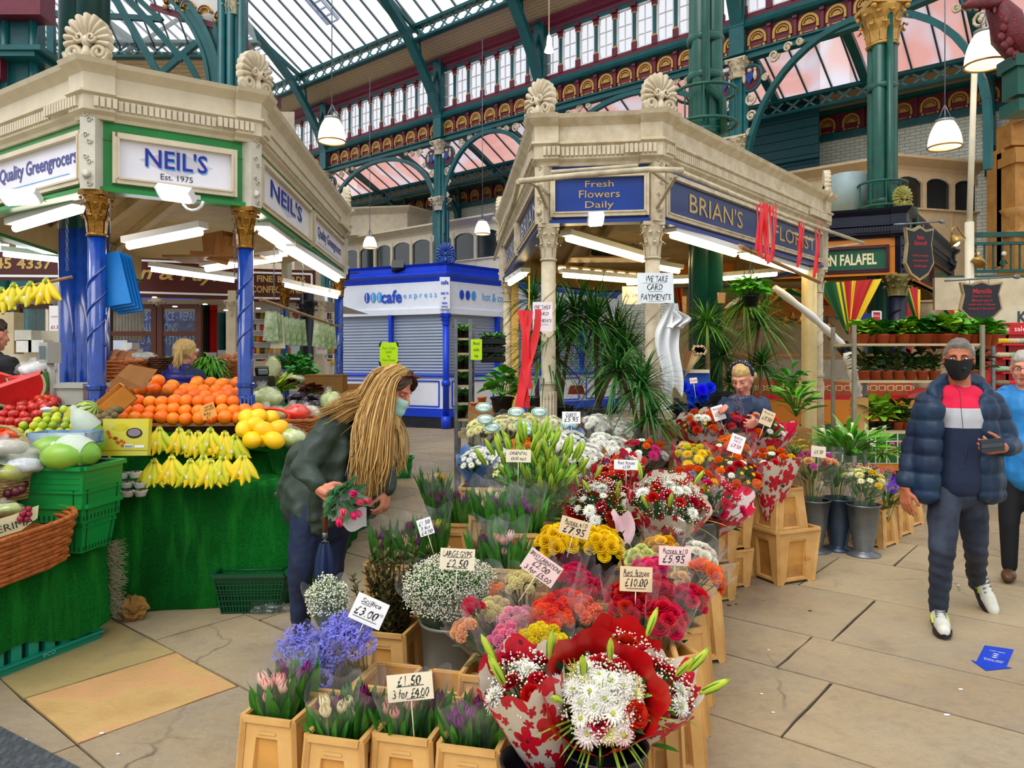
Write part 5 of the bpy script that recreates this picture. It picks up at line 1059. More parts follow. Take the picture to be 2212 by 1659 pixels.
# ---------------------------------------------------------------- middle and rear bouquets
mixed=[('rose',red,4),('gerbera',org,2),('chrys',wht,2),('freesia',yl,8),('gerbera',mag,1)]
MB_=[('dark red wrapped bouquet with gypsophila, daisies and lily buds left of the middle',1300,1090,4.3,.19,[('chrys',wht,7),('rose','#9c0a1c',5),('bud',lime,5),('daisy',wht,5)],(-.15,-.55,1),.42,420,'red',1.1,0),
('bouquet in cream and red floral wrap standing in the wide black bucket',1447,1085,4.1,.20,[('chrys',wht,7),('rose',red,6),('bud',lime,4),('gerbera',red,2)],(.05,-.5,1),.42,420,'pattern',1.15,14),
('bouquet of red and white with a translucent magenta floral sleeve behind the middle one',1548,1075,4.6,.19,[('gerbera',red,3),('rose',mag,3)],(.35,-.5,1),.42,60,'patternm',1.25,0),
('lily and gypsophila bouquet between the lilies and the red roses',1245,1050,4.55,.10,[('chrys',wht,5),('bud',lime,5),('rose',red,3)],(-.1,-.4,1),.36,260,'film',1.2,0),
('mixed bunch of red gerbera and daisies by the dracaena stem',1390,975,5.3,.17,[('gerbera',red,4),('daisy',wht,5,1.2),('chrys',wht,1,1.2),('gerbera',mag,2),('carn',org,3)],(.1,-.4,1),.40,0,'film',1.2,0),
('mixed bunch with a big white daisy and purple statice',1345,1010,4.9,.13,[('chrys',wht,2,1.1),('rose',red,3),('freesia','#6a50c0',8),('carn',org,3)],(0,-.4,1),.38,60,'pattern',1.15,0),
('red gerbera and rose bunch left of the middle card',1320,1035,4.7,.12,[('rose',red,5),('carn',cor,3),('daisy',wht,3)],(-.1,-.45,1),.36,90,'pattern',1.1,0),
('yellow chrysanthemum bunch in orange wrap',1500,985,5.15,.14,[('chrys',yl,9),('carn','#e8e04a',5)],(0,-.4,1),.40,0,'patternm',1.2,0),
('orange and red mixed bouquet in floral wrap nearest the florist on her left',1508,918,5.7,.17,[('carn',org,7,1.3),('chrys',wht,3),('rose',red,3),('freesia',yl,8)],(-.15,-.4,1),.42,0,'pattern',1.2,0),
('red gerbera bouquet in floral wrap just before the florist',1583,915,5.75,.16,[('gerbera',red,5),('rose',red,2),('freesia',yl,6)],(.05,-.4,1),.42,0,'pattern',1.25,0),
('magenta-printed bouquet below the florist price card',1655,925,5.7,.16,[('carn',org,5,1.2),('daisy',wht,3),('freesia',crm,6)],(.15,-.35,1),.42,0,'patternm',1.35,0),
('orange gerbera and freesia bouquet in the centre right',1570,975,5.2,.16,[('gerbera',org,4),('carn','#f4901a',5,1.2),('rose',red,4),('freesia','#6a50c0',5),('daisy',wht,3)],(0,-.45,1),.42,0,'film',1.2,0),
('red and yellow mixed bouquet below the tilted red-edged card',1590,1022,4.9,.17,[('rose',red,5),('freesia',yl,12),('carn',org,6,1.2),('daisy',wht,3)],(.1,-.5,1),.42,0,'film',1.15,0),
('yellow and red bouquet in a tall floral sleeve on the inverted crate',1672,995,5.35,.155,[('carn',yl,4,1.2),('rose','#e01818',4),('daisy',wht,5,1.1),('carn',org,4,1.2)],(.05,-.12,1),.46,0,'pattern',1.2,0),
('orange lily and carnation bunch low between crates and middle bucket',1500,1040,4.75,.13,[('carn',org,5,1.2),('freesia','#6a50c0',6),('carn',yl,3,1.2)],(.1,-.5,1),.36,0,'film',1.2,0),
('pink and peach bouquet in clear film in the zinc vase',1757,1000,6.2,.19,[('carn','#e85ac8',11,1.1),('rose','#f2c08a',6,1.25),('carn','#b81e5a',3)],(-.02,-.15,1),.42,0,'film',1.25,0),
('wilting brown-green bunch in the dark steel vase',1812,1010,6.35,.14,[('daisy','#6e5a4a',6),('freesia','#8a7a60',8)],(0,-.1,1),.40,0,'film',1.2,0),
('yellow and cream chrysanthemum bouquet in the right zinc vase',1868,1035,6.1,.165,[('chrys','#f4efa0',8),('daisy','#f6f3c0',5,1.3),('carn',yl,3,1.2)],(.02,-.2,1),.40,200,'film',1.2,0),
('purple trachelium bunch beside the walking man',1925,1050,6.4,.12,[('bell','#7a3ad8',9,.9)],(.1,-.1,1),.36,0,None,1.2,0)]
for lb,px,py,d,R,bl,ax,L,gy,wr,fl_,pm in MB_:bouquet(lb,px,py,d,R,bl,ax,L,gy,30,lfd if 'red' in lb else lf,wrap=wr,flare=fl_,wtop=.0 if wr!='film' else .05,wbot=.04,palm=pm)
# lilies
for i,(px,py,R) in enumerate(((1110,1015,.15),(1150,985,.15),(1200,1020,.14),(1180,1060,.11))):
 bouquet('lime green lily bud bunch '+('left, in the film sleeve','tallest, behind the growers card','right, nearest the gypsophila bouquet','lower right with one open yellow bud')[i],px,py,4.35+.12*(i==1),R,[('bud','#bcd84e',15,1.15)]+([('lily','#eef0a0',1,.6)] if i in(0,3) else []),(-.12+.1*i,-.3,1),.46,0,40,lfy,wrap='film',flare=1.15,wtop=-.02,name='lily_bunch',cat='lilies',ll=.16,lw=.022)
# white chrysanthemums and friends in front of the florist kiosk
WC=[('white daisy chrysanthemum bunch in a blue printed sleeve, left',1032,990,5.1,.13,'daisy',wht,26,'blue',1.12),('white daisy bunch in clear film with dark stems',1083,990,5.1,.11,'daisy',wht,22,'film',1.15),('orange chrysanthemum bunch in a black sleeve',1128,972,5.2,.10,'carn','#f59a12',14,'black',1.15),('white chrysanthemum bunch with an orange printed flower on the sleeve',1205,958,5.25,.11,'chrys',wht,13,'film',1.15),('white chrysanthemum bunch in blue paper below the curlys card',1237,948,5.35,.10,'daisy',wht,18,'blue',1.1),('round white chrysanthemum bunch lowest at the centre',1262,985,5.1,.13,'chrys',wht,16,'kraft',1.06),
('pale yellow chrysanthemum bunch far left with green oval label',1040,925,5.75,.12,'chrys','#f3f0b4',13,'film',1.2),('pale yellow chrysanthemum bunch second in the rear row',1090,918,5.8,.12,'chrys','#f5f2c2',13,'film',1.2),('pale yellow chrysanthemum bunch third in the rear row',1142,915,5.8,.12,'chrys','#f3f0b4',13,'film',1.2),('cream chrysanthemum bunch fourth in the rear row',1190,920,5.8,.11,'chrys','#f6f4d4',13,'film',1.2),('white curly chrysanthemum bunch right of its card',1290,915,5.7,.12,'chrys',wht,13,'film',1.2),('white chrysanthemum bunch at the right end of the rear row',1345,925,5.7,.11,'chrys',wht,12,'film',1.2),('white chrysanthemum bunch drooping by the dracaena pots',1330,965,5.4,.11,'chrys',wht,12,'kraft',1.15),('white chrysanthemum bunch at the middle right with pink ribbon',1300,955,5.45,.10,'chrys',wht,12,'film',1.2)]
for lb,px,py,d,R,k,col,n,wr,fl_ in WC:bouquet(lb,px,py,d,R,[(k,col,n,1.05 if k!='carn' else 1.2)],(-.1 if px<1100 else .05,-.5,1),.42,0,16,lfd,wrap=wr,flare=fl_,wtop=.03 if wr=='film' else -.02,wbot=.05,name='chrysanthemum_bunch',cat='chrysanthemums')
for i,(px,py,d) in enumerate(((1045,862,5.72),(1048,888,5.6),(1063,905,5.6),(1115,872,5.6),(1130,900,5.55),(1165,872,5.7),(1135,912,5.5),(1230,900,5.6))):
 c=P(px,py+18,d-.12);a=MB();X=Matrix.Rotation(PI/2-.3,3,'X');a.lathe([(0,0),(.062,0),(.062,.003),(0,.003)],20,c,0,X=X,ax=.6);a.lathe([(.05,.004),(.056,.004),(.056,.005),(.05,.005)],20,c,1,False,X=X,ax=.6);x=V(1,0,0);u=V(0,.29,.95);text(a,('TWYFORD','FLOWERS')[i%2],c+V(0,-.006,0),x,u,.085,.022,1);OB(a,'oval_label',[mt('label_pale','#dfeee6',.5,var=0),mt('label_green','#1f8a6a',.5,var=0)],origin=c,label='green and white oval growers label in the pale yellow chrysanthemums, '+('highest at the left end','left, upper','left, lower','centre left upper','centre','centre right upper','lowest of all','by the curlys card')[i],cat='label')
# stacks of peach crates at the florist side
for i,(px,py,d,me,rz,n,s) in enumerate(((1600,1062,5.6,CRL,.5,2,.9),(1570,1100,5.3,CRL,.4,2,.85),(1535,1130,5.0,CRL,.4,2,.85),(1480,1160,4.9,CRL,.3,1,.9),(1420,1180,4.8,CRL,.1,1,.9),(1330,1120,4.95,CRI,0,2,.9),(1610,1010,6.0,CRL,.5,2,.9),(1540,960,6.1,CRL,.4,2,.9),(1440,960,6.0,CRL,.3,2,.9),(1260,960,5.9,CRL,0,2,.9),(1160,960,5.9,CRL,0,2,.9),(1090,1000,5.5,CRL,0,2,.9),(1210,1010,5.4,CRL,0,2,.9),(1290,1030,5.2,CRL,0,2,.9),(1400,1040,5.2,CRL,.2,2,.9),(1490,1070,5.2,CRL,.2,2,.9))):
 crate('peach stacking crate under the '+('orange mixed bouquets beside the inverted crate','red mixed bouquets, next stack','magenta sleeved bouquet','middle bouquets, low','wide black bucket area','dark red bouquet','florist bouquets at the back right','florist bouquets at the back centre','gerbera bunches at the back','curly chrysanthemums at the back','pale chrysanthemums at the back left','white daisies, rear','centre chrysanthemums','round white bunch','daisy and gerbera bunches','yellow chrysanthemum bunch')[i],px,py,d,me,rz,n,s)
c=P(1690,1135,5.45);o=bpy.data.objects.new('flower_crate',CRL);COL.objects.link(o);o.location=(c.x,c.y,0);o.scale=(1.22,1.2,c.z/.4);o.rotation_euler=(0,0,.42);tag(o,'large peach stacking crate with a red printed emblem on the aisle corner','crate')
a=MB();
for s in (-1,1):a.tube([V(s*.012+.012*cos(t*.7)*.8,0,.02*sin(t*.7)) for t in range(10)],.002,4,0,False)
e=OB(a,'printed_emblem',redm,o);e.location=(.085,-.118,.18);e.rotation_euler=(0,0,0)
h=.30;o2=bpy.data.objects.new('flower_crate',CRI);COL.objects.link(o2);o2.location=(c.x-.03,c.y,c.z-.02);o2.scale=(.95,.92,(P(1670,1050,5.45).z-c.z+.02)/.38);o2.rotation_euler=(0,0,.42);tag(o2,'upturned peach crate standing on the crate with the red emblem','crate')
for i,(px,py,d,rz) in enumerate(((1890,1095,6.5,.7),(1925,1085,6.9,.7),(1950,1075,7.3,.7),(1790,1085,6.9,.5))):
 crate('low pale yellow crate '+('nearest at the right of the zinc vases','second along the right row','last along the right row by the man','glimpsed between the zinc vases')[i],px,py,d,CRI,rz,1,.95)
# ---------------------------------------------------------------- dracaenas and other plants
def spiky(a,c,n,L,w,m=0,lo=-.5,hi=1.3,droop=.55):
 for i in range(n):
  an=i*2.4+ru(-.2,.2);el=lo+(hi-lo)*rnd();d=V(cos(an)*cos(el),sin(an)*cos(el),sin(el));a.leaf(V(*c)+d*.02,d,L*ru(.75,1.15),w,droop*ru(.3,1.2),6,m,.25,shape=lambda t:(1-t)**.6*(.5+.5*min(1,t*5)) )
drl=leafm('dracaena_leaf','#2c6e22');drl2=leafm('dracaena_light','#5d9a30')
def dracaena(label,heads,base,d,n=80,L=.42,w=.022,m=drl,tr=.018):
 R_.seed(sum(map(ord,label)));b=P(base[0],base[1],d);root=RT('dracaena_plant',label,'dracaena',b);a=MB()
 for px,py,dd in heads:h=P(px,py,d+dd);mid=b.lerp(h,.5)+V((h.x-b.x)*-.15,0,0);a.tube([b,mid,h],[tr*1.1,tr,tr*.85],8)
 OB(a,'trunk',mt('dracaena_bark','#8a6a44',.8,var=.3,vs=40,bump=.5,bsc=80),root,world=True)
 for px,py,dd in heads:a=MB();spiky(a,P(px,py,d+dd),int(n*1.6),L*1.08,w);o=OB(a,'leaf_crown',m,root,world=True)
 a=MB();a.lathe([(.09,-.2),(.12,0),(.125,.02),(.11,.02),(.1,-.05)],16,b);OB(a,'pot',black,root,world=True);return root
dracaena('tall dracaena with dark spiky crowns right of the red ribbons',[(1200,700,0),(1245,680,.2),(1180,760,-.1)],(1210,880),6.5,90,.50)
dracaena('dracaena with the widest dark crown between the two cream columns',[(1285,700,0),(1330,720,.2),(1350,770,-.1)],(1290,885),6.6,95,.52);dracaena('dracaena with lower dark crowns left of the second column',[(1335,800,-.2),(1385,835,-.35)],(1385,960),6.0,80,.42)
dracaena('dracaena behind the handwritten card on the left column',[(1150,650,0)],(1160,860),7.6,60,.42);dracaena('small dracaena drooping beside the second column foot',[(1405,905,0)],(1412,985),5.5,50,.26)
dracaena('single-stemmed dracaena with a slim pale trunk in front of the green column',[(1527,700,0)],(1530,880),6.9,80,.36,.017,drl2,.022);dracaena('bushy pale green dracaena at the right of the green column',[(1610,655,0),(1640,700,.2)],(1625,880),7.4,110,.45,.02,drl2);dracaena('dracaena with low crowns directly behind the florist head',[(1645,790,0),(1560,770,.3)],(1640,920),7.2,80,.34,.018,drl)
dracaena('grassy dark dracaena in the gap left of the florist',[(1575,830,.2)],(1575,930),7.3,60,.3,.014,drl)
def leafy(name,label,cat,px,py,d,R,H,n,L,w,m,pot=None,prot=.06,droop=.4,fl=None,group=None,sc=None,potm=None):
 R_.seed(sum(map(ord,label)));b=P(px,py,d);root=RT(name,label,cat,b,group=group);a=MB()
 for i in range(n):
  an=i*2.4;t=math.sqrt((i+.5)/n);p=V(R*t*cos(an)*.6,R*t*sin(an)*.6,H*ru(.2,1)*(1-.35*t));dd=V(cos(an)*(.3+t),sin(an)*(.3+t),ru(.1,1.0));a.tube([V(0,0,0),p],.0025,3,1,False);a.leaf(p,dd,L*ru(.7,1.2),w*ru(.7,1.2),droop,4,0,roll=ru(-.6,.6))
 OB(a,'foliage',[m,stemm],root)
 if potm is not None:a=MB();a.lathe([(prot*.75,-prot*1.3),(prot,-.01),(prot*1.1,-.01),(prot*1.1,.012),(prot*.9,.012),(prot*.8,-.03)],16);OB(a,'pot',potm,root)
 if fl:
  k,col,nf,sf=fl
  for i in range(nf):an=i*2.4+.7;t=math.sqrt((i+.5)/nf);o=bpy.data.objects.new(NMB[k],BL[k]);COL.objects.link(o);o.parent=root;o.location=(R*t*cos(an)*.95,R*t*sin(an)*.95,H*(1.05-.3*t)+ru(-.02,.03));o.scale=(SZ[k]*sf,)*3;o.color=lin(col);o.rotation_euler=(ru(-.4,.1),ru(-.4,.4),ru(0,6))
 return root
tpot=mt('terracotta_pot','#c0562a',.7,var=.15)
hp=leafy('hanging_plant','bright green trailing pothos in a black hanging pot under the florist sign','plant',1622,640,6.8,.17,.18,44,.16,.10,leafm('pothos','#55b21e'),potm=black,prot=.075,droop=.5)
a=MB();
for k in range(3):a.tube([V(.07*cos(k*2.1),.07*sin(k*2.1),0),V(0,0,.32)],.004,4)
a.tube([V(0,0,.32),V(0,0,.45)],.004,4);OB(a,'hanger',black,hp)
leafy('calla_plants','dense tray of white calla lilies with upright leaves','calla lilies',1835,985,6.6,.34,.26,90,.24,.045,lfy,fl=('calla','#f2f4d0',14,1.0),droop=.15)
leafy('geranium_tray','tray of salmon pink geraniums below the callas','geraniums',1880,1045,6.5,.22,.14,60,.06,.05,lf,fl=('carn','#f58a84',22,.85));leafy('geranium_tray','tray of pink geraniums behind the salmon ones','geraniums',1955,985,7.2,.16,.10,40,.06,.05,lf,fl=('carn','#f09ab8',12,.8));leafy('spider_plant','variegated pale spider plant right of the callas','plant',1905,990,6.7,.12,.10,50,.18,.014,lfl,droop=.6)
leafy('fern_tray','low green fern tray in front of the callas','plant',1800,1020,6.6,.2,.08,60,.10,.03,lf);leafy('solidago_bunch','yellow solidago bunch beside the cream post','flowers',1715,985,6.0,.12,.12,40,.06,.01,lfl,fl=('freesia','#d8d020',24,.9));leafy('lily_plants','tall lily and ginger foliage by the cream post','plant',1720,900,6.3,.16,.30,46,.2,.05,lfy,fl=('lily','#f4eec8',3,.7),droop=.2)
leafy('lily_plants','broad bright leaves left of the cream corner post','plant',1710,850,6.8,.14,.26,40,.16,.05,leafm('leaf_vivid','#3fa022'),droop=.3)
leafy('anthurium_plant','light green broad-leaved plant in cellophane left of the red ribbon','plant',1085,860,6.6,.16,.30,40,.16,.10,lfy,potm=black,prot=.1)
root=RT('blue_rose_bunch','bunch of bright blue dyed roses with dark leaves','roses',P(1495,905,6.0));R_.seed(4)
for i,(px,py) in enumerate(((1478,836),(1503,848),(1519,858),(1534,838),(1496,862),(1492,845),(1517,842),(1494,882))):
 o=bpy.data.objects.new('rose_bloom',BL['rose']);COL.objects.link(o);o.parent=root;o.location=P(px,py,5.95+.03*(i%3))-root.location;o.scale=(.047,)*3;o.rotation_euler=(PI/2*.8+ru(-.2,.2),ru(-.3,.3),0);o.color=lin('#0d3cf0')
a=MB();
for i in range(60):a.leaf((ru(-.12,.1),ru(-.05,.06),ru(0,.12)),(ru(-1,1),ru(-.6,.3),ru(-.3,1)),.12,.05,.4,4,0,roll=ru(0,3))
OB(a,'foliage',leafm('leaf_navy','#0e2436'),root)
# ---------------------------------------------------------------- greengrocer display
def grass_mat():
 t=NT('grass_cloth');co=t.coord();n1=t.noise(co,2.2,4);n2=t.noise(co,120,3,.8);n3=t.noise(t.coord('Object',(1,1,.15)),14,3)
 c=t.ramp(n1,[(.35,'#04661c'),(.65,'#0b8a2a')]);c=t.mix(t.ramp(n2,[(.42,(0,0,0,1)),(.62,(.7,.7,.7,1))]),c,lin('#023f12'));c=t.mix(t.ramp(n3,[(.5,(0,0,0,1)),(.75,(.45,.45,.45,1))]),c,lin('#35b53a'))
 t.bsdf(c,.85,0,.15,bump=n2,bs=1.0,bd=.02);return t.m
grass=grass_mat()
def drape(path,prof,name,label,fold=.02,hem=.0,seed=1,sub=26):
 """cloth swept over stepped tiers with soft folds in the hanging front"""
 R_.seed(seed);pts=[]
 for a,b in zip(path,path[1:]):
  n=max(2,int((V(*b)-V(*a)).length/.06))
  for i in range(n):pts.append(V(*a).lerp(V(*b),i/n))
 pts.append(V(*path[-1]));pr=[]
 for a,b in zip(prof,prof[1:]):
  n=max(1,int(math.hypot(b[0]-a[0],b[1]-a[1])/.07))
  for i in range(n):pr.append((a[0]+(b[0]-a[0])*i/n,a[1]+(b[1]-a[1])*i/n))
 pr.append(prof[-1]);mb=MB();rows=[];N_=len(pts)
 for i,p in enumerate(pts):
  a=pts[max(0,i-1)];b=pts[min(N_-1,i+1)];d=(b-a).normalized();n=V(d.y,-d.x);row=[]
  for o,z in pr:
   k=fold*(1-min(1,z/.8))*(noise.noise(V(i*.22,z*1.2,seed))*2)+ .012*noise.noise(V(i*.3,z*3+o*3,seed+5));zz=z+.012*noise.noise(V(i*.35,o*5,seed+9))
   if z<.25:zz+=hem*noise.noise(V(i*.15,0,seed+3))
   row.append(mb.add((p.x+n.x*(o+k),p.y+n.y*(o+k),max(.004,zz))))
  rows.append(row)
 for a,b in zip(rows,rows[1:]):
  for j in range(len(pr)-1):mb.face([a[j],b[j],b[j+1],a[j+1]],0,True)
 R_.seed(seed)
 return OB(mb,name,grass,origin=(path[0][0],path[0][1],0),label=label,cat='cloth')
drape([(-2.62,4.66),(-2.0,4.78),(-1.46,4.88),(-1.38,5.0),(-1.4,6.5),(-1.5,9.3)],[(0,.0),(0,.78),(-.02,.81),(-.25,.83),(-.28,.95),(-.30,.98),(-.53,1.0),(-.56,1.06),(-1.2,1.12),(-1.22,.9)],'grass_cloth','dark green artificial grass cloth over the stepped banana stand',.05,.02,3)
drape([(-2.95,2.85),(-2.58,3.74),(-2.36,4.30),(-2.40,4.42),(-2.62,4.5)],[(.01,.10),(0,.50),(-.03,.53),(-.34,.55),(-.37,.95),(-.40,.99),(-.9,1.16),(-1.7,1.36),(-1.7,.9)],'grass_cloth','bright green artificial grass cloth over the low front platform under the baskets',.03,.10,8)
a=MB();R_.seed(2)
for i in range(420):
 t=rnd();p=V(-2.36+ru(-.02,.03),4.34+ru(-.02,.04),.12+.42*t);a.bar(p,p+V(ru(.02,.07),ru(-.03,.05),ru(-.05,.03)),.0015,.0015)
OB(a,'frayed_edge',mt('frayed_backing','#9a9178',.9),origin=(-2.36,4.34,.3),label='frayed grey backing fringe at the end of the low green cloth',cat='fringe')
a=MB();a.box((-2.0,5.4,.4),(1.0,.9,.75));a.box((-2.2,7.5,.4),(.8,3.2,.8));a.box((-3.6,4.9,.45),(1.2,1.6,.85));OB(a,'display_table',wood,label='wooden trestle table under the green grass cloth',cat='table')
# fruit prototypes
def fmat(name,c,r=.35,c2=None,sc=3,coat=0,bump=.12,bsc=90):return mt(name,c,r,var=.15,vs=sc,c2=c2,bump=bump,bsc=bsc,island=0,coat=coat)
def rmat(name,cols,r=.35,nz=None):
 t=NT(name);oi=t.n('ShaderNodeObjectInfo');c=t.ramp(oi.outputs['Random'],[(i/(len(cols)-1),x) for i,x in enumerate(cols)])
 if nz:c=t.mix(t.ramp(t.noise(t.coord(),nz[1],3),[(.4,(0,0,0,1)),(.65,(1,1,1,1))]),c,lin(nz[0]))
 t.bsdf(c,r,bump=t.noise(t.coord(),60,2),bs=.08);return t.m
def fruit(name,prof,m,n=14,dim=None,stem=None):
 a=MB();a.lathe(prof,n,cap=False)
 if stem:a.tube([V(0,0,prof[-1][1]-.02),V(.05,0,prof[-1][1]+stem)],.04,5,1)
 return a.mesh(name,[m,brn])
ballp=[(.001,-1),(.34,-.94),(.68,-.73),(.9,-.42),(.99,-.05),(.95,.32),(.78,.62),(.5,.84),(.2,.93),(.001,.90)]
FM={'orange':fruit('orange',ballp,rmat('orange_peel',['#ff7a0a','#ff8c12','#ff6a04','#ff9a1a'],.38)),
'red_apple':fruit('red_apple',[(.001,-.7),(.3,-.85),(.7,-.7),(.97,-.2),(1,.2),(.8,.65),(.4,.8),(.1,.62),(.001,.55)],rmat('red_apple_skin',['#9c0a18','#c4101c','#7c0612'],.25,('#d84a30',2)),14,None,.35),
'lime':fruit('green_fruit',[(.001,-1.1),(.3,-.98),(.75,-.6),(.98,0),(.85,.5),(.5,.9),(.2,1.1),(.001,1.15)],rmat('lime_skin',['#9ab81e','#c2cf28','#86a81c','#d2cc30'],.35)),
'green_apple':fruit('green_apple',[(.001,-.7),(.3,-.85),(.7,-.7),(.97,-.2),(1,.2),(.8,.65),(.4,.8),(.1,.62),(.001,.55)],rmat('green_apple_skin',['#b8cc20','#c8d42c','#a4c01c'],.28),14,None,.35),
'melon':fruit('yellow_melon',[(.001,-1),(.34,-.94),(.68,-.73),(.9,-.42),(1,0),(.9,.42),(.68,.73),(.34,.94),(.001,1)],rmat('melon_skin',['#ffc80a','#ffd01a','#fbb808'],.4)),
'kiwi':fruit('kiwi_fruit',ballp,rmat('kiwi_skin',['#6a5a38','#7a6a44','#5c5034'],.85)),
'aubergine':fruit('aubergine',[(.001,-1),(.5,-.9),(.75,-.5),(.7,.1),(.5,.7),(.3,1.1),(.001,1.2)],rmat('aubergine_skin',['#1c0a20','#26102c'],.12)),
'potato':fruit('potato',[(.001,-1),(.5,-.85),(.85,-.3),(.8,.4),(.5,.85),(.001,1)],rmat('potato_skin',['#b8744a','#c48558','#a8643c'],.7)),
'tomato':fruit('tomato',[(.001,-.8),(.6,-.7),(1,-.1),(.9,.4),(.5,.7),(.001,.6)],rmat('tomato_skin',['#e8481a','#f0622a'],.25)),
'cherry':fruit('grape_berry',ballp,rmat('berry_skin',['#a00c38','#c41c4a','#d84a6a'],.2),8),'onion':fruit('red_onion',ballp,rmat('onion_skin',['#4a1420','#5c1c2a','#3a0e18'],.3),10)}
def put(key,name,label,group,cat,lst,r,sq=1.0,seed=0):
 R_.seed(seed+len(lst));first=None
 for q in lst:
  px,py,d=q[:3];c=P(px,py,d);rr=r*ru(.93,1.07);o=bpy.data.objects.new(name,FM[key]);COL.objects.link(o);o.location=c;o.rotation_euler=(ru(-.5,.5),ru(-.5,.5),ru(0,6)) if sq==1 else (PI/2*ru(.7,1.2),0,ru(0,6));o.scale=(rr,rr,rr*sq);tag(o,label,cat,group)
def rows(spec,dx,dy=0):
 out=[]
 for y,x0,x1,d in spec:
  n=max(1,int((x1-x0)/dx+.5))
  for i in range(n+1):out.append((x0+(x1-x0)*i/max(1,n)+ru(-2,2),y+ru(-2.5,2.5),d+ru(-.02,.02)))
 return out
R_.seed(11)
put('orange','orange','large navel orange in the front cardboard tray with the orange price card','front tray of navel oranges','orange',rows([(903,264,515,5.16),(886,272,556,5.25),(868,300,505,5.34),(896,535,560,5.2)],27),.048)
put('orange','orange','large navel orange heaped in the rear tray before the woman in the purple gilet','rear heap of navel oranges','orange',rows([(856,392,523,5.62),(842,272,400,5.72),(845,415,520,5.72),(832,305,372,5.8),(828,425,512,5.85)],29)+[(342,822,5.75),(424,829,5.78),(478,830,5.8)],.053)
put('melon','yellow_melon','yellow honeydew melon in the heap right of the bananas','yellow melons','melon',[(533,902,5.1),(556,900,5.12),(528,926,5.0),(553,918,5.02),(572,930,5.0),(602,925,5.05),(545,950,4.95),(592,951,4.95),(585,905,5.2),(568,948,5.0)],.058,1.25)
put('lime','green_fruit','small yellow-green fruit in the wide left tray','small green fruit','green fruit',rows([(975,10,60,4.30),(962,8,95,4.35),(948,12,130,4.42),(935,20,150,4.48),(921,50,160,4.55),(908,80,165,4.62),(897,100,168,4.68),(886,120,160,4.75),(985,30,60,4.28)],20.5),.028)
put('red_apple','red_apple','shiny dark red apple in the tray behind the green fruit','dark red apples','apple',rows([(935,0,25,4.62),(912,2,60,4.72),(896,5,80,4.8),(882,20,100,4.86),(872,50,115,4.92),(866,90,118,4.96)],23),.037)
put('green_apple','green_apple','large green apple in front of the torn card tray','large green apples','apple',[(90,990,4.15),(128,980,4.18),(132,958,4.25),(108,1002,4.12),(142,1002,4.1),(60,975,4.3),(150,972,4.22),(122,1000,4.12)],.046)
put('tomato','tomato','orange-red tomato at the left picture edge','orange tomatoes','tomato',rows([(926,2,25,4.2),(938,0,30,4.17),(950,4,28,4.14)],17),.032)
put('tomato','tomato','peach-coloured fruit beside the watermelon slices','peachy fruit by the watermelon','fruit',rows([(836,72,100,5.1),(848,70,100,5.05),(858,68,104,5.0),(826,84,100,5.2)],15),.034)
put('aubergine','aubergine','glossy dark aubergine on the right wing of the stall','aubergines','aubergine',[(622,862,6.2),(640,858,6.2),(660,866,6.1),(675,858,6.2),(690,862,6.15),(650,874,6.0),(668,878,5.95),(685,874,6.0),(700,856,6.3),(635,872,6.05)],.045,1.1)
put('potato','potato','red-brown potato heaped in the wicker basket behind the oranges','potatoes','potato',[(236,770,6.6),(250,766,6.6),(265,768,6.6),(280,770,6.6),(295,774,6.6),(244,778,6.5),(262,779,6.5),(280,781,6.5),(300,782,6.5)],.05,1.2)
put('potato','potato','pale potato in the far wicker basket beside the second blue column','far potatoes','potato',[(478,776,7.0),(490,772,7.0),(502,775,7.0),(512,770,7.0),(486,783,6.9),(500,784,6.9),(515,782,6.9)],.045,1.1)
put('onion','red_onion','dark red onion in the small handled basket','red onions','onion',[(10,1058,3.95),(24,1054,3.95),(38,1050,4.0),(50,1046,4.0),(18,1066,3.9),(34,1062,3.9),(46,1058,3.92),(5,1048,4.05),(55,1038,4.05)],.026)
put('cherry','grape_berry','small pink-red grape heaped in the corner wicker basket','red grapes','grape',rows([(1128,0,20,3.74),(1121,0,32,3.78),(1114,4,40,3.82),(1107,8,46,3.86),(1100,12,50,3.9),(1134,0,8,3.72)],7.5),.0115)
# trays and boxes
def tray(name,label,cen,sz,rz,m,inner=None,tilt=(0,0),t=.008,cat='box',world=None):
 root=OB(MB(),name,m) if False else None;a=MB();w,l,h=sz
 for s in (-1,1):a.box((s*(w/2-t/2),0,h/2),(t,l,h),0);a.box((0,s*(l/2-t/2),h/2),(w,t,h),0)
 a.box((0,0,t/2),(w,l,t),1);o=OB(a,name,[m,inner or m],loc=cen,label=label,cat=cat);o.rotation_euler=(tilt[0],tilt[1],rz);return o
tray('fruit_tray','dark cardboard tray under the front navel oranges',P(400,932,5.28)+V(0,.1,-.01),(.92,.36,.10),.1,mt('card_dark','#3a1f14',.7),cardm,(.25,0));tray('fruit_tray','brown cardboard tray under the rear heap of navel oranges',P(400,872,5.85),(.92,.3,.09),.06,cardm,None,(.15,0))
tray('fruit_tray','small red-brown tray between the two orange heaps',P(338,872,5.55),(.30,.12,.07),.05,mt('tray_redbrown','#6e2418',.7))
k=tray('kiwi_box','long orange and brown cardboard box of kiwi fruit tipped between the column and the oranges',P(236,905,4.86),(.16,.42,.12),-.9,mt('box_orange','#d8862c',.65),cardm,(.75,.1))
R_.seed(6);put('kiwi','kiwi_fruit','fuzzy brown kiwi fruit in the tipped long box','kiwi fruit','kiwi',[(212,902,4.70),(226,898,4.72),(222,912,4.68),(238,892,4.76),(234,906,4.70),(248,884,4.80),(246,897,4.76),(256,874,4.85),(258,886,4.82),(268,872,4.90),(262,868,4.92),(214,890,4.76)],.026,1.15)
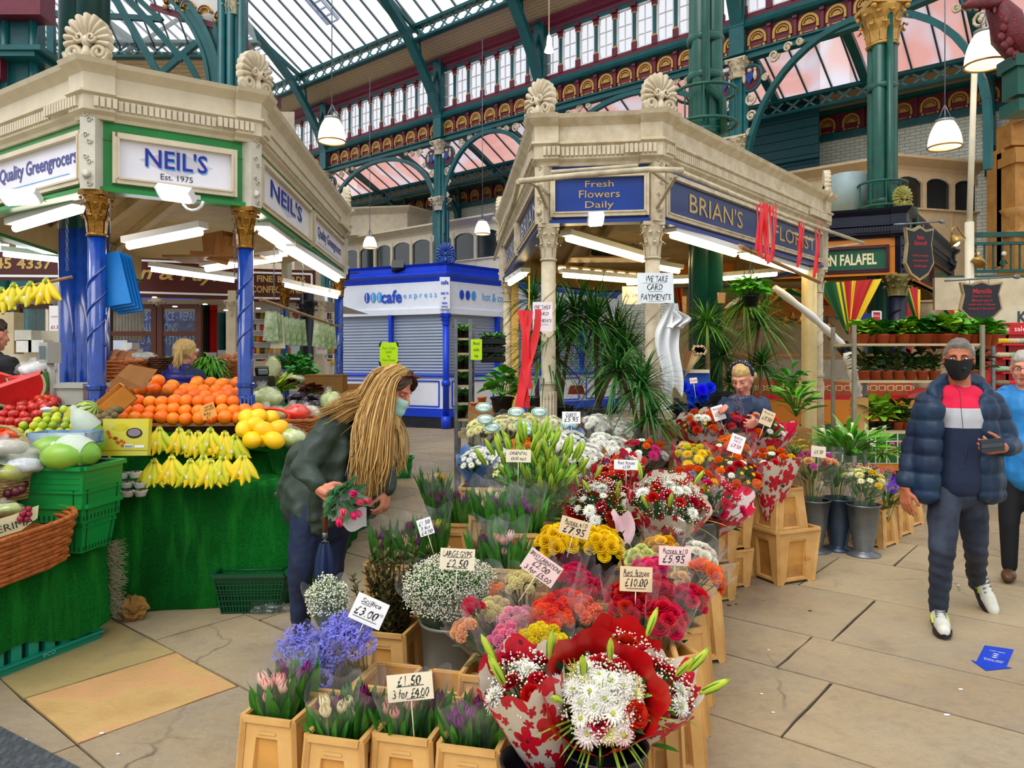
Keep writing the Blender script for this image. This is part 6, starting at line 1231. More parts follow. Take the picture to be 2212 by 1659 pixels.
a=MB();a.poly([(-.16,0,0),(.14,.02,.02),(.22,.06,.16),(.02,.03,.2),(-.05,0,.12)]);a.poly([(-.16,.004,0),(-.05,.004,.12),(.02,.034,.2),(.22,.064,.16),(.14,.024,.02)]);OB(a,'box_flap',cardm,loc=P(268,845,5.5),label='raised cardboard box flap behind the kiwi box',cat='cardboard')
R_.seed(8);root=RT('date_box','yellow printed date box propped upright beside the bananas','box',P(271,985,4.62),rz=.05);a=MB();a.box((0,.02,.115),(.28,.05,.23),0,X=Matrix.Rotation(-.12,3,'X'));OB(a,'carton',mt('box_yellow','#d9c414',.45,var=.15,vs=8,c2='#b9c060'),root)
a=MB();f=Matrix.Rotation(-.12,3,'X');fr=lambda x,z,o=.0:V(0,.02,.115)+f@V(x,-.0265-o,z)
def fl_poly(pts,m,o=0):a.poly([fr(x,z,o) for x,z in pts],m)
fl_poly([(.055+.05*cos(t*.4),.025+.033*sin(t*.4)) for t in range(16)],0);fl_poly([(.055+.04*cos(t*.4),.028+.024*sin(t*.4)) for t in range(16)],1,.001)
for i in range(12):x=-.10+i*.009+ru(-.01,.01);z=.02-i*.006+ru(-.015,.015);fl_poly([(x+.012*cos(t),z+.009*sin(t)) for t in range(6)],2,.001)
for i in range(9):an=.3+i*.3;fl_poly([(-.03,.035),(-.03+.06*cos(an),.035+.05*sin(an)),(-.028+.06*cos(an+.06),.035+.05*sin(an+.06))],3,.001)
fl_poly([(.0,-.07),(.05,-.07),(.05,-.045),(.0,-.045)],4,.001);fl_poly([(.062,-.066),(.12,-.066),(.12,-.05),(.062,-.05)],4,.001)
for i in range(10):fl_poly([(.004+i*.0045,-.066),(.0062+i*.0045,-.066),(.0062+i*.0045,-.05),(.004+i*.0045,-.05)],0,.002)
fl_poly([(-.138,-.08),(.138,-.08),(.138,-.083),(-.138,-.083)],5,.001)
OB(a,'printed_picture',[mt('print_dark','#2c2024',.4),mt('print_grey','#8a7f86',.4),mt('print_orange','#d0602a',.4),mt('print_leaf','#3a7a2a',.4),white,mt('print_olive','#8a8a10',.4)],root)
# bananas
def banana_mesh():
 a=MB();pts=[];rr=[]
 for i in range(11):t=i/10;an=-.15+t*1.25;pts.append(V(.62*(cos(an)-1)*-1,0,-.9*sin(an)*1.0));rr.append((.035,.05,.10,.135,.15,.155,.15,.135,.10,.05,.025)[i])
 a.tube(pts,rr,6,0);a.tube([V(0,0,.12),pts[1]],[.03,.05],5,1);a.ball(pts[-1],.03,5,3,2);return a
bm=rmat('banana_skin',['#f2cc10','#e8cc1a','#d8cc28','#f5d420'],.4);bst=mt('banana_stem','#8fa02a',.5);bmesh_=banana_mesh().mesh('banana',[bm,bst,brn]);gb=rmat('banana_greenish',['#c8cc20','#d8cf22','#b4c424'],.4);bmesh2=banana_mesh().mesh('banana',[gb,bst,brn])
stk=mt('sticker_white','#eef2fa',.3)
def bananas(label,px,py,d,n=5,L=.17,seed=0,green=True,back=False,yaw=0):
 R_.seed(seed);c=P(px,py,d);root=RT('banana_bunch',label,'bananas',c,group=None,rz=yaw);a=MB();a.lathe([(.014,-.02),(.018,0),(.012,.025)],8,m=0);OB(a,'crown',bst,root)
 for i in range(n):
  t=(i-(n-1)/2)/max(1,n-1)*2;o=bpy.data.objects.new('banana',bmesh2 if (green and rnd()<.45) else bmesh_);COL.objects.link(o);o.parent=root;o.location=(t*.022,-.006*(i%2),-.01);o.scale=(L*ru(.95,1.08),)*3;o.rotation_euler=(Matrix.Rotation(-t*.42+ru(-.05,.05),3,'Y')@Matrix.Rotation(-PI/2+t*1.0,3,'Z')@Matrix.Rotation(.1,3,'Y')).to_euler()
  if i%2==0:pass
 s=MB();s.box((0,-.062,-.085),(.014,.003,.018));OB(s,'sticker',stk,root)
names=['under the dark orange tray, leftmost','second along','third along','fourth along','fifth along','at the right end','in the gap behind the third']
for i,(px,py,n) in enumerate(((345,928,6),(388,930,5),(428,938,5),(455,930,4),(486,938,5),(508,945,4),(408,936,3))):bananas('banana bunch on the upper green step '+names[i],px,py,4.98,n,.185,20+i)
nm2=['leftmost, beside the plastic tubs','second along','third along','fourth along','behind the fourth','fifth along','alone at the right end']
for i,(px,py,n) in enumerate(((334,998,6),(372,990,6),(412,998,6),(456,998,6),(440,988,4),(482,990,4),(525,988,5))):bananas('banana bunch on the lower green step '+nm2[i],px,py,4.70+.05*(i==4),n,.185,40+i)
for i,(px,py,n) in enumerate(((66,615,3),(100,608,4),(4,628,4),(30,618,3))):bananas('yellow banana bunch hanging from the bamboo pole, '+('by the pole middle','nearest the blue column','at the picture edge','second from the picture edge')[i],px,py,4.7,n,.17,60+i,False)
def pole(label,a_,b_,r=.011,name='bamboo_pole'):
 m=MB();m.tube([a_.lerp(b_,t/8) for t in range(9)],r,8);[m.lathe([(r,-.006),(r*1.2,0),(r,.006)],8,a_.lerp(b_,t/8)) for t in range(1,8)];OB(m,name,mt('bamboo','#a8855a',.6,var=.3,vs=15),origin=(a_+b_)/2,label=label,cat='pole')
pole('bamboo pole with hanging bananas left of the blue column',P(-40,642,4.72),P(156,598,4.9));pole('bamboo pole with bags of herbs along the right side of the greengrocer kiosk',P(563,647,6.2),P(733,706,8.9),.016)
# plastic tubs, papayas in nets, watermelon, scale
for i,(px,py) in enumerate(((264,1022),(292,1020),(250,1042),(274,1042),(303,1042),(246,1060),(276,1061),(304,1060),(250,1024))):
 c=P(px,py,4.66-.03*(i>4));root=RT('food_tub','clear-lidded white tub of olives, '+('back row right of the corner','back row right end','middle row left','middle row centre','middle row right','bottom row left','bottom row centre','bottom row right','back row behind the green basket')[i],'tub',c);a=MB();a.lathe([(.028,-.034),(.041,0),(.044,.003),(.039,.003),(.026,-.026)],12,cap=True);OB(a,'tub',white,root);a=MB()
 for k in range(14):an=k*2.4;a.ball((.03*math.sqrt(k/14)*cos(an),.03*math.sqrt(k/14)*sin(an),.002),.006,5,3,k%2)
 OB(a,'olives',[mt('olive_dark','#3a2a1c',.3),mt('olive_green','#8a8a2c',.3)],root)
papm=rmat('papaya_skin',['#5f9a2a','#6ea834'],.35,('#8fb83a',3));
netm=None
def netmat():
 t=NT('foam_net');v=t.n('ShaderNodeTexVoronoi',feature='DISTANCE_TO_EDGE');t.l(t.coord('UV',(26,16,1)),v.inputs['Vector']);v.inputs['Randomness'].default_value=.15;f=t.math('LESS_THAN',v.outputs[0],.16);b=t.bsdf(lin('#eef2f0'),.6);tr=t.n('ShaderNodeBsdfTransparent');m=t.n('ShaderNodeMixShader');t.l(f,m.inputs[0]);t.l(tr.outputs[0],m.inputs[1]);t.l(b.outputs[0],m.inputs[2]);t.l(m.outputs[0],t.out.inputs[0]);return t.m
netm=netmat()
def papaya(label,px,py,d,L,rot,net=None):
 root=RT('papaya',label,'papaya',P(px,py,d),rot=rot);a=MB();pr=[(.001,-.5),(.16,-.47),(.27,-.3),(.31,-.05),(.26,.2),(.17,.38),(.07,.48),(.001,.5)];a.lathe([(r*L,z*L) for r,z in pr],18);OB(a,'fruit',papm,root)
 if net:
  def rad(z):
   for (r0,z0),(r1,z1) in zip(pr,pr[1:]):
    if z0<=z<=z1:return (r0+(r1-r0)*(z-z0)/(z1-z0))*L+.006
   return .05*L
  b=MB();b.grid(lambda u,v:(max(.08*L,rad(net[0]+(net[1]-net[0])*v))*cos(2*PI*u),max(.08*L,rad(net[0]+(net[1]-net[0])*v))*sin(2*PI*u),(net[0]+(net[1]-net[0])*v)*L),24,8,0,True,False,True);OB(b,'foam_net',netm,root)
papaya('papaya standing upright with a white foam net, by the date box',187,922,4.5,.24,(.25,-.5,0),(-.1,.62));papaya('green papaya lying left behind the green baskets',112,970,4.15,.24,(0,1.35,.2));papaya('papaya in white foam net lying across the others',170,975,4.05,.27,(0,1.75,-.2),(-.62,.25));papaya('green papaya half hidden below the netted one',140,985,4.0,.24,(0,1.5,0));papaya('small green papaya at the side of the date box',212,958,4.5,.14,(0,.4,0))
tray('fruit_carton','blue and white fruit carton behind the papayas',P(142,958,4.28),(.33,.2,.07),.05,mt('carton_blue','#1f6aa0',.5,c2='#dfe8ee',vs=3));
def striped():
 t=NT('watermelon_rind');w=t.n('ShaderNodeTexWave',wave_type='BANDS',bands_direction='X');g=t.coord();s=t.n('ShaderNodeSeparateXYZ');t.l(g,s.inputs[0]);an=t.math('ARCTAN2',s.outputs[1],s.outputs[0]);m=t.math('SINE',t.math('MULTIPLY_ADD',an,10,t.math('MULTIPLY',t.noise(g,14),9)));t.bsdf(t.ramp(m,[(.3,'#a8b84a'),(.6,'#2e4a18')]),.3);return t.m
a=MB();a.ball((0,0,0),(.085,.085,.10),18,12);OB(a,'watermelon',striped(),loc=P(184,895,4.75),label='whole striped watermelon in front of the blue column',cat='watermelon').rotation_euler=(.2,.9,0)
for i,(px,py,rx,rz,s) in enumerate(((30,842,.5,.2,.20),(55,832,.3,-.4,.17),(15,828,.2,.5,.18))):
 a=MB();
 for k in range(14):
  a0=PI*k/14;a1=PI*(k+1)/14;p=lambda r,an,y:V(r*cos(an),y,-r*sin(an))
  for y,m in ((-.03,0),(.03,0)):a.poly([p(0,0,y),p(s*.86,a0,y),p(s*.86,a1,y)],0);a.poly([p(s*.86,a0,y),p(s*.94,a0,y),p(s*.94,a1,y),p(s*.86,a1,y)],1);a.poly([p(s*.94,a0,y),p(s,a0,y),p(s,a1,y),p(s*.94,a1,y)],2)
  a.poly([p(s,a0,-.03),p(s,a1,-.03),p(s,a1,.03),p(s,a0,.03)],2,True)
 a.box((0,0,0),(s*1.7,.06,.002),0);o=OB(a,'watermelon_slice',[mt('melon_flesh','#e8302e',.3,var=.15,vs=12),mt('melon_white','#e8e4c0',.4),mt('melon_rind','#4a8a3a',.4)],loc=P(px,py-18,4.9+i*.12),label='red watermelon half slice '+('nearest, lowest of the three','standing at the right','behind at the picture edge')[i],cat='watermelon');o.rotation_euler=(rx,.35*(i-1),rz)
root=RT('weighing_scale','pale grey shop scale with a display head on a post','scale',P(160,880,5.1));gs=mt('scale_grey','#b9b8ac',.4,var=.08);a=MB();a.box(P(163,852,5.15),(.28,.3,.13));a.box(P(163,832,5.15),(.3,.34,.03));OB(a,'scale_body',gs,root,world=True);a=MB();a.tube([P(118,868,5.0),P(108,775,5.0)],.03,8,flat=.6);OB(a,'post',gs,root,world=True)
a=MB();a.box(P(108,762,5.0),(.10,.09,.14),rz=-.5);OB(a,'display_head',gs,root,world=True);a=MB();a.box(P(94,762,4.94),(.005,.06,.09),rz=-.5);OB(a,'screen',mt('lcd_grey','#8fa0a8',.2),root,world=True)
root=RT('weighing_scale','black scale standing right of the second blue column','scale',P(568,850,6.0));a=MB();a.box(P(566,828,6.0),(.16,.2,.12),tap=.9);a.box(P(566,802,6.05),(.10,.04,.07),X=Matrix.Rotation(.4,3,'X'));OB(a,'scale_body',black,root,world=True);a=MB();a.box(P(568,803,6.01),(.07,.02,.04),X=Matrix.Rotation(.4,3,'X'));OB(a,'screen',mt('lcd_dark','#7f8f8a',.2),root,world=True)
# wicker
def wicker(label,c,w,l,h,rz=0,rot=None,m=None,top=1.15,handle=None,rows_=11):
 root=RT('wicker_basket',label,'basket',c,rot=rot or (0,0,rz));a=MB();n=44
 for j in range(rows_):
  v=j/(rows_-1);s=1+(top-1)*v;pts=[]
  for i in range(n+1):
   an=2*PI*i/n;sx=abs(cos(an))**.45*(1 if cos(an)>0 else -1);sy=abs(sin(an))**.45*(1 if sin(an)>0 else -1);k=.006*sin(i*PI/2*1.0+j*PI);pts.append(V((w/2*s+k)*sx,(l/2*s+k)*sy,h*v))
  a.tube(pts,h/rows_*.62,5,0,False)
 OB(a,'weave',m or mt('wicker_orange','#b9662a',.55,var=.3,vs=40),root)
 a=MB()
 for off in (0,.5):a.tube([V((w/2*top+.004)*(abs(cos(t))**.45)*(1 if cos(t)>0 else -1),(l/2*top+.004)*(abs(sin(t))**.45)*(1 if sin(t)>0 else -1),h+.006*sin(k*1.2+off*6)) for k,t in enumerate([2*PI*i/60 for i in range(61)])],.009,5,0,False)
 OB(a,'rim',m or MC['wicker_orange'],root);a=MB();a.box((0,0,.01),(w*.95,l*.95,.01));a.box((0,0,h*.55),(w*.98,l*.98,.01));OB(a,'liner',m or MC['wicker_orange'],root)
 if handle:a=MB();[a.tube([V(w*.52*cos(t)*1.1,.012*sin(t*9+s),h+handle*sin(t)) for t in [PI*i/16 for i in range(17)]],.008,5) for s in (0,2,4)];OB(a,'handle',m or MC['wicker_orange'],root)
 return root
wicker('orange wicker basket of red grapes tipped forward at the corner',V(-2.62,3.80,.55),.40,.5,.24,rot=(.12,.12,-.35),top=1.2)
wicker('pale wicker basket with a hooped handle behind the grapes',V(-2.80,4.08,.86),.34,.34,.16,-.2,m=mt('wicker_pale','#b89a62',.6,var=.3,vs=40),handle=.22)
wicker('wide orange wicker basket of potatoes behind the oranges',P(262,820,6.55),.40,.3,.16,0);wicker('orange wicker basket beside the second blue column',P(498,815,6.9),.30,.3,.15,0);wicker('dark wicker basket of leeks left of the woman in the gilet',P(335,822,6.7),.24,.24,.2,0,m=mt('wicker_dark','#5a3018',.6));wicker('shallow wicker basket under the bagged vegetables',P(600,935,5.35),.5,.3,.10,.1)
X=Matrix.Rotation(.15,3,'Z');q=V(-2.50,3.72,.83);a=MB();x=V(.62,.75,.18).normalized();u=V(-.2,-.1,1).normalized();a.prism([(-.3,-.045),(.02,-.045),(.10,-.01),(.12,.05),(.05,.045),(.0,.04),(-.3,.045)],P(30,1130,3.62),x,u,x.cross(u),.004,0);text(a,'CERIMA',P(22,1137,3.60),x,u,.20,.035,1,off=.008)
for dx,dz in ((.045,.03),(.07,.02),(.075,.045),(.03,.01),(.055,.0)):a.ball(P(30,1130,3.61)+x*dx+u*dz,(.016,.016,.016),7,5,2)
OB(a,'punnet_label',[mt('label_cream','#d8cfa0',.6),ink,mt('plum_red','#8c1430',.4)],origin=P(30,1130,3.62),label='cream CERIMA label strip with printed plums on the grape basket',cat='label')
# shopping baskets
def shop_basket(label,c,w,l,h,rz,m,slots=True,handle=True,tap=.8,hm=None):
 root=RT('shopping_basket',label,'basket',c,rz=rz);a=MB();t=.006
 for (x0,y0,x1,y1) in ((-1,-1,1,-1),(1,-1,1,1),(1,1,-1,1),(-1,1,-1,-1)):
  B0=V(x0*w/2*tap,y0*l/2*tap,0);B1=V(x1*w/2*tap,y1*l/2*tap,0);T0=V(x0*w/2,y0*l/2,h);T1=V(x1*w/2,y1*l/2,h);L=(T1-T0).length;nn=(T1-T0).normalized();out=V(nn.y,-nn.x,0)
  S=lambda u,v:B0.lerp(T0,v).lerp(B1.lerp(T1,v),u)
  if slots:
   k=int(L/.022)
   for i in range(k+1):a.bar(S(i/k,0),S(i/k,.86),.009,t,up=out)
   for v in (.03,.2,.34,.48,.62,.75):a.bar(S(0,v),S(1,v),t,.014,up=out)
   a.poly([S(0,.80),S(1,.80),S(1,1),S(0,1)]);
  else:
   a.poly([S(0,0),S(1,0),S(1,.1),S(0,.1)]);a.poly([S(0,.1),S(1,.1),S(1,1),S(0,1)])
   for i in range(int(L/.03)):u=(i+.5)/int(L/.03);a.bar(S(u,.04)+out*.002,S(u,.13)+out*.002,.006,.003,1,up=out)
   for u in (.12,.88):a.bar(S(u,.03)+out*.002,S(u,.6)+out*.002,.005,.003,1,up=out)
   for v in (.62,.72,.82):a.bar(S(.05,v)+out*.001,S(.95,v)+out*.001,.004,.006,0,up=out)
  a.bar(T0+out*.008,T1+out*.008,.022,.03,up=out);a.bar(B0.lerp(T0,.55)+out*.004,B1.lerp(T1,.55)+out*.004,.004,.012,up=out)
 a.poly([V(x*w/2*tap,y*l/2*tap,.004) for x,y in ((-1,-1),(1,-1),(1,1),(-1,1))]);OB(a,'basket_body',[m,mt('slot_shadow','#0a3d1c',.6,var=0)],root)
 if handle:a=MB();[a.tube([V(-w*.42,s*.03,h),V(-w*.42,s*l*.25,h+.012),V(w*.42,s*l*.25,h+.012),V(w*.42,s*.03,h)],.006,6) for s in (-1,1)];OB(a,'handles',hm or steel,root)
 return root
gb_=mt('basket_green','#0a8a3c',.35,var=.08,spec=.5);gd=mt('basket_darkgreen','#05492c',.4,var=.1)
b0=P(150,1180,4.18);shop_basket('green shopping basket at the bottom of the pair on the low platform',V(b0.x,b0.y,.55),.40,.30,.26,-.12,gb_,False,False,.82)
shop_basket('green shopping basket nested on top of the pair, nearly square and empty',V(b0.x-.01,b0.y,.55+.17),.44,.34,.30,-.12,gb_,False,True,.93,hm=mt('handle_black','#0c1014',.4))
g=G(560,1310);shop_basket('dark green slotted shopping basket on the floor by the shopper',V(g.x-.02,4.82,0),.44,.30,.25,.06,gd,True,True,.8,hm=gd);g=G(866,1034);shop_basket('bright green shopping basket standing far off on the floor behind the long hair',V(g.x,g.y+.1,0),.29,.25,.28,.1,gb_,False,False,.75)
root=RT('teal_crate','long teal vented crate under the low platform','crate',(-2.62,3.70,0),rz=math.atan2(.93,.37));a=MB();tm=mt('crate_teal','#0a8f74',.4,var=.08)
for z,h_ in ((.02,.04),(.16,.05)):a.box((0,0,z),(1.25,.03,h_))
for i in range(14):a.box((-.6+i*.092,0,.09),(.055,.028,.12))
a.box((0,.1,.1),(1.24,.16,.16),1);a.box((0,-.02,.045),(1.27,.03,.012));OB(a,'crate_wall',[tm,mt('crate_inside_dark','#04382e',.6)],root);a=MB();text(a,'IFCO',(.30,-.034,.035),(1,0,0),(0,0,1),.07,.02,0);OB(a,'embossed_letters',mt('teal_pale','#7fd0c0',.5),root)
# crumpled paper and bag
def crumple(name,label,cat,c,s,m,seed,fl=1.0):
 a=MB();a.ball((0,0,0),1,20,14);
 for v in a.v:
  n=noise.noise(v*2.2+V(seed,0,0))*.55+noise.noise(v*5+V(0,seed,0))*.35;v*=1+n
  v.x*=s[0];v.y*=s[1];v.z=max(-s[2]*.8,v.z*s[2])
 for i in range(len(a.s)):a.s[i]=False
 return OB(a,name,m,loc=c+V(0,0,s[2]*.8),label=label,cat=cat)
crumple('crumpled_paper','crumpled brown paper bag on the floor at the corner of the cloth','paper',G(285,1338),(.085,.07,.075),mt('brown_paper','#a87a3a',.8,var=.2),3);crumple('plastic_bag','flattened clear plastic bag on the floor by the dark green basket','plastic bag',G(580,1322),(.12,.06,.035),film,5)
# vegetables of the right wing
def clump(name,label,cat,px,py,d,R,H,n,L,w,m,droop=.3,**k):return leafy(name,label,cat,px,py,d,R,H,n,L,w,m,droop=droop,**k)
clump('parsley_heap','heap of bright green parsley beyond the black scale','parsley',632,800,7.2,.28,.18,160,.08,.05,leafm('parsley','#2f9a2a'));clump('parsley_heap','second parsley heap beside the brown box','parsley',655,815,6.9,.2,.14,110,.07,.05,MC['parsley'])
clump('drooping_herbs','bushy green herbs drooping beside the woman in the gilet','herbs',452,815,6.6,.12,.22,220,.16,.02,leafm('herb_bright','#5aa82a'),.9);clump('celery_heap','pale green celery heads leaning behind the aubergines','celery',590,858,6.4,.14,.14,40,.2,.05,leafm('celery','#a8c83a'),.1);clump('lettuce_heads','red-tipped lettuce heap behind the aubergines','lettuce',612,838,6.6,.16,.10,60,.09,.08,leafm('lettuce','#7a2a2a'));clump('lettuce_heads','dark red lettuce by the brown box','lettuce',675,850,6.5,.14,.08,60,.07,.06,MC['lettuce']);clump('leek_bundle','green leeks on the basket left of the woman in the gilet','leeks',345,800,6.7,.13,.14,50,.12,.02,leafm('leek','#5d7a3a'));clump('spring_greens','bagged spring greens behind the gilet','greens',375,790,6.9,.14,.06,30,.1,.06,leafm('greens_pale','#9fb86a'))
R_.seed(5);put('cherry','radish','bright red radish in the bunch below the parsley','radishes','radish',[(618+i*6.5+ru(-3,3),815+i*3.6+ru(-7,7),6.8) for i in range(20)],.022)
def bagveg(label,px,py,d,sz,inner,seed,bagm=None):
 root=RT('bagged_vegetable',label,'bagged vegetable',P(px,py,d));a=MB();a.ball((0,0,0),1,16,10)
 for v in a.v:n=noise.noise(v*1.5+V(seed,1,0))*.25;v*=1+n;v.x*=sz[0];v.y*=sz[1];v.z*=sz[2]
 OB(a,'vegetable',inner,root);b=MB();b.ball((0,0,0),1,20,12)
 for v in b.v:n=noise.noise(v*2.5+V(seed,3,0))*.35;v*=1.12+n;v.x*=sz[0];v.y*=sz[1];v.z*=sz[2]
 for k in range(8):b.leaf((-sz[0]*.3,0,sz[2]*.7),(cos(k*.8)*.6,sin(k*.8)*.6,1),sz[2]*1.1,sz[0]*.5,0,3)
 OB(b,'bag',bagm or film,root);return root
cab=mt('cabbage','#a8c060',.5,var=.4,vs=14,c2='#e2e8b4');rednet=mt('bag_red','#f03a1c',.3,var=.1)
bagveg('bagged iceberg cabbage in crackly film behind the melons',575,862,5.75,(.12,.10,.09),cab,1);bagveg('bagged vegetable in a red-edged bag above the melons',585,896,5.45,(.13,.09,.06),cab,2);a=MB();a.tube([P(585,900,5.38)+V(.14*cos(t),-.02,.06*sin(t)) for t in [PI*2*i/20 for i in range(21)]],.012,6,0,False);OB(a,'bag_binding',rednet,origin=P(585,900,5.4),label='red band round the bagged vegetable above the melons',cat='band')
bagveg('vegetable in a bright red and clear bag, right of the red-edged one',640,892,5.5,(.11,.08,.06),rednet,3);bagveg('bagged cauliflower right of the red bag',668,895,5.6,(.09,.07,.06),mt('cauli','#e6e2c8',.7,var=.3,vs=30),4);bagveg('pale green bagged melon at the right end of the yellow melons',632,945,5.05,(.09,.07,.06),cab,5);bagveg('tied clear bag of greens beside the shopper hair',715,868,6.0,(.09,.07,.08),cab,6);bagveg('long bagged Chinese cabbage behind the red lettuce',590,800,6.9,(.07,.07,.12),mt('pale_leaf','#d8e0a0',.5),7);bagveg('long pale bagged celery lying diagonally',625,822,6.7,(.16,.05,.05),MC['pale_leaf'],8)
for i,(px,py,sx,m) in enumerate(((310,772,.10,'#e6e6dc'),(290,762,.07,'#c8a0a0'),(80,800,.12,'#e4e6e6'),(20,970,.10,'#d8d4c4'),(45,985,.12,'#cfd0b8'),(55,1005,.09,'#e8eef2'),(20,1020,.10,'#c8d060'),(15,1100,.07,'#c8d878'),(100,885,.03,'#f0f0f0'),(405,760,.10,'#f2f4f2'),(390,768,.07,'#dfe4d2'),(665,800,.10,'#f0f0ee'))):
 bagveg('clear bag of goods '+('beside the potatoes','behind the potatoes','behind the watermelon slices','at the left picture edge over the basket','just above the hooped handle','inside the hooped basket','of yellow peppers at the left edge','of pale green fruit over the grapes','knot above the tomatoes','white, behind the woman in the gilet','greyish, left of the ponytail','white, beyond the brown box')[i],px,py,(6.6,6.8,5.3,4.0,4.05,3.98,3.95,3.75,4.2,7.4,7.2,7.6)[i],(sx,sx*.8,sx*.5),mt('bag_'+m[1:],m,.4,var=.3,vs=12),20+i)
a=MB();c=P(705,832,6.6);a.box(c,(.33,.2,.17));a.box(c+V(0,0,.09),(.34,.21,.01));OB(a,'cardboard_carton',mt('card_olive','#8a5f1c',.6,var=.15),origin=c,label='plain olive brown carton at the right end of the vegetables',cat='box');tray('fruit_tray','small torn kraft box behind the shopper hair',P(760,848,6.9),(.2,.2,.08),.4,cardm)
tray('fruit_tray','wide olive cardboard tray around the small green fruit',P(88,975,4.52),(.46,.5,.05),-.3,mt('card_ochre','#9a8434',.75),None,(.32,0));
a=MB();a.prism([(-.05,-.04),(.03,-.06),(.06,.02),(-.01,.06)],P(150,898,4.66),(1,0,0),(0,.2,1),(0,-1,.1),.003);OB(a,'card_tab',mt('card_tab','#c0b44a',.7),origin=P(150,898,4.66),label='square olive card standing up beside the watermelon',cat='card')
# hanging bags
def hangbag(label,px,py,d,w,h,m,n=5,cat='bag',name='herb_bag',grp=None):
 root=RT(name,label,cat,P(px,py,d),group=grp);a=MB()
 def f(u,v):x=(u-.5)*w*(.75+.35*v);return (x,.012*sin(u*PI)*(1 if True else 0)-.02*v*sin(u*PI),-h*v)
 a.grid(f,8,6);a.grid(lambda u,v:(f(u,v)[0],.015+.02*v*sin(u*PI),f(u,v)[2]),8,6);OB(a,'bag',m,root);a=MB();a.tube([V(0,0,0),V(.0,0,.03),V(.012,0,.045),V(0,0,.06)],.002,4);OB(a,'hook',steel,root);return root
hb=mt('herb_bag','#6a8a50',.35,var=.4,vs=16,c2='#c8d4b0',spec=.6)
for i,(px,d,py) in enumerate(((585,6.5,672),(593,6.6,676),(610,6.8,684),(624,7.0,686),(636,7.2,688),(648,7.3,690),(688,8.0,696),(702,8.2,700),(714,8.4,704))):
 hangbag('clear bag of fresh herbs on the bamboo pole, '+('first of three by the blue column','second, behind the first','third of the left group','fourth along','fifth along','sixth along','first of the far group','middle of the far group','last at the pole end')[i],px,py,d,.13,.26,hb)
hangbag('long cream carrier bag on the bamboo pole',600,680,6.62,.12,.30,mt('bag_cream','#e2ddc0',.5),name='carrier_bag')
for i in range(4):hangbag('sheaf of bright blue carrier bags tied to the kiosk, layer '+('nearest','second','third','furthest')[i],238+i*8,545+i*3,5.0+i*.03,.16,.36+.01*i,mt('bag_blue','#1f86dc',.35,var=.15,vs=4),name='carrier_bag',grp='blue carrier bags').rotation_euler=(0,-.16,0)
root=RT('hanging_goods','cardboard boxes piled on the high shelf under the greengrocer ceiling','boxes',P(480,540,7.4));a=MB();a.box(P(478,560,7.4),(.95,.5,.02),0)
for px,py,w,h,r in ((505,540,.3,.22,.2),(482,528,.24,.2,-.3),(455,552,.3,.04,.1),(520,525,.2,.12,.5),(470,545,.16,.2,.7)):a.box(P(px,py,7.35),(w,.3,h),1,X=Matrix.Rotation(r*.4,3,'Y')@Matrix.Rotation(r,3,'Z'))
OB(a,'boxes',[wood,cardm],root,world=True)
for i,(px,y0,y1,d) in enumerate(((145,470,590,5.0),(507,485,600,5.6),(592,540,650,6.8),(654,560,660,7.8),(712,610,700,9.0))):
 a=MB();p=P(px,y0,d);q=P(px,y1,d);n=int((p-q).length/.03)
 for k in range(n):c=p.lerp(q,k/n);a.tube([c+(V(.008*cos(t),0,.016*sin(t)) if k%2 else V(0,.008*cos(t),.016*sin(t))) for t in [PI*2*j/8 for j in range(9)]],.0025,4,0,False)
 OB(a,'chain',steel,origin=p,label='thin steel chain hanging '+('beside the wide blue column','left of the second blue column','above the first herb bags','above the middle of the bamboo pole','at the far end of the bamboo pole')[i],cat='chain')
# ---------------------------------------------------------------- shops behind
def board(name,label,c,x,up,w,h,t,mats,txts=(),frame=None,cat='sign',group=None):
 """upright board: x = width direction; faces x cross up"""
 x=Vector(x).normalized();up=Vector(up).normalized();n=x.cross(up);root=RT(name,label,cat,c,group=group);X=Matrix((x,n,up)).transposed();a=MB();a.box(c,(w,t,h),0,X=X);OB(a,'panel',mats[0],root,world=True)
 if frame:
  a=MB()
  for s in (-1,1):a.box(c+up*s*(h/2-frame[1])+n*t*.5,(w-2*frame[1],.012,frame[0]),0,X=X);a.box(c+x*s*(w/2-frame[1])+n*t*.5,(frame[0],.012,h-2*frame[1]),0,X=X)
  OB(a,'border',mats[1],root,world=True)
 if txts:
  a=MB()
  for body,tx,ty,tw,th,kw in txts:text(a,body,c+x*tx*w+up*ty*h+n*(t/2+.001),x,up,tw*w,th*h,0,off=.004,**kw)
  OB(a,'lettering',mats[2],root,world=True)
 return root
sg=letterg;
def seg(p,q,d0,d1):a=P(p[0],p[1],d0);b=P(q[0],q[1],d1);return a,b,(b-a)
# maroon confectionery sign
a0=P(232,612,11.0);b0=P(506,640,11.6);c=(a0+b0)/2;c.z=P(370,600,11.3).z;board('shop_sign','wide maroon sign with gold script lettering and white border behind the gilet woman',c,(b0.x-a0.x,b0.y-a0.y,0),Z,2.05,.62,.08,[brown,white,sg],[('wen & Payne',.02,.05,.84,.44,dict(shear=.3,bold=.02))],(.03,.07))
a0=P(548,640,11.7);c=P(608,618,11.8);board('shop_sign','maroon sign reading FINE BREADS CONFECTIONERY in gold',c,(1,.28,0),Z,1.05,.52,.08,[brown,white,sg],[('CONFECTIONERY',0,-.12,.86,.22,dict(bold=.03)),('FINE  BREADS',0,.2,.7,.2,dict(bold=.03))],(.03,.06))
c=P(45,570,9.5);board('shop_sign','maroon sign with gold phone digits above the hanging bananas',c,(1,.05,0),Z,1.15,.42,.08,[brown,white,sg],[('45 4337',.05,0,.62,.34,dict(bold=.03))],(.03,.05))
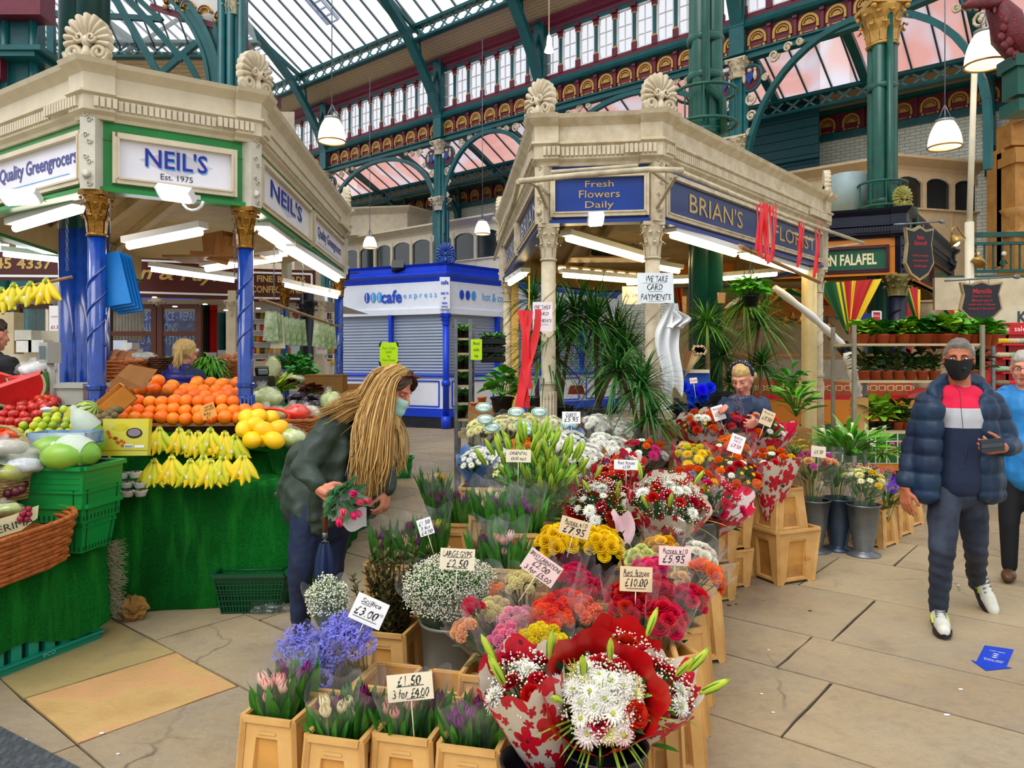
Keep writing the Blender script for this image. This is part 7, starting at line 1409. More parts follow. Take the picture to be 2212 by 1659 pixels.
a=MB();cm=mt('shop_cream','#d6cfbb',.5,var=.06)
a.poly([V(-8.4,11.0,2.58),V(-3.0,12.2,2.58),V(-3.0,15.5,2.58),V(-8.4,14.5,2.58)],0)
OB(a,'shop_soffit',cm,origin=P(400,640,11),label='pale flat soffit with small downlights under the maroon signs',cat='soffit')
for i,(px,py) in enumerate(((334,643),(378,663),(443,658),(488,671),(558,667),(50,627))):a=MB();a.lathe([(0,0),(.03,0),(.03,.01),(0,.012)],10,P(px,py,10.5));OB(a,'downlight',bulb,origin=P(px,py,10.5),label='tiny round downlight '+('left, nearest','second from the left','centre','right of centre','beyond the second blue column','over the hanging bananas')[i],cat='light')
for i,(px,w_,lb) in enumerate(((120,.14,'cream pilaster left of the wide blue column'),(340,.13,'cream post between the two brown-framed windows'),(502,.15,'cream post left of the second blue column'),(688,.16,'cream shop post with fluted head near the far blue columns'))):
 c=P(px,HZ,11.6);a=MB();a.box((c.x,c.y,1.35),(w_,.14,2.7));capital(a,(c.x,c.y,2.3),.07,.25);OB(a,'shop_post',cream,origin=(c.x,c.y,0),label=lb,cat='post')
for i,(x0,x1,lb) in enumerate(((235,335,'brown framed shop window nearest the wide blue column'),(346,430,'brown framed shop window left of the ponytail'),(40,115,'brown framed shop window behind the dark hooded person'))):
 y0,y1,d=662,792,11.5;p=P(x0,y0,d);q=P(x1,y1,d);root=RT('shop_window',lb,'window',((p.x+q.x)/2,d,q.z));a=MB();br=mt('frame_brown','#5a2c1a',.45)
 for x in (p.x,q.x):a.box((x,d,(p.z+q.z)/2),(.09,.08,p.z-q.z),0)
 for z in (p.z,q.z,p.z*.55+q.z*.45):a.box(((p.x+q.x)/2,d,z),(q.x-p.x-.02,.06,.07),0)
 OB(a,'frame',br,root,world=True);g=MB();g.poly([(p.x,d+.02,q.z),(q.x,d+.02,q.z),(q.x,d+.02,p.z),(p.x,d+.02,p.z)]);OB(g,'pane',film,root,world=True)
a=MB();
for i in range(22):x=P(235+i*3.4,0,11.9).x;a.tube([V(x,11.9+.02*(i%2),P(0,662,11.9).z),V(x,11.9+.02*(i%2),P(0,735,11.9).z)],.03,6)
OB(a,'window_blind',mt('blind_grey','#a8a390',.7),origin=P(270,700,11.9),label='grey vertical blind in the window beside the blue carrier bags',cat='blind')
a=MB();a.box(P(420,812,12.5),(4.6,.3,.5));a.box(P(60,770,10.2),(1.4,.2,.7));OB(a,'shop_counter',cm,origin=P(420,800,12.5),label='pale counter below the brown framed windows',cat='counter')
for i,(px,py,w_,h_,m) in enumerate(((18,720,.28,.55,'#c8b894'),(62,748,.2,.16,'#e8e6e0'),(88,748,.2,.16,'#dfe2e0'),(60,725,.22,.14,'#ccc8bc'),(48,790,.35,.1,'#e0d8c0'),(245,795,.3,.25,'#f0e2d8'),(282,752,.14,.14,'#d8d8d4'))):
 a=MB();a.box(P(px,py,9.8),(w_,.2,h_));OB(a,'storage_box',mt('box_'+m[1:],m,.6),origin=P(px,py,9.8),label='pale carton '+('tall, beside the hooded person','on the back shelf, left','on the back shelf, right','above the shelf pair','flat, behind the hood','white framed board over the potatoes','with a paper roll, in the shop window')[i],cat='box')
# blue watch repair shop
c=P(362,708,15);board('shop_sign','blue sign SALES SERVICE REPAIRS VALUATIONS with white border',c,(1,.06,0),Z,1.55,1.15,.08,[bluep,mt('line_paleblue','#9fc4f0',.5),mt('text_paleblue','#a8c8f0',.5)],[('SALES - SERVICE - REPAIRS',-.0,.2,.86,.15,{}),('VALUATIONS',-.12,.0,.5,.15,{}),('TO A HIGH STANDARD',.02,-.22,.8,.15,{})])
a=MB();a.box(P(380,645,14.8),(2.4,.14,.3));OB(a,'shop_fascia',bluer,origin=P(415,686,14.8),label='bright blue fascia above the repairs sign',cat='fascia')
for px,m,lb,r in ((445,black,'black iron column beside the blue repairs shop',.10),(461,redm,'bright red iron column behind the greengrocer stall',.07),(663,navy,'navy iron column by the sweet shelves',.10)):
 c=P(px,HZ,13 if px<600 else 11);a=MB();a.lathe([(r*1.2,0),(r,.3),(r,2.6)],14,(c.x,c.y,0));capital(a,(c.x,c.y,2.5 if px<600 else 2.25),r*.9,.25);OB(a,'iron_column',m,origin=(c.x,c.y,0),label=lb,cat='column')
a=MB();a.box(P(400,740,15.6),(3.4,.1,2.2),0);a.box(P(610,740,15.5),(1.9,.1,2.2));OB(a,'back_wall_panel',mt('panel_paleblue','#c4d4ee',.5,var=.05),origin=P(490,800,15.5),label='pale blue shop wall behind the stalls',cat='wall')
# lit sweet-shop shelves with jars
root=RT('jar_shelves','lit white shelves of sweet jars between the blue columns','shelf',P(600,830,12.5));a=MB()
for py in (690,715,740,765,790):a.bar(P(545,py,12.5),P(640,py,12.8),.25,.02);a.bar(P(690,py,12.6),P(722,py,12.8),.25,.02)
a.box(P(600,735,13.0),(1.0,.05,1.1));OB(a,'shelves',white,root,world=True)
jc=['#c8281c','#e08a1c','#5a2410','#d8cfa0','#e0c020','#7a9a2a','#e8e2e8','#b01c4a'];jm=[rmat('jar_'+c_[1:],[c_,c_],.2) for c_ in jc];R_.seed(3)
JM=[]
for m_ in jm:a=MB();a.lathe([(.038,0),(.042,.02),(.042,.08),(.034,.1)],8);a.lathe([(.036,.1),(.036,.115)],8,m=1);JM.append(a.mesh('sweet_jar',[m_,white]))
for py in (690,715,740,765,790):
 for px in list(range(549,640,9))+[694,703,712,720]:
  p=P(px,py-1,12.45 if px<650 else 12.55);o=bpy.data.objects.new('sweet_jar',R_.choice(JM));COL.objects.link(o);o.location=p;tag(o,'small lidded sweet jar on the lit white shelves','jar','sweet jars on the white shelves')
c=P(645,745,11.4);board('poster','blue and white upright poster with a round black logo beside the navy column',c,(1,.1,0),Z,.22,.50,.02,[mt('poster_blue','#a8d0f0',.5,c2='#e8f2fa',vs=4),white,dkb],[('COME AND TRY',0,.08,.7,.05,{}),('OUR BAR',0,0,.5,.05,{}),('EVERYDAY',0,-.3,.7,.06,{})])
for i,(px,py,lb) in enumerate(((695,735,'white price poster with red figures by the far cream post'),(121,690,'white price poster with red figures left of the wide blue column'),(457,775,'small white notice with a pink dot by the red column'),(481,770,'tall pale notice beside the pink dot one'))):
 board('poster',lb,P(px,py,11.3 if i<2 else 12.8),(1,.05,0),Z,.17 if i!=1 else .2,.42 if i<2 else .22,.01,[white,white,mt('text_red','#d02848',.5)],[('£1.30' if i<2 else 'BOX',0,-.28,.7,.12,dict(bold=.02)),('SANDWICH',0,.1,.7,.06,{})],cat='poster')
# ---------------------------------------------------------------- trolley of seedlings left of the florist
def trolley(label,x0,x1,ys,d,d2,n=3,colm=steel,posts=True):
 root=RT('plant_trolley',label,'trolley',P((x0+x1)/2,HZ,d)*1);root.location.z=0;a=MB();p=P(x0,0,d);q=P(x1,0,d)
 for X_,Y_ in ((p.x,d),(q.x,d),(p.x,d2),(q.x,d2)):a.box((X_,Y_,(P(0,ys[0]-40,d).z)/2),(.035,.035,P(0,ys[0]-40,d).z))
 OB(a,'posts',colm,root,world=True);a=MB()
 for y in ys:z=P(0,y,d).z;a.box(((p.x+q.x)/2,(d+d2)/2,z-.012),(q.x-p.x,d2-d,.024))
 OB(a,'shelf_boards',mt('shelf_pale','#b9aa84',.5,var=.15),root,world=True);return p.x,q.x
ys=[730,762,798,832,870,905,940];xa,xb=trolley('steel trolley of seedling trays beside the blue cafe',985,1016,ys,8.0,8.5)
lfm=[leafm('seedling_a','#4aa02a'),leafm('seedling_b','#2f7a2a'),leafm('seedling_c','#6ab83a')]
def plantmesh(i,m,pot,potm,R,H,n,L,w):
 a=MB();R_.seed(i)
 for k in range(n):an=k*2.4;t=math.sqrt((k+.5)/n);p=V(R*t*cos(an)*.5,R*t*sin(an)*.5,H*ru(.1,1)*(1-.3*t));a.tube([V(0,0,0),p],.002,3,1,False);a.leaf(p,(cos(an)*(.2+t),sin(an)*(.2+t),ru(.1,1.0)),L*ru(.7,1.2),w*ru(.7,1.2),.35,4,0,roll=ru(-.6,.6))
 if pot:a.lathe([(pot*.75,-pot*1.5),(pot,-.0),(pot*1.1,-.0),(pot*1.1,.012),(pot*.8,.0)],14,m=2)
 return a.mesh('potted_plant',[m,stemm,potm])
sd=[plantmesh(i,lfm[i],.05,black,.07,.07,22,.06,.035) for i in range(3)]
for j,y in enumerate(ys[:-1]):
 for k,px in enumerate((992,1001,1010)):
  p=P(px,y,8.15);o=bpy.data.objects.new('seedling_tray',sd[(j+k)%3]);COL.objects.link(o);o.location=(p.x,8.12+.12*(k%2),p.z+.075*1);tag(o,'black pot of green seedlings on the steel trolley beside the cafe','seedlings','seedlings on the cafe-side trolley')
root=RT('seedling_rack','dark rack of seedling trays right of the yellow notice','rack',P(1060,790,9));a=MB()
for y in (738,756,776):a.bar(P(1040,y,9),P(1092,y,9),.3,.06)
OB(a,'trays',black,root,world=True)
for j,y in enumerate((738,756,776)):
 for k,px in enumerate((1046,1058,1070,1082)):o=bpy.data.objects.new('seedling_tray',sd[(j+k)%3]);COL.objects.link(o);o.location=P(px,y-6,8.95);tag(o,'green seedlings on the dark rack behind the left cream post','seedlings','seedlings on the dark rack')
c=P(1029,755,7.9);board('notice','neon yellow handwritten notice hanging on the seedling trolley',c,(1,0,0),Z,.12,.22,.01,[mt('neon_yellow2','#c6f512',.5,var=0),black,ink],[('Red',0,.3,.5,.14,{}),('cafe',0,0,.5,.14,{}),('is',0,-.3,.3,.14,{})],cat='notice')
for i,(px,py) in enumerate(((1026,872),(1041,872),(1041,860))):a=MB();a.lathe([(.03,-.06),(.042,.0),(.046,0),(.046,.015),(.036,.015),(.03,0)],14,m=0);OB(a,'clay_pot',mt('clay_pale','#d88a4a',.7),loc=P(px,py,7.0),label='small terracotta pot '+('alone beside the stacked pair','lower of the stacked pair','upper of the stacked pair')[i],cat='pot')
a=MB();a.box(P(1040,905,7.1),(.24,.3,.26));OB(a,'wooden_crate',cardm,origin=P(1040,905,7.1),label='wooden stand holding the little terracotta pots',cat='stand')
# ---------------------------------------------------------------- right plant rack
ysr=[742,822,932];trolley('wooden shelved plant trolley behind the walking man',1845,2122,ysr,7.6,8.1,colm=mt('post_greywood','#8f8a78',.6,var=.2))
a=MB();[a.bar(P(px,690,8.3),P(px,1010,8.3),.035,.035) for px in (1868,2145)];OB(a,'trolley_post',steel,origin=P(2145,1010,8.3),label='galvanised rear posts of the plant trolley',cat='post')
pr1=[plantmesh(10+i,m,.055,tpot,.11,.12,54,.10,.065) for i,m in enumerate((lfl,lfd,lf,lfy))];pr2=[plantmesh(20+i,m,.06,tpot,.10,.24,40,.17,.05) for i,m in enumerate((lfo,lfd,leafm('fern_dark','#3f5a24')))];pr3=[plantmesh(30+i,m,.06,black,.12,.26,20,.20,.10) for i,m in enumerate((lfl,leafm('croton','#8fae1e')))]
for i,px in enumerate(range(1862,2150,22)):o=bpy.data.objects.new('potted_plant',pr1[(i*3)%4 if i<10 else 3]);COL.objects.link(o);o.location=P(px,742,7.85)+V(0,.05*(i%2),.085);o.scale=(1.3+.4*(i in(6,7,8,9)),)*3;o.rotation_euler=(0,0,i);tag(o,'leafy pot plant on the top shelf of the right trolley','pot plant','pot plants on the top shelf')
for i,px in enumerate((1866,1890,1914,1940,1966,1992,2018,2100,2118)):o=bpy.data.objects.new('potted_plant',pr2[i%3]);COL.objects.link(o);o.location=P(px,822,7.8)+V(0,0,.092);o.rotation_euler=(0,0,i*1.7);tag(o,'upright dark foliage plant in terracotta on the middle shelf','pot plant','pot plants on the middle shelf')
for i,px in enumerate((1878,1902,1918,1938,1958)):o=bpy.data.objects.new('potted_plant',pr3[0] if i<3 else pr2[2]);COL.objects.link(o);o.location=P(px,932,7.8)+V(0,0,.092);o.rotation_euler=(0,0,i*1.3);tag(o,'film-wrapped foliage plant on the lowest shelf of the right trolley','pot plant','pot plants on the lowest shelf')
a=MB();a.box(P(1856,895,7.8),(.14,.12,.36));OB(a,'paper_bag',W['kraft'],origin=P(1856,895,7.8),label='brown paper sleeve on the lowest trolley shelf',cat='paper bag')
# ---------------------------------------------------------------- falafel counter
root=RT('food_counter','orange and red counter with oriental fretwork and green tiled front','counter',(3.6,10.3,0));a=MB();p0=V(3.1,9.95,0);p1=V(5.35,10.0,0);p2=V(8.0,13.7,0)
def cwall(a,p,q,z0,z1,m,th=.1):d=(q-p).normalized();n=V(d.y,-d.x,0);a.box((p+q)/2-n*th/2+Z*(z0+z1)/2,((q-p).length,th,z1-z0),m,rz=math.atan2(d.y,d.x))
for p,q in ((p0,p1),(p1,p2)):
 cwall(a,p,q,.0,.12,3);cwall(a,p,q,.75,1.08,1,.16);cwall(a,p,q,1.08,1.14,2,.4);cwall(a,p,q,.12,.22,1,.14)
OB(a,'counter_body',[orange_p,orange_p,redm,black],root,world=True);a=MB()
for p,q in ((p0,p1),(p1,p2)):d=(q-p).normalized();n=V(d.y,-d.x,0);L=(q-p).length;ids=[a.add(p+n*.01+Z*.22,(0,0)),a.add(q+n*.01+Z*.22,(L,0)),a.add(q+n*.01+Z*.75,(L,.53)),a.add(p+n*.01+Z*.75,(0,.53))];a.face(ids)
OB(a,'tiled_front',tileg,root,world=True);a=MB()
for k in range(20):
 c=p0+V(.11,0,0)*k*1.05+Z*1.24+V(0,-.05,0);a.tube([c+V(.055*cos(t),0,.045*sin(t)) for t in [PI/4+PI/2*j for j in range(5)]],.007,5,0,False);a.tube([c+V(.055+.025*cos(t),0,.02*sin(t)) for t in [PI/3*j for j in range(7)]],.006,5,0,False)
cwall(a,p0,p1,1.14,1.34,1,.03);OB(a,'fretwork',[mt('fret_cream','#d8c49a',.5),mt('fret_rust','#b0522a',.5)],root,world=True)
a=MB();cwall(a,p0,p1,1.36,1.62,0,.01);OB(a,'glass_screen',film,root,world=True);a=MB();cwall(a,p0+V(0,.3,0),p1+V(0,.3,0),1.66,1.70,0,.5);OB(a,'high_shelf',wood,root,world=True)
for i,(px,py,s) in enumerate(((1790,715,.09),(1770,690,.07),(1730,700,.08),(1712,692,.06),(1745,712,.06),(1800,735,.08),(1695,700,.07),(1815,690,.07))):a=MB();a.lathe([(s*.6,0),(s,.02),(s*.9,.06),(s*.5,.09),(s*.5,.1),(s*.2,.12)],14);OB(a,'metal_pot',(goldb,steel,MC['rim_brass'])[i%3],loc=P(px,py,10.6),label=('brass tajine pot','steel lidded pot','brass kettle','small steel pan','brass bowl','steel serving dish','brass jar','steel tureen')[i]+' on the high falafel shelf',cat='pot')
board('picture','framed floral picture behind the falafel shelf, left of two',P(1710,665,12.8),(1,0,0),Z,.42,.5,.02,[mt('pic_cream','#d8cfa8',.6,c2='#b89a6a',vs=9),mt('frame_wood2','#7a5a34',.5),ink],(),(.03,.015),cat='picture');board('picture','framed purple floral picture behind the falafel shelf',P(1760,668,12.8),(1,0,0),Z,.46,.5,.02,[mt('pic_purple','#a8889a',.6,c2='#6a5a7a',vs=9),MC['frame_wood2'],ink],(),(.03,.015),cat='picture')
# interior back wall of the falafel kiosk
a=MB();a.box((4.6,12.9,1.6),(3.6,.1,2.6),0);a.box((4.6,12.8,2.5),(3.6,.1,.25),1);a.box((6.2,11.6,1.5),(.08,.1,2.4),2);OB(a,'partition',[mt('wall_warmtan','#c8b48c',.6),orange_p,redm],origin=(4.6,12.9,0),label='tan inner partition of the falafel kiosk behind its counter',cat='partition')
# striped fabric flags
def stripes(name):
 t=NT(name);x=t.n('ShaderNodeSeparateXYZ');t.l(t.coord('UV'),x.inputs[0]);t.bsdf(t.ramp(x.outputs[0],[(0,'#0c5a2a'),(.24,'#0c5a2a'),(.25,'#f0d018'),(.33,'#0c5a2a'),(.37,'#e6c61a'),(.40,'#b8121c'),(.50,'#f0d018'),(.60,'#b8121c'),(.86,'#e6c61a'),(1,'#e6c61a')],'CONSTANT'),.7);return t.m
strm=stripes('striped_cloth')
def swag(label,tl,tr,tip,d0,d1,lean=.0,cat='flag'):
 a=MB();A=P(*tl,d0);B=P(*tr,d1);T=P(*tip,(d0+d1)/2-.15)
 def f(u,v):p=A.lerp(B,u);q=p.lerp(T+(p-(A+B)/2)*.06,v**1.15);w=.035*sin(u*22+v*2)*(1-v*.3);return q+V(0,w,0)
 a.grid(f,36,14,0,True,False,True);OB(a,'striped_flag',strm,origin=A,label=label,cat=cat)
swag('large green, yellow and red striped cloth gathered to a point under the falafel sign',(1772,612),(1905,602),(1835,722),10.2,9.9);swag('red and yellow striped cloth swag behind the cream post',(1690,628),(1768,614),(1790,660),10.8,10.4);swag('striped cloth swag behind the bushy dracaena',(1640,622),(1700,622),(1660,660),11,10.8);swag('striped cloth hanging at the right falafel face, nearer of two',(1948,610),(1988,625),(1982,700),10.6,11.2);swag('striped cloth hanging at the right falafel face, further of two',(2005,630),(2068,660),(2066,700),11.4,12.6);swag('red striped cloth seen left of the green column',(1445,625),(1475,622),(1475,690),11.2,11.1)
def ropecloth(label,pts,d,r,m,bands=None,name='fabric_drape',cat='drape'):
 a=MB();q=[P(x,y,d+(k[0] if k else 0)) for x,y,*k in pts];
 s=[];
 for p0_,p1_ in zip(q,q[1:]):s+= [p0_.lerp(p1_,t/5) for t in range(5)]
 s.append(q[-1]);a.tube(s,[r*(.8+.35*abs(sin(i*.9))) for i in range(len(s))],9,0,flat=.6)
 if bands:
  for b in bands:i=int(b*len(s));a.tube(s[i:i+3],r*1.25,9,1)
 OB(a,name,[m,black],origin=q[0],label=label,cat=cat)
ropecloth('white twisted fabric draped from the ceiling behind the cream post to the plant trolley',[(1672,620),(1750,680),(1800,725),(1832,760)],8.6,.065,white,(.86,));ropecloth('loose white fabric end hanging beside the plant trolley post',[(1830,762),(1842,800),(1850,850),(1860,870)],8.5,.08,white);ropecloth('white twisted fabric rising left of the hanging pothos',[(1568,668),(1600,640),(1625,625)],8.8,.045,white)
# notice, signs near the falafel kiosk
c=P(1893,685,10.0);board('notice','small red and white no smoking notice beside the navy column',c,(1,.1,0),Z,.14,.17,.01,[redm,white,white],[('HALAL',0,.1,.6,.2,{})],(.02,.01),cat='notice');a=MB();a.box(P(1862,690,10.6),(.2,.2,.16));OB(a,'blue_box',bluep,origin=P(1862,690,10.6),label='blue box on the shelf beside the red notice',cat='box')
def shield(label,px,py,d,w,h,lines,rz,wood_=True):
 c=P(px,py,d);root=RT('hanging_sign',label,'sign',c);x=V(cos(rz),sin(rz),0);n=x.cross(Z)
 def sh(s):return [(-.5*s*w+.02*w,.5*s*h),(-.22*w*s,.46*h*s),(0,.54*h*s),(.22*w*s,.46*h*s),(.5*w*s,.5*h*s),(.42*w*s,.2*h*s),(.5*w*s,-.2*h*s),(.3*w*s,-.42*h*s),(0,-.54*h*s),(-.3*w*s,-.42*h*s),(-.5*w*s,-.2*h*s),(-.42*w*s,.2*h*s)]
 a=MB();a.prism(sh(1.12),c-n*.0,x,Z,n,.05,0);OB(a,'backing',mt('sign_wood','#b09a70',.6,var=.3,vs=8),root,world=True);a=MB();a.prism(sh(1.0),c+n*.05,x,Z,n,.008,0);OB(a,'face',mt('sign_black','#1c2028',.5),root,world=True);a=MB()
 for i,(b,y,w2,h2) in enumerate(lines):text(a,b,c+n*.06+Z*y*h,x,Z,w2*w,h2*h,0,shear=.25,bold=.01)
 OB(a,'lettering',mt('letter_red','#c83038',.5),root,world=True);a=MB();a.tube([c+x*-.9*w+Z*.62*h,c+x*.95*w+Z*.72*h],.012,6);a.ball(c+x*.98*w+Z*.72*h,(.05,.02,.03),6,4);[a.tube([c+x*s*w*.25+Z*.5*h,c+x*s*w*.25+Z*.67*h],.005,4) for s in (-1,1)];OB(a,'bracket',steel,root,world=True)
shield('shield-shaped hanging sign with red gothic letters in front of the falafel corner',1981,548,9.4,.36,.58,[('Baba',.34,.28,.09),('Ganoush',.22,.5,.1),('Grilled aubergine',-.06,.6,.06),('mixed with garlic',-.17,.6,.06),('& tahini sauce',-.28,.5,.06)],.15)
shield('wider dark shield sign with red letters below the cream lamp pole',2115,652,8.6,.42,.40,[('Mantilla',.3,.5,.14),('Great and creamy',.15,.5,.07),('Minced meat is',.03,.55,.07),('made with chickpeas',-.09,.7,.07),('wrapped in fine pastry',-.21,.7,.07)],-.1)
root=RT('lamp_pole','slim cream lamp pole with two brass swan-neck lamps','lamp post',G(2092,1065));b=G(2092,1065);b=V(P(2094,0,8.8).x,8.8,0);root.location=b;a=MB();a.tube([V(0,0,0),V(0,0,P(0,480,8.8).z)],.05,12);a.tube([V(0,0,P(0,480,8.8).z),V(.06,0,P(0,150,8.8).z)],.033,12);a.lathe([(.08,0),(.06,.1),(.06,.15)],12);OB(a,'pole',mt('pole_cream','#e0d6bc',.4,var=.08),root)
brs=mt('brass','#b08d4a',.3,.7,var=.2)
for i,(px,py,s) in enumerate(((2062,515,-1),(2115,560,1))):
 e=P(px,py,8.75)-b;a=MB();top=V(0,0,e.z+.02);a.tube([V(0,0,e.z-.02+(.0)),V(s*.06,0,e.z+.02),V(e.x-s*.06,0,e.z+.16),V(e.x,0,e.z+.12),V(e.x,0,e.z+.02)],.01,6);OB(a,'lamp_arm',brs,root);a=MB();a.lathe([(.085,-.07),(.07,-.02),(.03,.03),(.02,.05)],16,e,X=Matrix.Rotation(.5*s,3,'Y')@Matrix.Rotation(-.3,3,'X'));OB(a,'lamp_shade',brs,root)
 if i==0:a=MB();a.ball(e+V(0,-.02,-.05),.045);OB(a,'bulb',bulb,root)
# far right haberdashery
root=RT('yarn_shelves','red haberdashery shelves of colourful yarn at the right edge','shelf',P(2180,860,8.9));a=MB()
for y in (745,775,805,835,870,900):a.bar(P(2148,y,8.9),P(2260,y,8.9),.3,.02)
for px in (2150,2198):a.bar(P(px,700,8.9),P(px,930,8.9),.03,.3)
a.box(P(2200,820,9.1),(1.0,.03,1.4),1);a.box(P(2190,710,8.85),(.45,.03,.14),0);OB(a,'shelving',[redm,mt('shelf_back','#c8b8a8',.6)],root,world=True);a=MB();text(a,'cafe  sale',P(2185,710,8.82),(1,0,0),Z,.34,.06,0);OB(a,'lettering',white,root,world=True)
yc=['#e8c83a','#d8c8a0','#9fc4a0','#8a7a5a','#d02a3a','#e87a9a','#3a8ab0','#c8c0b0'];YM=[]
for c_ in yc:a=MB();a.ball((0,0,0),(.04,.05,.035),10,6);YM.append(a.mesh('yarn_ball',[mt('yarn_'+c_[1:],c_,.9,bump=.5,bsc=120)]))
R_.seed(12)
for y in (745,775,805,835,870,900):
 for k in range(9):
  px=2158+k*7.5;o=bpy.data.objects.new('yarn_ball',YM[(k//3+int(y/30))%8]);COL.objects.link(o);o.location=P(px,y-8,8.8);tag(o,'ball of coloured yarn on the red haberdashery shelves','yarn','yarn on the haberdashery shelves')
board('shop_sign','cream shop sign with a dark letter K and a small pumpkin print above the yarn',P(2205,685,9.6),(1,0,0),Z,.95,.30,.04,[mt('sign_cream','#d8cdb0',.5),ink,mt('letter_slate','#39404a',.5)],[('KI',.02,0,.16,.5,dict(bold=.03))]);board('shop_sign','long cream upper shop front under the green balcony',P(2170,635,11.5),(1,0,0),Z,2.2,.5,.06,[mt('sign_cream2','#cfc0a0',.5),ink,ink])
a=MB();a.box(P(2150,610,14.2),(3.2,.4,.22));OB(a,'balcony_slab',tealg,origin=P(2150,610,14.2),label='dark green balcony edge above the right-hand shops',cat='balcony')
a=MB();a.box((8.9,12.9,1.3),(4.6,.2,2.6));OB(a,'shop_facade',mt('shop_front_brown','#7a5a3c',.6,var=.4,vs=3,c2='#c8b894'),origin=(8.9,12.9,0),label='brown and cream shop front behind the plant trolley and yarn',cat='shop front')
# dragon
root=RT('dragon_statue','maroon scaly winged dragon statue on a green iron bracket, top right','statue',P(2190,60,7.6));dm=mt('dragon_maroon','#6d1822',.45,var=.3,vs=14,bump=1.0,bsc=50);a=MB()
a.tube([P(2150,8,7.5),P(2172,40,7.5),P(2180,75,7.5),P(2200,100,7.5),P(2235,95,7.5),P(2270,60,7.5)],[.10,.15,.17,.17,.2,.2],12)
for k,(px,py,r) in enumerate(((2168,60,.045),(2163,80,.045),(2170,98,.045),(2182,112,.045),(2195,120,.05),(2180,90,.05),(2188,70,.05),(2200,85,.05),(2175,45,.045),(2190,50,.05))):a.ball(P(px,py,7.38),(r,r*.5,r*1.1),8,5)
OB(a,'body',dm,root,world=True);a=MB();a.tube([P(2160,4,7.5),P(2125,6,7.4),P(2095,10,7.35),P(2080,14,7.3)],[.09,.07,.05,.02],10);
for k in range(5):a.leaf(P(2092+k*14,12,7.4),(-.5+.1*k,-.2,-.8),.09,.03,0,3)
for k in range(3):a.leaf(P(2100+k*20,3,7.4),(-.3,0,1),.1,.04,0,3)
a.ball(P(2112,4,7.33),.018,6,4,1);OB(a,'head',[dm,goldb],root,world=True);a=MB();a.box(P(2200,140,7.5),(.25,.3,.12));a.box(P(2200,180,7.5),(.18,.24,.3));a.box(P(2205,235,7.5),(.24,.3,.12));OB(a,'bracket',tealg,root,world=True)
# ---------------------------------------------------------------- florist extras
red2=mt('ribbon_red','#e0101c',.3,var=.05,spec=.6)
def ribbon(label,px,y0,y1,d,w,curl=.02,ph=0,m=red2,group=None,loop=False):
 a=MB();A=P(px,y0,d);H=(y1-y0)/F*d
 def f(u,v):tw=sin(v*5+ph)*.6;return A+V((u-.5)*w*cos(tw)+curl*sin(v*4+ph),(u-.5)*w*sin(tw)-.01,-H*v+(.0))
 a.grid(f,2,18);OB(a,'ribbon',m,origin=A,label=label,cat='ribbon',group=group)
R_.seed(14)
for i,(px,y0,y1,d) in enumerate(((1634,440,540,6.7),(1640,438,555,6.75),(1646,436,560,6.8),(1652,440,565,6.8),(1658,440,570,6.85),(1664,445,565,6.9),(1669,448,560,6.95),(1673,438,545,7.0),(1644,450,548,6.7),(1656,448,572,6.8))):ribbon('red satin ribbon in the thick cluster over the florist lettering',px,y0,y1,d,.022,.01,i,group='red ribbons over the lettering')
for i,(px,y0,y1,d) in enumerate(((1724,475,578,7.6),(1732,470,560,7.65),(1728,478,570,7.6))):ribbon('red satin ribbon in the thin cluster near the end of the name board',px,y0,y1,d,.025,.015,i,group='red ribbons near the board end')
for i,(px,y0,y1,d) in enumerate(((1760,485,600,8.0),(1766,480,590,8.05))):ribbon('red satin ribbon hanging at the far corner of the florist kiosk',px,y0,y1,d,.03,.015,i,group='red ribbons at the far corner')
for i,(px,y0,y1,w,cu) in enumerate(((1128,670,885,.075,.035),(1148,668,880,.06,.05),(1140,672,840,.07,.02),(1136,675,760,.05,.01))):ribbon('long broad red ribbon tail hanging at the left cream column, '+('left tail','right tail','middle loop','short upper tail')[i],px,y0,y1,5.6,w,cu,i*1.4)
a=MB();p=P(1143,595,5.65);a.tube([p,p+V(0,0,-.2),P(1142,668,5.6)],.006,5);OB(a,'ribbon_twine',mt('cord_yellow','#e0b020',.5),origin=p,label='thin yellow twine holding up the long red ribbons',cat='cord')
pm=mt('paper_card','#f0f0f2',.55,var=.03);pc=mt('card_cream','#e6dcc0',.55,var=.05);pkc=mt('card_pink','#eecfc8',.55,var=.04);ptn=mt('card_peach','#e2c8a0',.55,var=.05)
def card(label,px,py,d,w,h,lines,m=pm,ang=0.0,lean=-.15,under=(),stick=.12,yaw=0.0,cat='price card',name='price_card',inkm=ink,wob=.45):
 c=P(px,py,d);root=RT(name,label,cat,c);x=V(cos(yaw)*cos(ang),sin(yaw),-sin(ang)).normalized();up0=V(sin(ang),-lean*1.0,cos(ang));up=(up0-x*up0.dot(x)).normalized();n=x.cross(up);X=Matrix((x,n,up)).transposed()
 a=MB();a.box(c,(w,.0016,h),0,X=X);OB(a,'card',m,root,world=True);a=MB()
 for body,tx,ty,tw,th in lines:text(a,body,c+x*tx*w+up*ty*h+n*.0012,x,up,tw*w,th*h,0,shear=.22,wob=wob,off=.001)
 for x0,x1,yy in under:stroke(a,[(x0*w,yy*h),(x1*w,yy*h+.01*h)],.0022,c+n*.0012,x,up,0,.001)
 if a.f:OB(a,'lettering',inkm,root,world=True)
 if stick:a=MB();a.tube([c-up*h*.3-n*.003,c-up*(h*.5+stick)-n*.003],.0022,5);OB(a,'holder',pc,root,world=True)
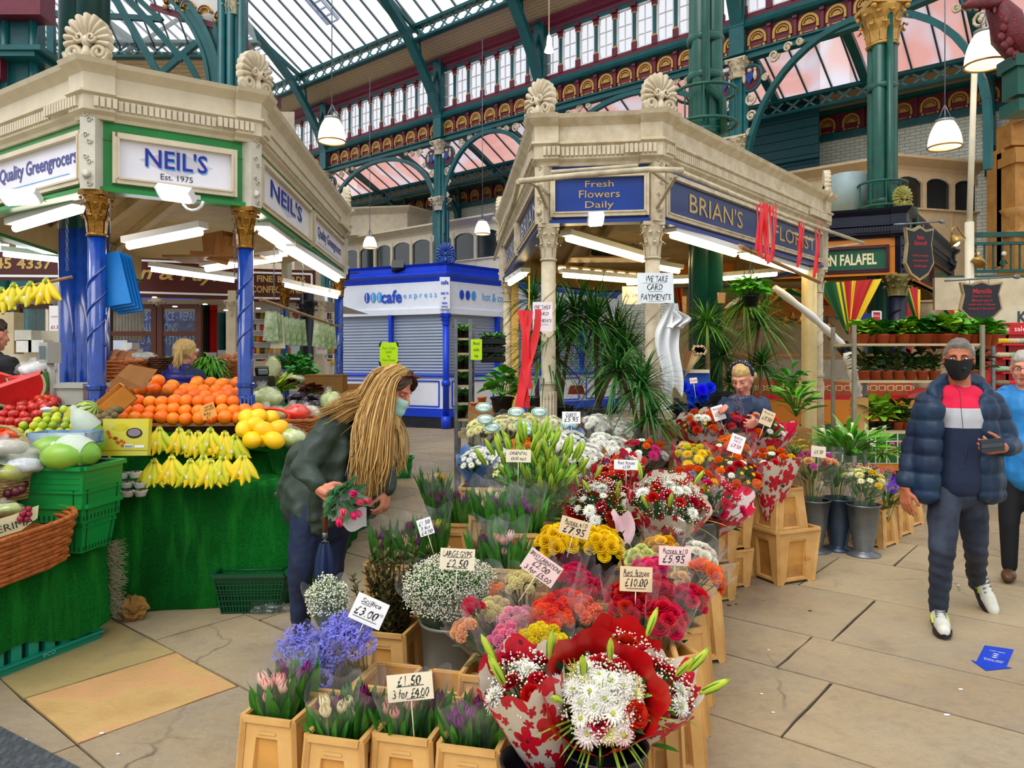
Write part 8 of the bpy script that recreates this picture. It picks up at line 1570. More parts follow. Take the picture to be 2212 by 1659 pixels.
card('white price card reading Scillica 3.00, tilted, behind the scilla',797,1320,2.95,.135,.105,[('Scillica',-.02,.3,.62,.18),('£3.00',-.05,-.1,.72,.32),('x10',.36,.02,.14,.12)],ang=.42,under=((-.3,0,.16),(-.4,.35,-.34)))
card('cream price card reading £1.50, 3 for £4.00 across the empty crates',886,1484,2.50,.155,.088,[('£1.50',-.02,.24,.52,.36),('3 for £4.00',0,-.22,.8,.34)],pc,ang=-.1,under=((-.3,.3,.04),(-.1,.3,-.42)))
card('cream price card reading LARGE GYPS £2.50 in the big gypsophila',988,1208,3.2,.15,.09,[('LARGE GYPS.',0,.25,.86,.28),('£2.50',0,-.2,.62,.38)],pc,ang=.05,under=((-.3,.35,.08),(-.1,.3,-.42)))
card('pale pink price card reading SPRAY CARNATIONS £2.00, steeply tilted',1170,1226,3.1,.16,.095,[('SPRAY CARNATIONS',0,.3,.95,.2),('£2.00',-.02,0,.5,.26),('3 for £5.00',0,-.32,.8,.24)],pkc,ang=.62,under=((-.3,.1,.16),))
card('peach price card reading Roses x10 £7.95 over the yellow roses',1242,1140,3.6,.15,.085,[('Roses x10',0,.25,.75,.28),('£7.95',0,-.18,.75,.42)],ptn,ang=.28,under=((-.35,.1,.08),))
card('pink price card reading Roses x10 £5.95',1458,1201,3.35,.145,.085,[('Roses x10',0,.26,.78,.26),('£5.95',-.04,-.16,.72,.4)],pkc,ang=.05,under=((-.3,.3,.1),))
card('peach price card reading Red Roses £10.00',1374,1251,3.0,.132,.098,[('Red Roses',0,.25,.8,.26),('£10.00',0,-.14,.7,.32)],ptn,ang=.05,under=((-.4,.2,.1),(-.3,.3,-.38)))
card('blank-looking white price card above the big front bouquet',1291,1397,2.5,.10,.05,[('£',-.2,0,.1,.4)],pm,ang=.15,lean=-1.2)
card('white price card reading CURLYS £5.95 among the white chrysanthemums',1234,902,5.3,.13,.085,[('CURLYS',0,.25,.6,.26),('£5.95',0,-.15,.8,.4)],under=((-.3,.2,.08),))
card('small white card reading ORIENTALS lying over the lily buds',1120,985,4.15,.14,.07,[('ORIENTAL',0,.22,.7,.26),('£6.95 each',0,-.2,.6,.26)],pc,ang=.02)
card('small tilted black and white tulip price card',919,1138,3.75,.075,.085,[('£1.50',0,.25,.8,.24),('3 for',0,-.05,.7,.2),('£4.00',0,-.32,.8,.22)],ang=-.32)
card('red-edged white price card tilted in the centre of the mixed bouquets',1591,959,5.0,.10,.125,[('BUNCH',0,.32,.6,.14),('EACH',0,.14,.5,.12),('£7.50',0,-.12,.7,.22)],ang=.38,inkm=mt('ink_red','#a81c34',.6,var=0))
card('white price card just left of the florist hands',1552,892,5.55,.09,.11,[('Bouquets',0,.3,.7,.16),('£7.50',0,-.05,.7,.26)],ang=-.3);card('peach price card right of the florist in front of her jacket',1657,903,5.5,.10,.115,[('Bouquets',0,.3,.7,.14),('£7.50',0,-.05,.75,.28)],ptn,ang=.42);card('white card reading Red Roses £3 on the middle red flowers',1353,1004,4.5,.15,.06,[('Red Roses',0,.2,.7,.34),('£3.50',0,-.2,.3,.3)],ang=.03);card('small white pencilled card in the pink and peach bouquet',1768,976,6.0,.12,.09,[('£6.00',0,0,.6,.36)],pc,ang=.1);card('tiny pink card above the blue roses',1498,822,5.9,.06,.045,[('£2 each',0,0,.8,.3)],pkc,ang=-.1);card('tiny cream card in the calla lilies',1886,957,6.4,.05,.06,[],pc,ang=.2,stick=.05)
card('white paper notice WE TAKE CARD PAYMENTS on the second cream column',1416,622,5.85,.285,.245,[('WE TAKE',.05,.3,.62,.2),('CARD',-.02,.03,.42,.2),('PAYMENTS',0,-.3,.85,.2)],mt('paper_bluewhite','#dfe8ee',.6),stick=0,cat='notice',name='notice',under=((-.35,.3,.16),(-.2,.2,-.12),(-.2,.25,-.44)))
card('partly hidden white notice WE TAKE CARD PAYMENTS on the first cream column',1172,684,5.8,.155,.235,[('WE TAKE',0,.33,.85,.12),('CARD',0,.1,.6,.12),('PAYMENTS',.0,-.14,.92,.11)],mt('paper_pinkwhite','#eee2e6',.6),stick=0,cat='notice',name='notice',under=((-.35,.3,.24),(-.3,.3,-.28)))
card('folded orange price card NAVEL ORANGES 4 for £1 on the oranges',450,888,5.0,.10,.10,[('NAVEL',.1,.3,.6,.16),('ORANGES',.1,.1,.7,.16),('4 for',-.1,-.15,.5,.2),('£1',-.1,-.36,.3,.16)],mt('card_orange','#f0a24a',.6),ang=-.35,stick=.02)
card('red framed white sign A 190 behind the dracaena',1364,638,9.6,.24,.24,[('A. 190',.05,-.02,.8,.22)],pm,stick=0,cat='sign',name='small_sign',inkm=redm,wob=0)
# awning rail, cloth rags, sundries
a=MB();rl=mt('rail_cream','#d2c6a8',.5,var=.25,vs=9);a.tube([P(1120,392,5.3),P(1250,378,5.4),P(1400,366,5.35),P(1475,368,5.4)],.022,8);a.tube([P(1120,392,5.3),P(1112,430,6.2),P(1068,560,8.5)],.02,8);a.tube([P(1455,366,5.4),P(1700,468,7.4),P(1865,525,8.8)],.02,8)
for p,q in (((1140,390,5.35),(1185,418,6.1)),((1405,366,5.36),(1450,400,5.95)),((1460,380,5.5),(1415,455,6.0)),((1160,398,5.5),(1182,450,6.1)),((1760,498,7.9),(1790,495,9.0)),((1865,525,8.8),(1785,535,9.0)),((1755,520,8.3),(1690,495,8.2))):a.bar(P(*p),P(*q),.025,.02)
a.tube([P(1190,372,5.6),P(1378,358,5.6)],.016,8);OB(a,'awning_rail',rl,origin=P(1250,378,5.4),label='cream blind rail projecting round the florist kiosk front',cat='rail')
a=MB();a.tube([P(1600,533,7.0),P(1770,610,8.6)],.02,8);OB(a,'wooden_pole',wood,origin=P(1690,570,7.8),label='brown wooden pole under the red ribbons',cat='pole')
def rag(label,px,py,d,w,h,m,seed,name='hanging_cloth'):
 a=MB();A=P(px,py,d)
 def f(u,v):s=.35+.65*min(1,v*3)*(1-.3*v);return A+V((u-.5)*w*s+.03*sin(v*6+seed),.05*sin(u*14+v*3+seed)*s,-h*v*(1-.12*abs(sin(u*5+seed))))
 a.grid(f,20,16);OB(a,name,m,origin=A,label=label,cat='cloth')
rag('crumpled white plastic apron hung on the second cream column',1447,655,5.9,.20,.75,white,2);rag('short arm of the white apron sticking out at the right',1468,672,5.85,.16,.14,white,5)
for i,(px,y0,y1,m,w_) in enumerate(((1488,758,812,cardm,.09),(1478,640,690,W['kraft'],.04),(1558,632,655,W['kraft'],.08))):a=MB();p=P(px,y0,6.9);a.prism([(-.5*w_,0),(.5*w_,0),(.4*w_,-(y1-y0)/F*6.9),(-.4*w_,-(y1-y0)/F*6.9)],p,(1,0,0),Z,(0,-1,0),.01);OB(a,'paper_tag',m,origin=p,label='kraft paper tag '+('standing among the corks by the blue box','hanging left of the green column','hanging in front of the green column')[i],cat='paper')
a=MB();R_.seed(1)
for i in range(9):b=P(1478,815,6.5);tip=P(1500+i*2.6,752+(i%3)*4,6.5);a.tube([b,tip],.004,5);a.box(tip,(.03,.03,.05),X=Matrix.Rotation(.4,3,'Y'))
OB(a,'wooden_picks',mt('pick_wood','#d8b98a',.6),origin=P(1478,815,6.5),label='bundle of wooden picks leaning above the blue box',cat='picks');a=MB();a.box(P(1500,818,6.7),(.22,.2,.16));OB(a,'plastic_box',mt('box_blue','#1c5fd0',.4),origin=P(1500,818,6.7),label='bright blue plastic box behind the blue roses',cat='box');a=MB();a.box(P(1505,802,6.6),(.2,.1,.03));OB(a,'paper_stack',pc,origin=P(1505,802,6.6),label='cream paper pad on the blue box',cat='paper')
a=MB();a.box((1.2,7.3,.5),(2.2,.6,1.0));a.box((2.4,7.9,.45),(1.4,.5,.9));OB(a,'work_bench',wood,origin=(1.2,7.3,0),label='wooden florist work bench carrying the dracaenas',cat='bench');a=MB();a.box(P(1545,862,6.4),(.3,.3,.08));a.box(P(1545,848,6.5),(.26,.2,.02));OB(a,'cash_register',black,origin=P(1545,862,6.4),label='black till beside the florist',cat='till')
a=MB();a.box(P(1245,842,6.9),(.16,.1,.08),tap=.7);OB(a,'red_tin',redm,origin=P(1245,842,6.9),label='small red tin between the dracaena trunks',cat='tin');a=MB();a.box((-.02+.06,10.3,1.4),(.10,.08,2.6));OB(a,'timber_post',mt('post_yellow','#e0b860',.5),origin=(0.04,10.3,0),label='pale yellow timber post at the far left corner of the florist kiosk',cat='post')
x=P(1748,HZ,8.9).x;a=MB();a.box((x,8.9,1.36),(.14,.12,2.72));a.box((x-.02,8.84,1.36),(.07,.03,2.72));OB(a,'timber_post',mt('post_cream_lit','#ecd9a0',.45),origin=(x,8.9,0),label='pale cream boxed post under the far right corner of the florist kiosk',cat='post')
a=MB();a.box(P(1335,560,8.4),(1.1,.4,.02));OB(a,'high_shelf',wood,origin=P(1335,560,8.4),label='narrow shelf hung under the florist ceiling',cat='shelf')
for i,(px,c_) in enumerate(((1305,'#3a4440'),(1335,'#4a3a2a'),(1362,'#2a3040'))):crumple('plastic_roll','crumpled dark bag on the high florist shelf, '+('left','middle','right')[i],'bag',P(px,554,8.35),(.13,.1,.07),mt('darkbag_%d'%i,c_,.25),i+1)
# floor arrow, tread mat, litter
a=MB();A=[G(2122,1395),G(2192,1402),G(2175,1440),G(2186,1443),G(2142,1450),G(2095,1424),G(2112,1428)]
A=[G(2127,1395),G(2190,1404),G(2174,1441),G(2187,1444),G(2130,1450),G(2096,1426),G(2109,1430)];a.poly([p+V(0,0,.003) for p in A][::-1]);c=(G(2158,1400)+G(2140,1440))/2;up=(G(2158,1400)-G(2140,1440)).normalized();x=V(-up.y,up.x,0)*-1
for s,b,w_ in ((-.06,'KEEP YOUR',.09),(-.08,'DISTANCE',.08),(.085,'KEEP LEFT',.07)):text(a,b,c+up*s+V(0,0,.004),-x,-up,w_,.014,1,off=.0)
for k in range(3):q=c+up*(.045-.03*k)+V(0,0,.0045);a.poly([q+up*-.014,q+x*.016,q+up*.002,q-x*.016],1)
OB(a,'floor_sticker',[mt('sticker_blue','#1a44c8',.4),white],origin=c,label='blue arrow floor sticker asking to keep distance',cat='sticker')
a=MB();M0=[G(-60,1540),G(175,1662),G(120,1760),G(-200,1660)];a.poly([p+V(0,0,.006) for p in M0]);
q0,q1,q3=M0[0],M0[1],M0[3]
for i in range(14):
 for j in range(9):
  for k in range(4):
   u=(i+.5+(k-1.5)*.2*((i+j)%2))/14;v=(j+.5+(k-1.5)*.2*((i+j+1)%2))/9;p=q0+(q1-q0)*u+(q3-q0)*v+V(0,0,.008);d=((q1-q0) if (i+j)%2==0 else (q3-q0)).normalized();a.bar(p-d*.014,p+d*.014,.004,.003,1)
OB(a,'tread_mat',[mt('mat_grey','#4e5256',.5),mt('mat_rib','#666b70',.45)],origin=M0[0],label='grey ribbed rubber tread mat at the bottom left corner',cat='mat')
R_.seed(31)
for i,(px,py,m) in enumerate(((2090,1165,white),(1660,1405,white),(2075,1490,white),(2045,1545,white),(1645,1500,white),(1670,1540,white),(1650,1297,lfl),(1590,1285,lfl),(1540,1330,lfd),(1525,1465,lfd),(1575,1308,brn),(1590,1306,brn),(2070,1265,white),(1750,1320,brn),(220,1585,white),(50,1600,white),(255,1630,white))):
 p=G(px,py);a=MB();s=ru(.008,.02);a.lathe([(0,.002),(s,.002),(s*.8,.005),(0,.005)],7,p,ax=.6);OB(a,'litter_scrap',m,origin=p,label='tiny fallen scrap lying on the flagstones',cat='litter',group='scraps on the flagstones')
# ---------------------------------------------------------------- people
def capsule(a,p,q,r0,r1,n=12,flat=1.0):
 p=Vector(p);q=Vector(q);d=q-p;L=d.length
 if L<1e-5:d=V(0,0,1);L=1e-5
 z=d/L;x=z.orthogonal().normalized();y=z.cross(x);X=Matrix((x,y,z)).transposed();pr=[]
 for k in range(5):t=-PI/2+PI/2*k/4+.001;pr.append((r0*cos(t)+1e-4,r0*sin(t)))
 for k in range(5):t=PI/2*k/4;pr.append((r1*cos(t)+1e-4,L+r1*sin(t)))
 a.lathe(pr,n,p,X=X)
def solid(caps,name,mat,parent,vox,sm=3,fn=None,extra=None):
 """fuse overlapping volumes into one continuous skin"""
 a=MB()
 for c in caps:
  if c[0]=='e':a.ball(c[1],c[2],16,10,X=c[3] if len(c)>3 else None)
  else:capsule(a,*c)
 o=OB(a,name,mat);me=bake(o,[('REMESH',dict(mode='VOXEL',voxel_size=vox,use_smooth_shade=True)),('SMOOTH',dict(factor=.6,iterations=sm))])
 if fn:
  ns=[v.normal.copy() for v in me.vertices]
  for v,n in zip(me.vertices,ns):v.co=fn(v.co.copy(),n)
 if parent is not None:me.transform(mw(parent).inverted());o.parent=parent
 if not me.materials:me.materials.append(mat)
 me.polygons.foreach_set('use_smooth',[True]*len(me.polygons));me.update();return o
def handcaps(w,d,n,t,curl=.5,s=1.0,thumb=.6,curls=None):
 """w wrist, d fingers direction, n palm side, t thumb side"""
 w=Vector(w);d=Vector(d).normalized();t=(Vector(t)-d*Vector(t).dot(d)).normalized();n0=Vector(n);n=(n0-d*n0.dot(d)-t*n0.dot(t)).normalized();out=[]
 for i in range(4):
  k=w+d*(.088-.006*abs(i-1.2))*s+t*(.031-.021*i)*s;out.append((w+t*(.018-.012*i)*s,k,.016*s,.0125*s));L=(.070,.078,.072,.056)[i]*s;p=k;an=0;cu=curls[i] if curls else curl
  for f,r in ((.42,.0095),(.32,.0085),(.26,.0075)):an+=cu*.75;q=p+(d*cos(an)+n*sin(an)+t*(.06*(1.5-i)))*L*f;out.append((p,q,(r+.001)*s,r*s));p=q
 b=w+d*.025*s+t*.022*s;m=b+(d*.55+t*.75+n*.25)*.042*s;e=m+(d*.85+t*.35+n*thumb)*.03*s;out+= [(b,m,.016*s,.0125*s),(m,e,.0115*s,.010*s),(e,e+(d*.9+t*.0+n*thumb)*.022*s,.010*s,.0085*s)];return out
def headcaps(c,f,u,s=1.0,nose=1.0,neck=None,nr=.052):
 c=Vector(c);f=Vector(f).normalized();sd=f.cross(Vector(u)).normalized();u=sd.cross(f).normalized();X=Matrix((sd,f,u)).transposed();g=lambda a,b,d:c+(sd*a+f*b+u*d)*s
 cp=[('e',g(0,-.012,.025),(.074*s,.092*s,.098*s),X),('e',g(0,.022,-.035),(.060*s,.066*s,.082*s),X),('e',g(0,.05,-.092),(.032*s,.032*s,.026*s),X),(g(-.045,.0,-.06),g(-.015,.055,-.098),.024*s,.022*s),(g(.045,0,-.06),g(.015,.055,-.098),.024*s,.022*s),(g(0,.084,.015),g(0,.112*nose,-.030),.010*s,.013*s),(g(-.014,.098,-.036),g(.014,.098,-.036),.009*s,.009*s),
  (g(-.042,.070,.026),g(-.012,.084,.026),.010*s,.010*s),(g(.042,.070,.026),g(.012,.084,.026),.010*s,.010*s),('e',g(-.036,.058,-.03),(.024*s,.024*s,.022*s)),('e',g(.036,.058,-.03),(.024*s,.024*s,.022*s)),('e',g(.078,-.002,-.012),(.010*s,.018*s,.032*s),X),('e',g(-.078,-.002,-.012),(.010*s,.018*s,.032*s),X),(g(-.016,.088,-.066),g(.016,.088,-.066),.010*s,.010*s)]
 if neck is not None:cp.append((g(0,-.02,-.06),neck,nr*s,nr*1.1*s))
 return cp,g,X
def skinm(name,c,c2):
 t=NT(name);n=t.noise(t.coord(),9,3);b=t.bsdf(t.mix(t.ramp(n,[(.4,(0,0,0,1)),(.65,(1,1,1,1))]),lin(c),lin(c2)),.5,0,.35);b.inputs['Subsurface Weight'].default_value=.12;b.inputs['Subsurface Radius'].default_value=(.02,.008,.004);return t.m
eyew=mt('eye_white','#e6e2dc',.25,var=0);iris=mt('eye_brown','#2a160c',.2,var=0);lipm=mt('lips','#a8504a',.5,var=0);browm=mt('eyebrow','#2b2018',.8,var=0);brow2=mt('eyebrow_fair','#8a6a48',.8,var=0)
def face(root,g,X,s,closed=False,brow=browm,lips=True,look=(0,0)):
 a=MB()
 for q in (-1,1):
  c=g(q*.031,.073,.004)
  if not closed:a.ball(c,(.0135*s,.011*s,.0066*s),12,8,0,X=X);a.ball(g(q*.031+look[0]*.004,.0795,.004+look[1]*.003),(.0055*s,.006*s,.0055*s),8,6,1,X=X)
  else:a.ball(c,(.0145*s,.0125*s,.008*s),12,8,2,X=X);a.tube([g(q*.031+k*.006,.086-abs(k)*.0015,-.001-.0015*(2-abs(k))) for k in (-2,-1,0,1,2)],.0012*s,5,3)
 OB(a,'eyes',[eyew,iris,root['_sk'] and bpy.data.materials[root['_sk']],browm],root,world=True);a=MB()
 for q in (-1,1):a.tube([g(q*(.016+.008*k),.094-.0035*k,.022+.003*sin(k)) for k in range(4)],[.003*s,.004*s,.0035*s,.002*s],6,0)
 OB(a,'eyebrows',brow,root,world=True)
 if lips:a=MB();a.ball(g(0,.096,-.062),(.022*s,.008*s,.0045*s),10,6,X=X);a.ball(g(0,.095,-.070),(.019*s,.008*s,.005*s),10,6,X=X);OB(a,'lips',lipm,root,world=True)
def strands(name,mat,parent,curves,n,r,seed,sp=.02,kind=None):
 """many tapering locks following guide curves"""
 R_.seed(seed);a=MB()
 for i in range(n):
  g=curves[i%len(curves)];off=V(R_.gauss(0,1),R_.gauss(0,1),R_.gauss(0,1))*sp;w=ru(.6,1.4);ph=ru(0,6);P_=[];K=len(g)
  for k,p in enumerate(g):t=k/(K-1);P_.append(Vector(p)+off*(.35+1.0*t)+V(sin(ph+t*7),cos(ph*2+t*6),0)*.006*t)
  q=[]
  for k in range(len(P_)-1):
   p0=P_[max(0,k-1)];p1=P_[k];p2=P_[k+1];p3=P_[min(K-1,k+2)]
   for j in range(3):t=j/3;q.append(.5*((2*p1)+(p2-p0)*t+(2*p0-5*p1+4*p2-p3)*t*t+(3*p1-p0-3*p2+p3)*t**3))
  q.append(P_[-1]);m_=len(q);a.tube(q,[r*w*(.55+.6*sin(PI*min(1,.15+.8*j/m_)))*(1 if j<m_-3 else (m_-j)/4) for j in range(m_)],5,0,False,flat=.28)
 return OB(a,name,mat,parent,world=True)
def fold(amp,sc,st=(1,1,1)):return lambda v,n:v+n*(noise.noise(V(v.x*sc*st[0],v.y*sc*st[1],v.z*sc*st[2]))*amp+noise.noise(V(v.x*sc*2.3,v.y*sc*2.3,v.z*sc*2.3+7))*amp*.45)
denim=mt('denim_navy','#121e38',.7,var=.35,vs=6,c2='#1d2f52',bump=.2,bsc=150)
# --- leaning shopper
def shopper():
 D=4.05;Q=lambda x,y,dz=0:P(x,y,D+dz);sk=skinm('skin_fair','#d98f72','#c97a60');root=RT('person','person with long blonde hair, mint mask and dark green jacket leaning over the flowers','person',V(Q(690,0).x,D,0));root['_sk']=sk.name
 hc=Q(852,842,-.02);f=V(.80,-.36,-.42);u=V(.42,-.05,.90);hd,g,X=headcaps(hc,f,u,.98,neck=Q(800,888,.02))
 sh_n=Q(712,928,-.17);el_n=Q(655,1010,-.26);wr_n=Q(686,1052,-.34);sh_f=Q(815,935,.14);el_f=Q(838,1005,.06);wr_f=Q(836,1062,-.02)
 hip_n=Q(668,1115,-.06);hip_f=Q(724,1118,.09);kn=Q(648,1245,-.10);kf=Q(712,1250,.02);an=Q(652,1385,.02);af=Q(712,1378,.16)
 caps=hd+[(Q(690,1085),Q(752,950),.13,.11),(Q(752,950),Q(800,888,.02),.11,.06),(sh_n,el_n,.045,.038),(el_n,wr_n,.036,.026),(sh_f,el_f,.045,.038),(el_f,wr_f,.036,.026),(hip_n,kn,.085,.055),(kn,an,.05,.035),(hip_f,kf,.085,.055),(kf,af,.05,.035),(sh_n,Q(752,950),.05,.09),(sh_f,Q(752,950),.05,.09),(an,an+V(.12,-.1,-.04),.035,.03),(af,af+V(.12,-.1,-.04),.035,.03),(wr_n+V(-.02,.01,.01),wr_n,.026,.027)]
 hn=Q(704,1064,-.37);caps+=[(wr_n,hn,.026,.02)]+handcaps(wr_n+V(.01,0,-.005),V(.9,-.15,-.52),V(.1,.95,-.2),V(.45,0,.85),.55,1.02,.5)
 caps+=handcaps(wr_f,V(-.12,-.35,-.93),V(-.8,-.4,.1),V(-.35,-.9,0),.8,1.0,.8)
 solid(caps,'body',sk,root,.0062,2);face(root,g,X,.98,True,brow2,False)
 # mask
 a=MB();cpt=lambda x,y,z:g(x,y,z)
 def mk(u_,v_):xx=(u_-.5)*.125;return cpt(xx,.060+.062*(1-(2*u_-1)**2)-.010*abs(v_-.4)*2+.004*sin(v_*PI*3),-.015-.095*v_)
 a.grid(mk,14,10);a.tube([mk(0,.1),g(-.078,.0,.0)],.0015,4);a.tube([mk(0,.95),g(-.078,.0,-.03)],.0015,4);a.tube([mk(1,.1),g(.078,.0,0)],.0015,4);OB(a,'face_mask',mt('mask_mint','#a9d8d0',.7,var=.05,bump=.2,bsc=60),root,world=True)
 # jeans
 solid([(Q(690,1090),Q(697,1120),.135,.14),(hip_n,kn,.102,.068),(kn,an,.066,.048),(hip_f,kf,.102,.066),(kf,af,.064,.047)],'jeans',denim,root,.011,3,fold(.008,14));a=MB()
 for p in (an,af):a.ball(V(p.x+.06,p.y-.06,.05),(.13,.055,.05),12,8,X=Matrix.Rotation(-.6,3,'Z'))
 OB(a,'shoes',black,root,world=True)
 # sweater and jacket
 solid([(Q(700,1090),Q(762,955),.135,.125),(Q(762,955),Q(800,905,.02),.115,.075),(Q(745,1060,-.06),Q(790,985,-.06),.11,.10)],'sweater',mt('sweater_navy','#10182e',.8,var=.15),root,.012,3,fold(.008,10))
 jk=mt('jacket_green','#27342e',.55,var=.25,vs=5,c2='#36463a',bump=.15,bsc=40)
 jc=[(Q(665,1075,.03),Q(735,945,.03),.165,.135),(Q(735,945,.02),Q(792,900,.03),.135,.085),(sh_n,el_n,.082,.066),(el_n,wr_n+(el_n-wr_n)*.12,.064,.052),(sh_f,el_f,.082,.070),(el_f,wr_f+(el_f-wr_f)*.12,.068,.050),(sh_n,Q(745,940),.08,.11),(sh_f,Q(760,940,.05),.08,.11),
  (Q(650,1075,.05),Q(598,1068,.06),.09,.022),(Q(655,1110,.02),Q(612,1084,.04),.08,.025),(Q(700,960,-.17),Q(680,1110,-.17),.07,.045),(Q(690,1130,-.13),Q(668,1135,-.08),.05,.05),(Q(650,985,.0),Q(608,1062,.02),.085,.035),(Q(740,960,-.16),Q(712,1130,-.17),.045,.035),(Q(650,1105,-.1),Q(690,1150,-.14),.06,.03),(Q(640,1110,.08),Q(700,1140,.14),.08,.06),(Q(820,960,.12),Q(800,1110,.10),.06,.035)]
 solid(jc,'jacket',jk,root,.011,3,lambda v,n:v+n*(.010*noise.noise(V(v.x*6,v.y*6,v.z*4))+.007*(1-abs(noise.noise(V(v.x*5+v.z*8,v.y*5,v.z*9-v.x*6)))*4)-.004))
 for x,y in ((766,952),(760,985)):a=MB();a.ball(Q(x,y,-.235),.008,8,5);OB(a,'jacket_stud',steel,root,world=True)
 # hair
 hm=t_hair('hair_blonde',['#7a5630','#b88c4e','#dcb670','#a47c44','#cfa562']);hdk=t_hair('hair_parting',['#3a2a20','#5a4230'])
 solid([('e',g(0,-.03,.035),(.086,.10,.100),X),(g(0,-.085,.0),Q(795,880,.0),.07,.08),(Q(800,880,-.05),Q(800,940,-.14),.085,.062),(Q(800,940,-.14),Q(796,1010,-.16),.062,.04),(Q(796,1010,-.16),Q(800,1045,-.16),.04,.015),(Q(852,905,.09),Q(856,985,.07),.035,.02)],'hair_base',hm,root,.011,3,fold(.008,14))
 cr=g(0,-.02,.13);L_=g(-.07,.0,.06);R2=g(.085,-.01,.05)
 near=[[g(.02,.02,.125),g(.08,.0,.06),Q(826,870,-.14),Q(815,930,-.19),Q(808,990,-.20),Q(800,1062,-.20)],[g(.02,0,.125),g(.09,-.03,.04),Q(805,880,-.15),Q(795,940,-.20),Q(785,1000,-.20),Q(790,1050,-.2)],[g(.01,-.03,.125),g(.09,-.05,.03),Q(790,890,-.13),Q(780,930,-.19),Q(782,990,-.19),Q(778,1030,-.19)],[g(.03,.03,.115),g(.082,.02,.05),Q(838,880,-.13),Q(830,940,-.17),Q(826,1000,-.18),Q(812,1040,-.18)]]
 far=[[g(-.03,.03,.12),g(-.085,.01,.04),Q(852,905,.10),Q(860,940,.08),Q(862,975,.07),Q(858,1010,.06)],[g(-.03,.0,.12),g(-.085,-.02,.02),Q(842,915,.10),Q(848,950,.06),Q(846,990,.05),Q(850,1015,.05)]]
 back=[[g(0,-.04,.12),g(.06,-.11,.04),Q(785,862,-.08),Q(750,878,-.12),Q(715,895,-.16),Q(690,905,-.19)],[g(.0,-.06,.11),g(.05,-.12,0),Q(778,875,-.08),Q(745,895,-.14),Q(720,908,-.18)],[g(0,-.05,.115),g(.0,-.12,.04),Q(780,855,.0),Q(750,868,-.02),Q(725,885,-.05)]]
 strands('hair_near_side',hm,root,near,820,.0044,3,.021);strands('hair_far_side',hm,root,far,300,.0040,4,.017);strands('hair_back',hm,root,back,380,.0042,5,.024)
 strands('hair_fringe',hdk,root,[[g(0,.02,.13),g(.035,.055,.105),g(.065,.05,.065),g(.082,.01,.02)],[g(0,.04,.128),g(.03,.075,.09),g(.06,.062,.05),g(.08,.02,.0)],[g(0,.04,.128),g(-.03,.075,.09),g(-.06,.06,.05),g(-.08,.02,.0)]],110,.005,6,.006)
 a=MB();sg_=mt('tortoiseshell','#5a1c14',.2,c2='#8a3a20',vs=30)
 for q in (-1,1):a.lathe([(0,0),(.030,0),(.033,.003),(.030,.006),(0,.006)],16,g(q*.033,.072,.112),X=Matrix((X.col[0],X.col[2]*.6+X.col[1]*.8,X.col[1]*-.6+X.col[2]*.8)).transposed(),ax=.8);a.tube([g(q*.066,.065,.11),g(q*.084,.0,.07),g(q*.085,-.03,.05)],.0035,6)
 a.tube([g(-.008,.08,.112),g(.008,.08,.112)],.004,6);OB(a,'sunglasses',sg_,root,world=True)
 # things held
 c=Q(742,1086,-.44);b=bouquet('bunch of pink tulips held upside down by the leaning shopper',752,1088,D-.46,.085,[('tulip','#e8286a',3,.9),('tulip','#f0507a',3,.9),('tulip','#d83048',1,.8)],(.62,-.6,-.45),.13,0,90,leafm('leaf_silvergreen','#78b884'),wrap='film',flare=1.0,name='tulip_bunch',cat='tulips',ll=.10,lw=.042,bare=True)
 a=MB();a.grid(lambda u_,v_:Q(716,1100,-.38)+V(.17*u_,.02*sin(u_*8),-.11*v_*(1-.6*abs(u_-.75))+.01*sin(u_*9)),10,6);OB(a,'paper_wrap',mt('paper_greywhite','#c9c4c0',.6),origin=Q(722,1100,-.40),label='grey-white paper of the pink tulip bunch hanging below the shopper hand',cat='paper')
 uroot=RT('umbrella','folded navy umbrella with a brown wooden handle hanging from the shopper hand','umbrella',Q(704,1150,-.33));a=MB();a.tube([Q(703,1082,-.33),Q(703,1090,-.33),Q(702,1152,-.33)],.0135,10);OB(a,'handle',mt('umbrella_wood','#6e3a22',.35,var=.2),uroot,world=True)
 a=MB();a.tube([Q(702,1150,-.33),Q(702,1162,-.33)],.014,10);a.tube([Q(702,1162,-.33),Q(702,1175,-.33)],.006,6);[a.tube([Q(702,1166,-.33),Q(702+9*cos(k),1172,-.33+.02*sin(k))],.002,4) for k in range(7)];OB(a,'ferrule',steel,uroot,world=True)
 a=MB();a.grid(lambda u_,v_:Q(701,1172+150*v_,-.33)+V(cos(u_*2*PI)*(.016+.026*sin(PI*min(1,v_*1.15+.05)))*(1+.25*cos(u_*16*PI/2)),sin(u_*2*PI)*(.016+.026*sin(PI*min(1,v_*1.15+.05)))*(1+.25*cos(u_*8*PI)),0),32,10,0,True,True);OB(a,'canopy',mt('umbrella_navy','#142a52',.5,var=.2),uroot,world=True)
def t_hair(name,cols):
 if name in MC:return MC[name]
 t=NT(name);g=t.n('ShaderNodeNewGeometry');n=t.noise(t.coord('Object',(1,1,.12)),55,3);f=t.math('ADD',t.math('MULTIPLY',g.outputs['Random Per Island'],.45),t.math('MULTIPLY',n,.6));c=t.ramp(f,[(.1+.8*i/(len(cols)-1),x) for i,x in enumerate(cols)]);t.bsdf(c,.42,0,.35,bump=n,bs=.12,bd=.005);MC[name]=t.m;return t.m
shopper()
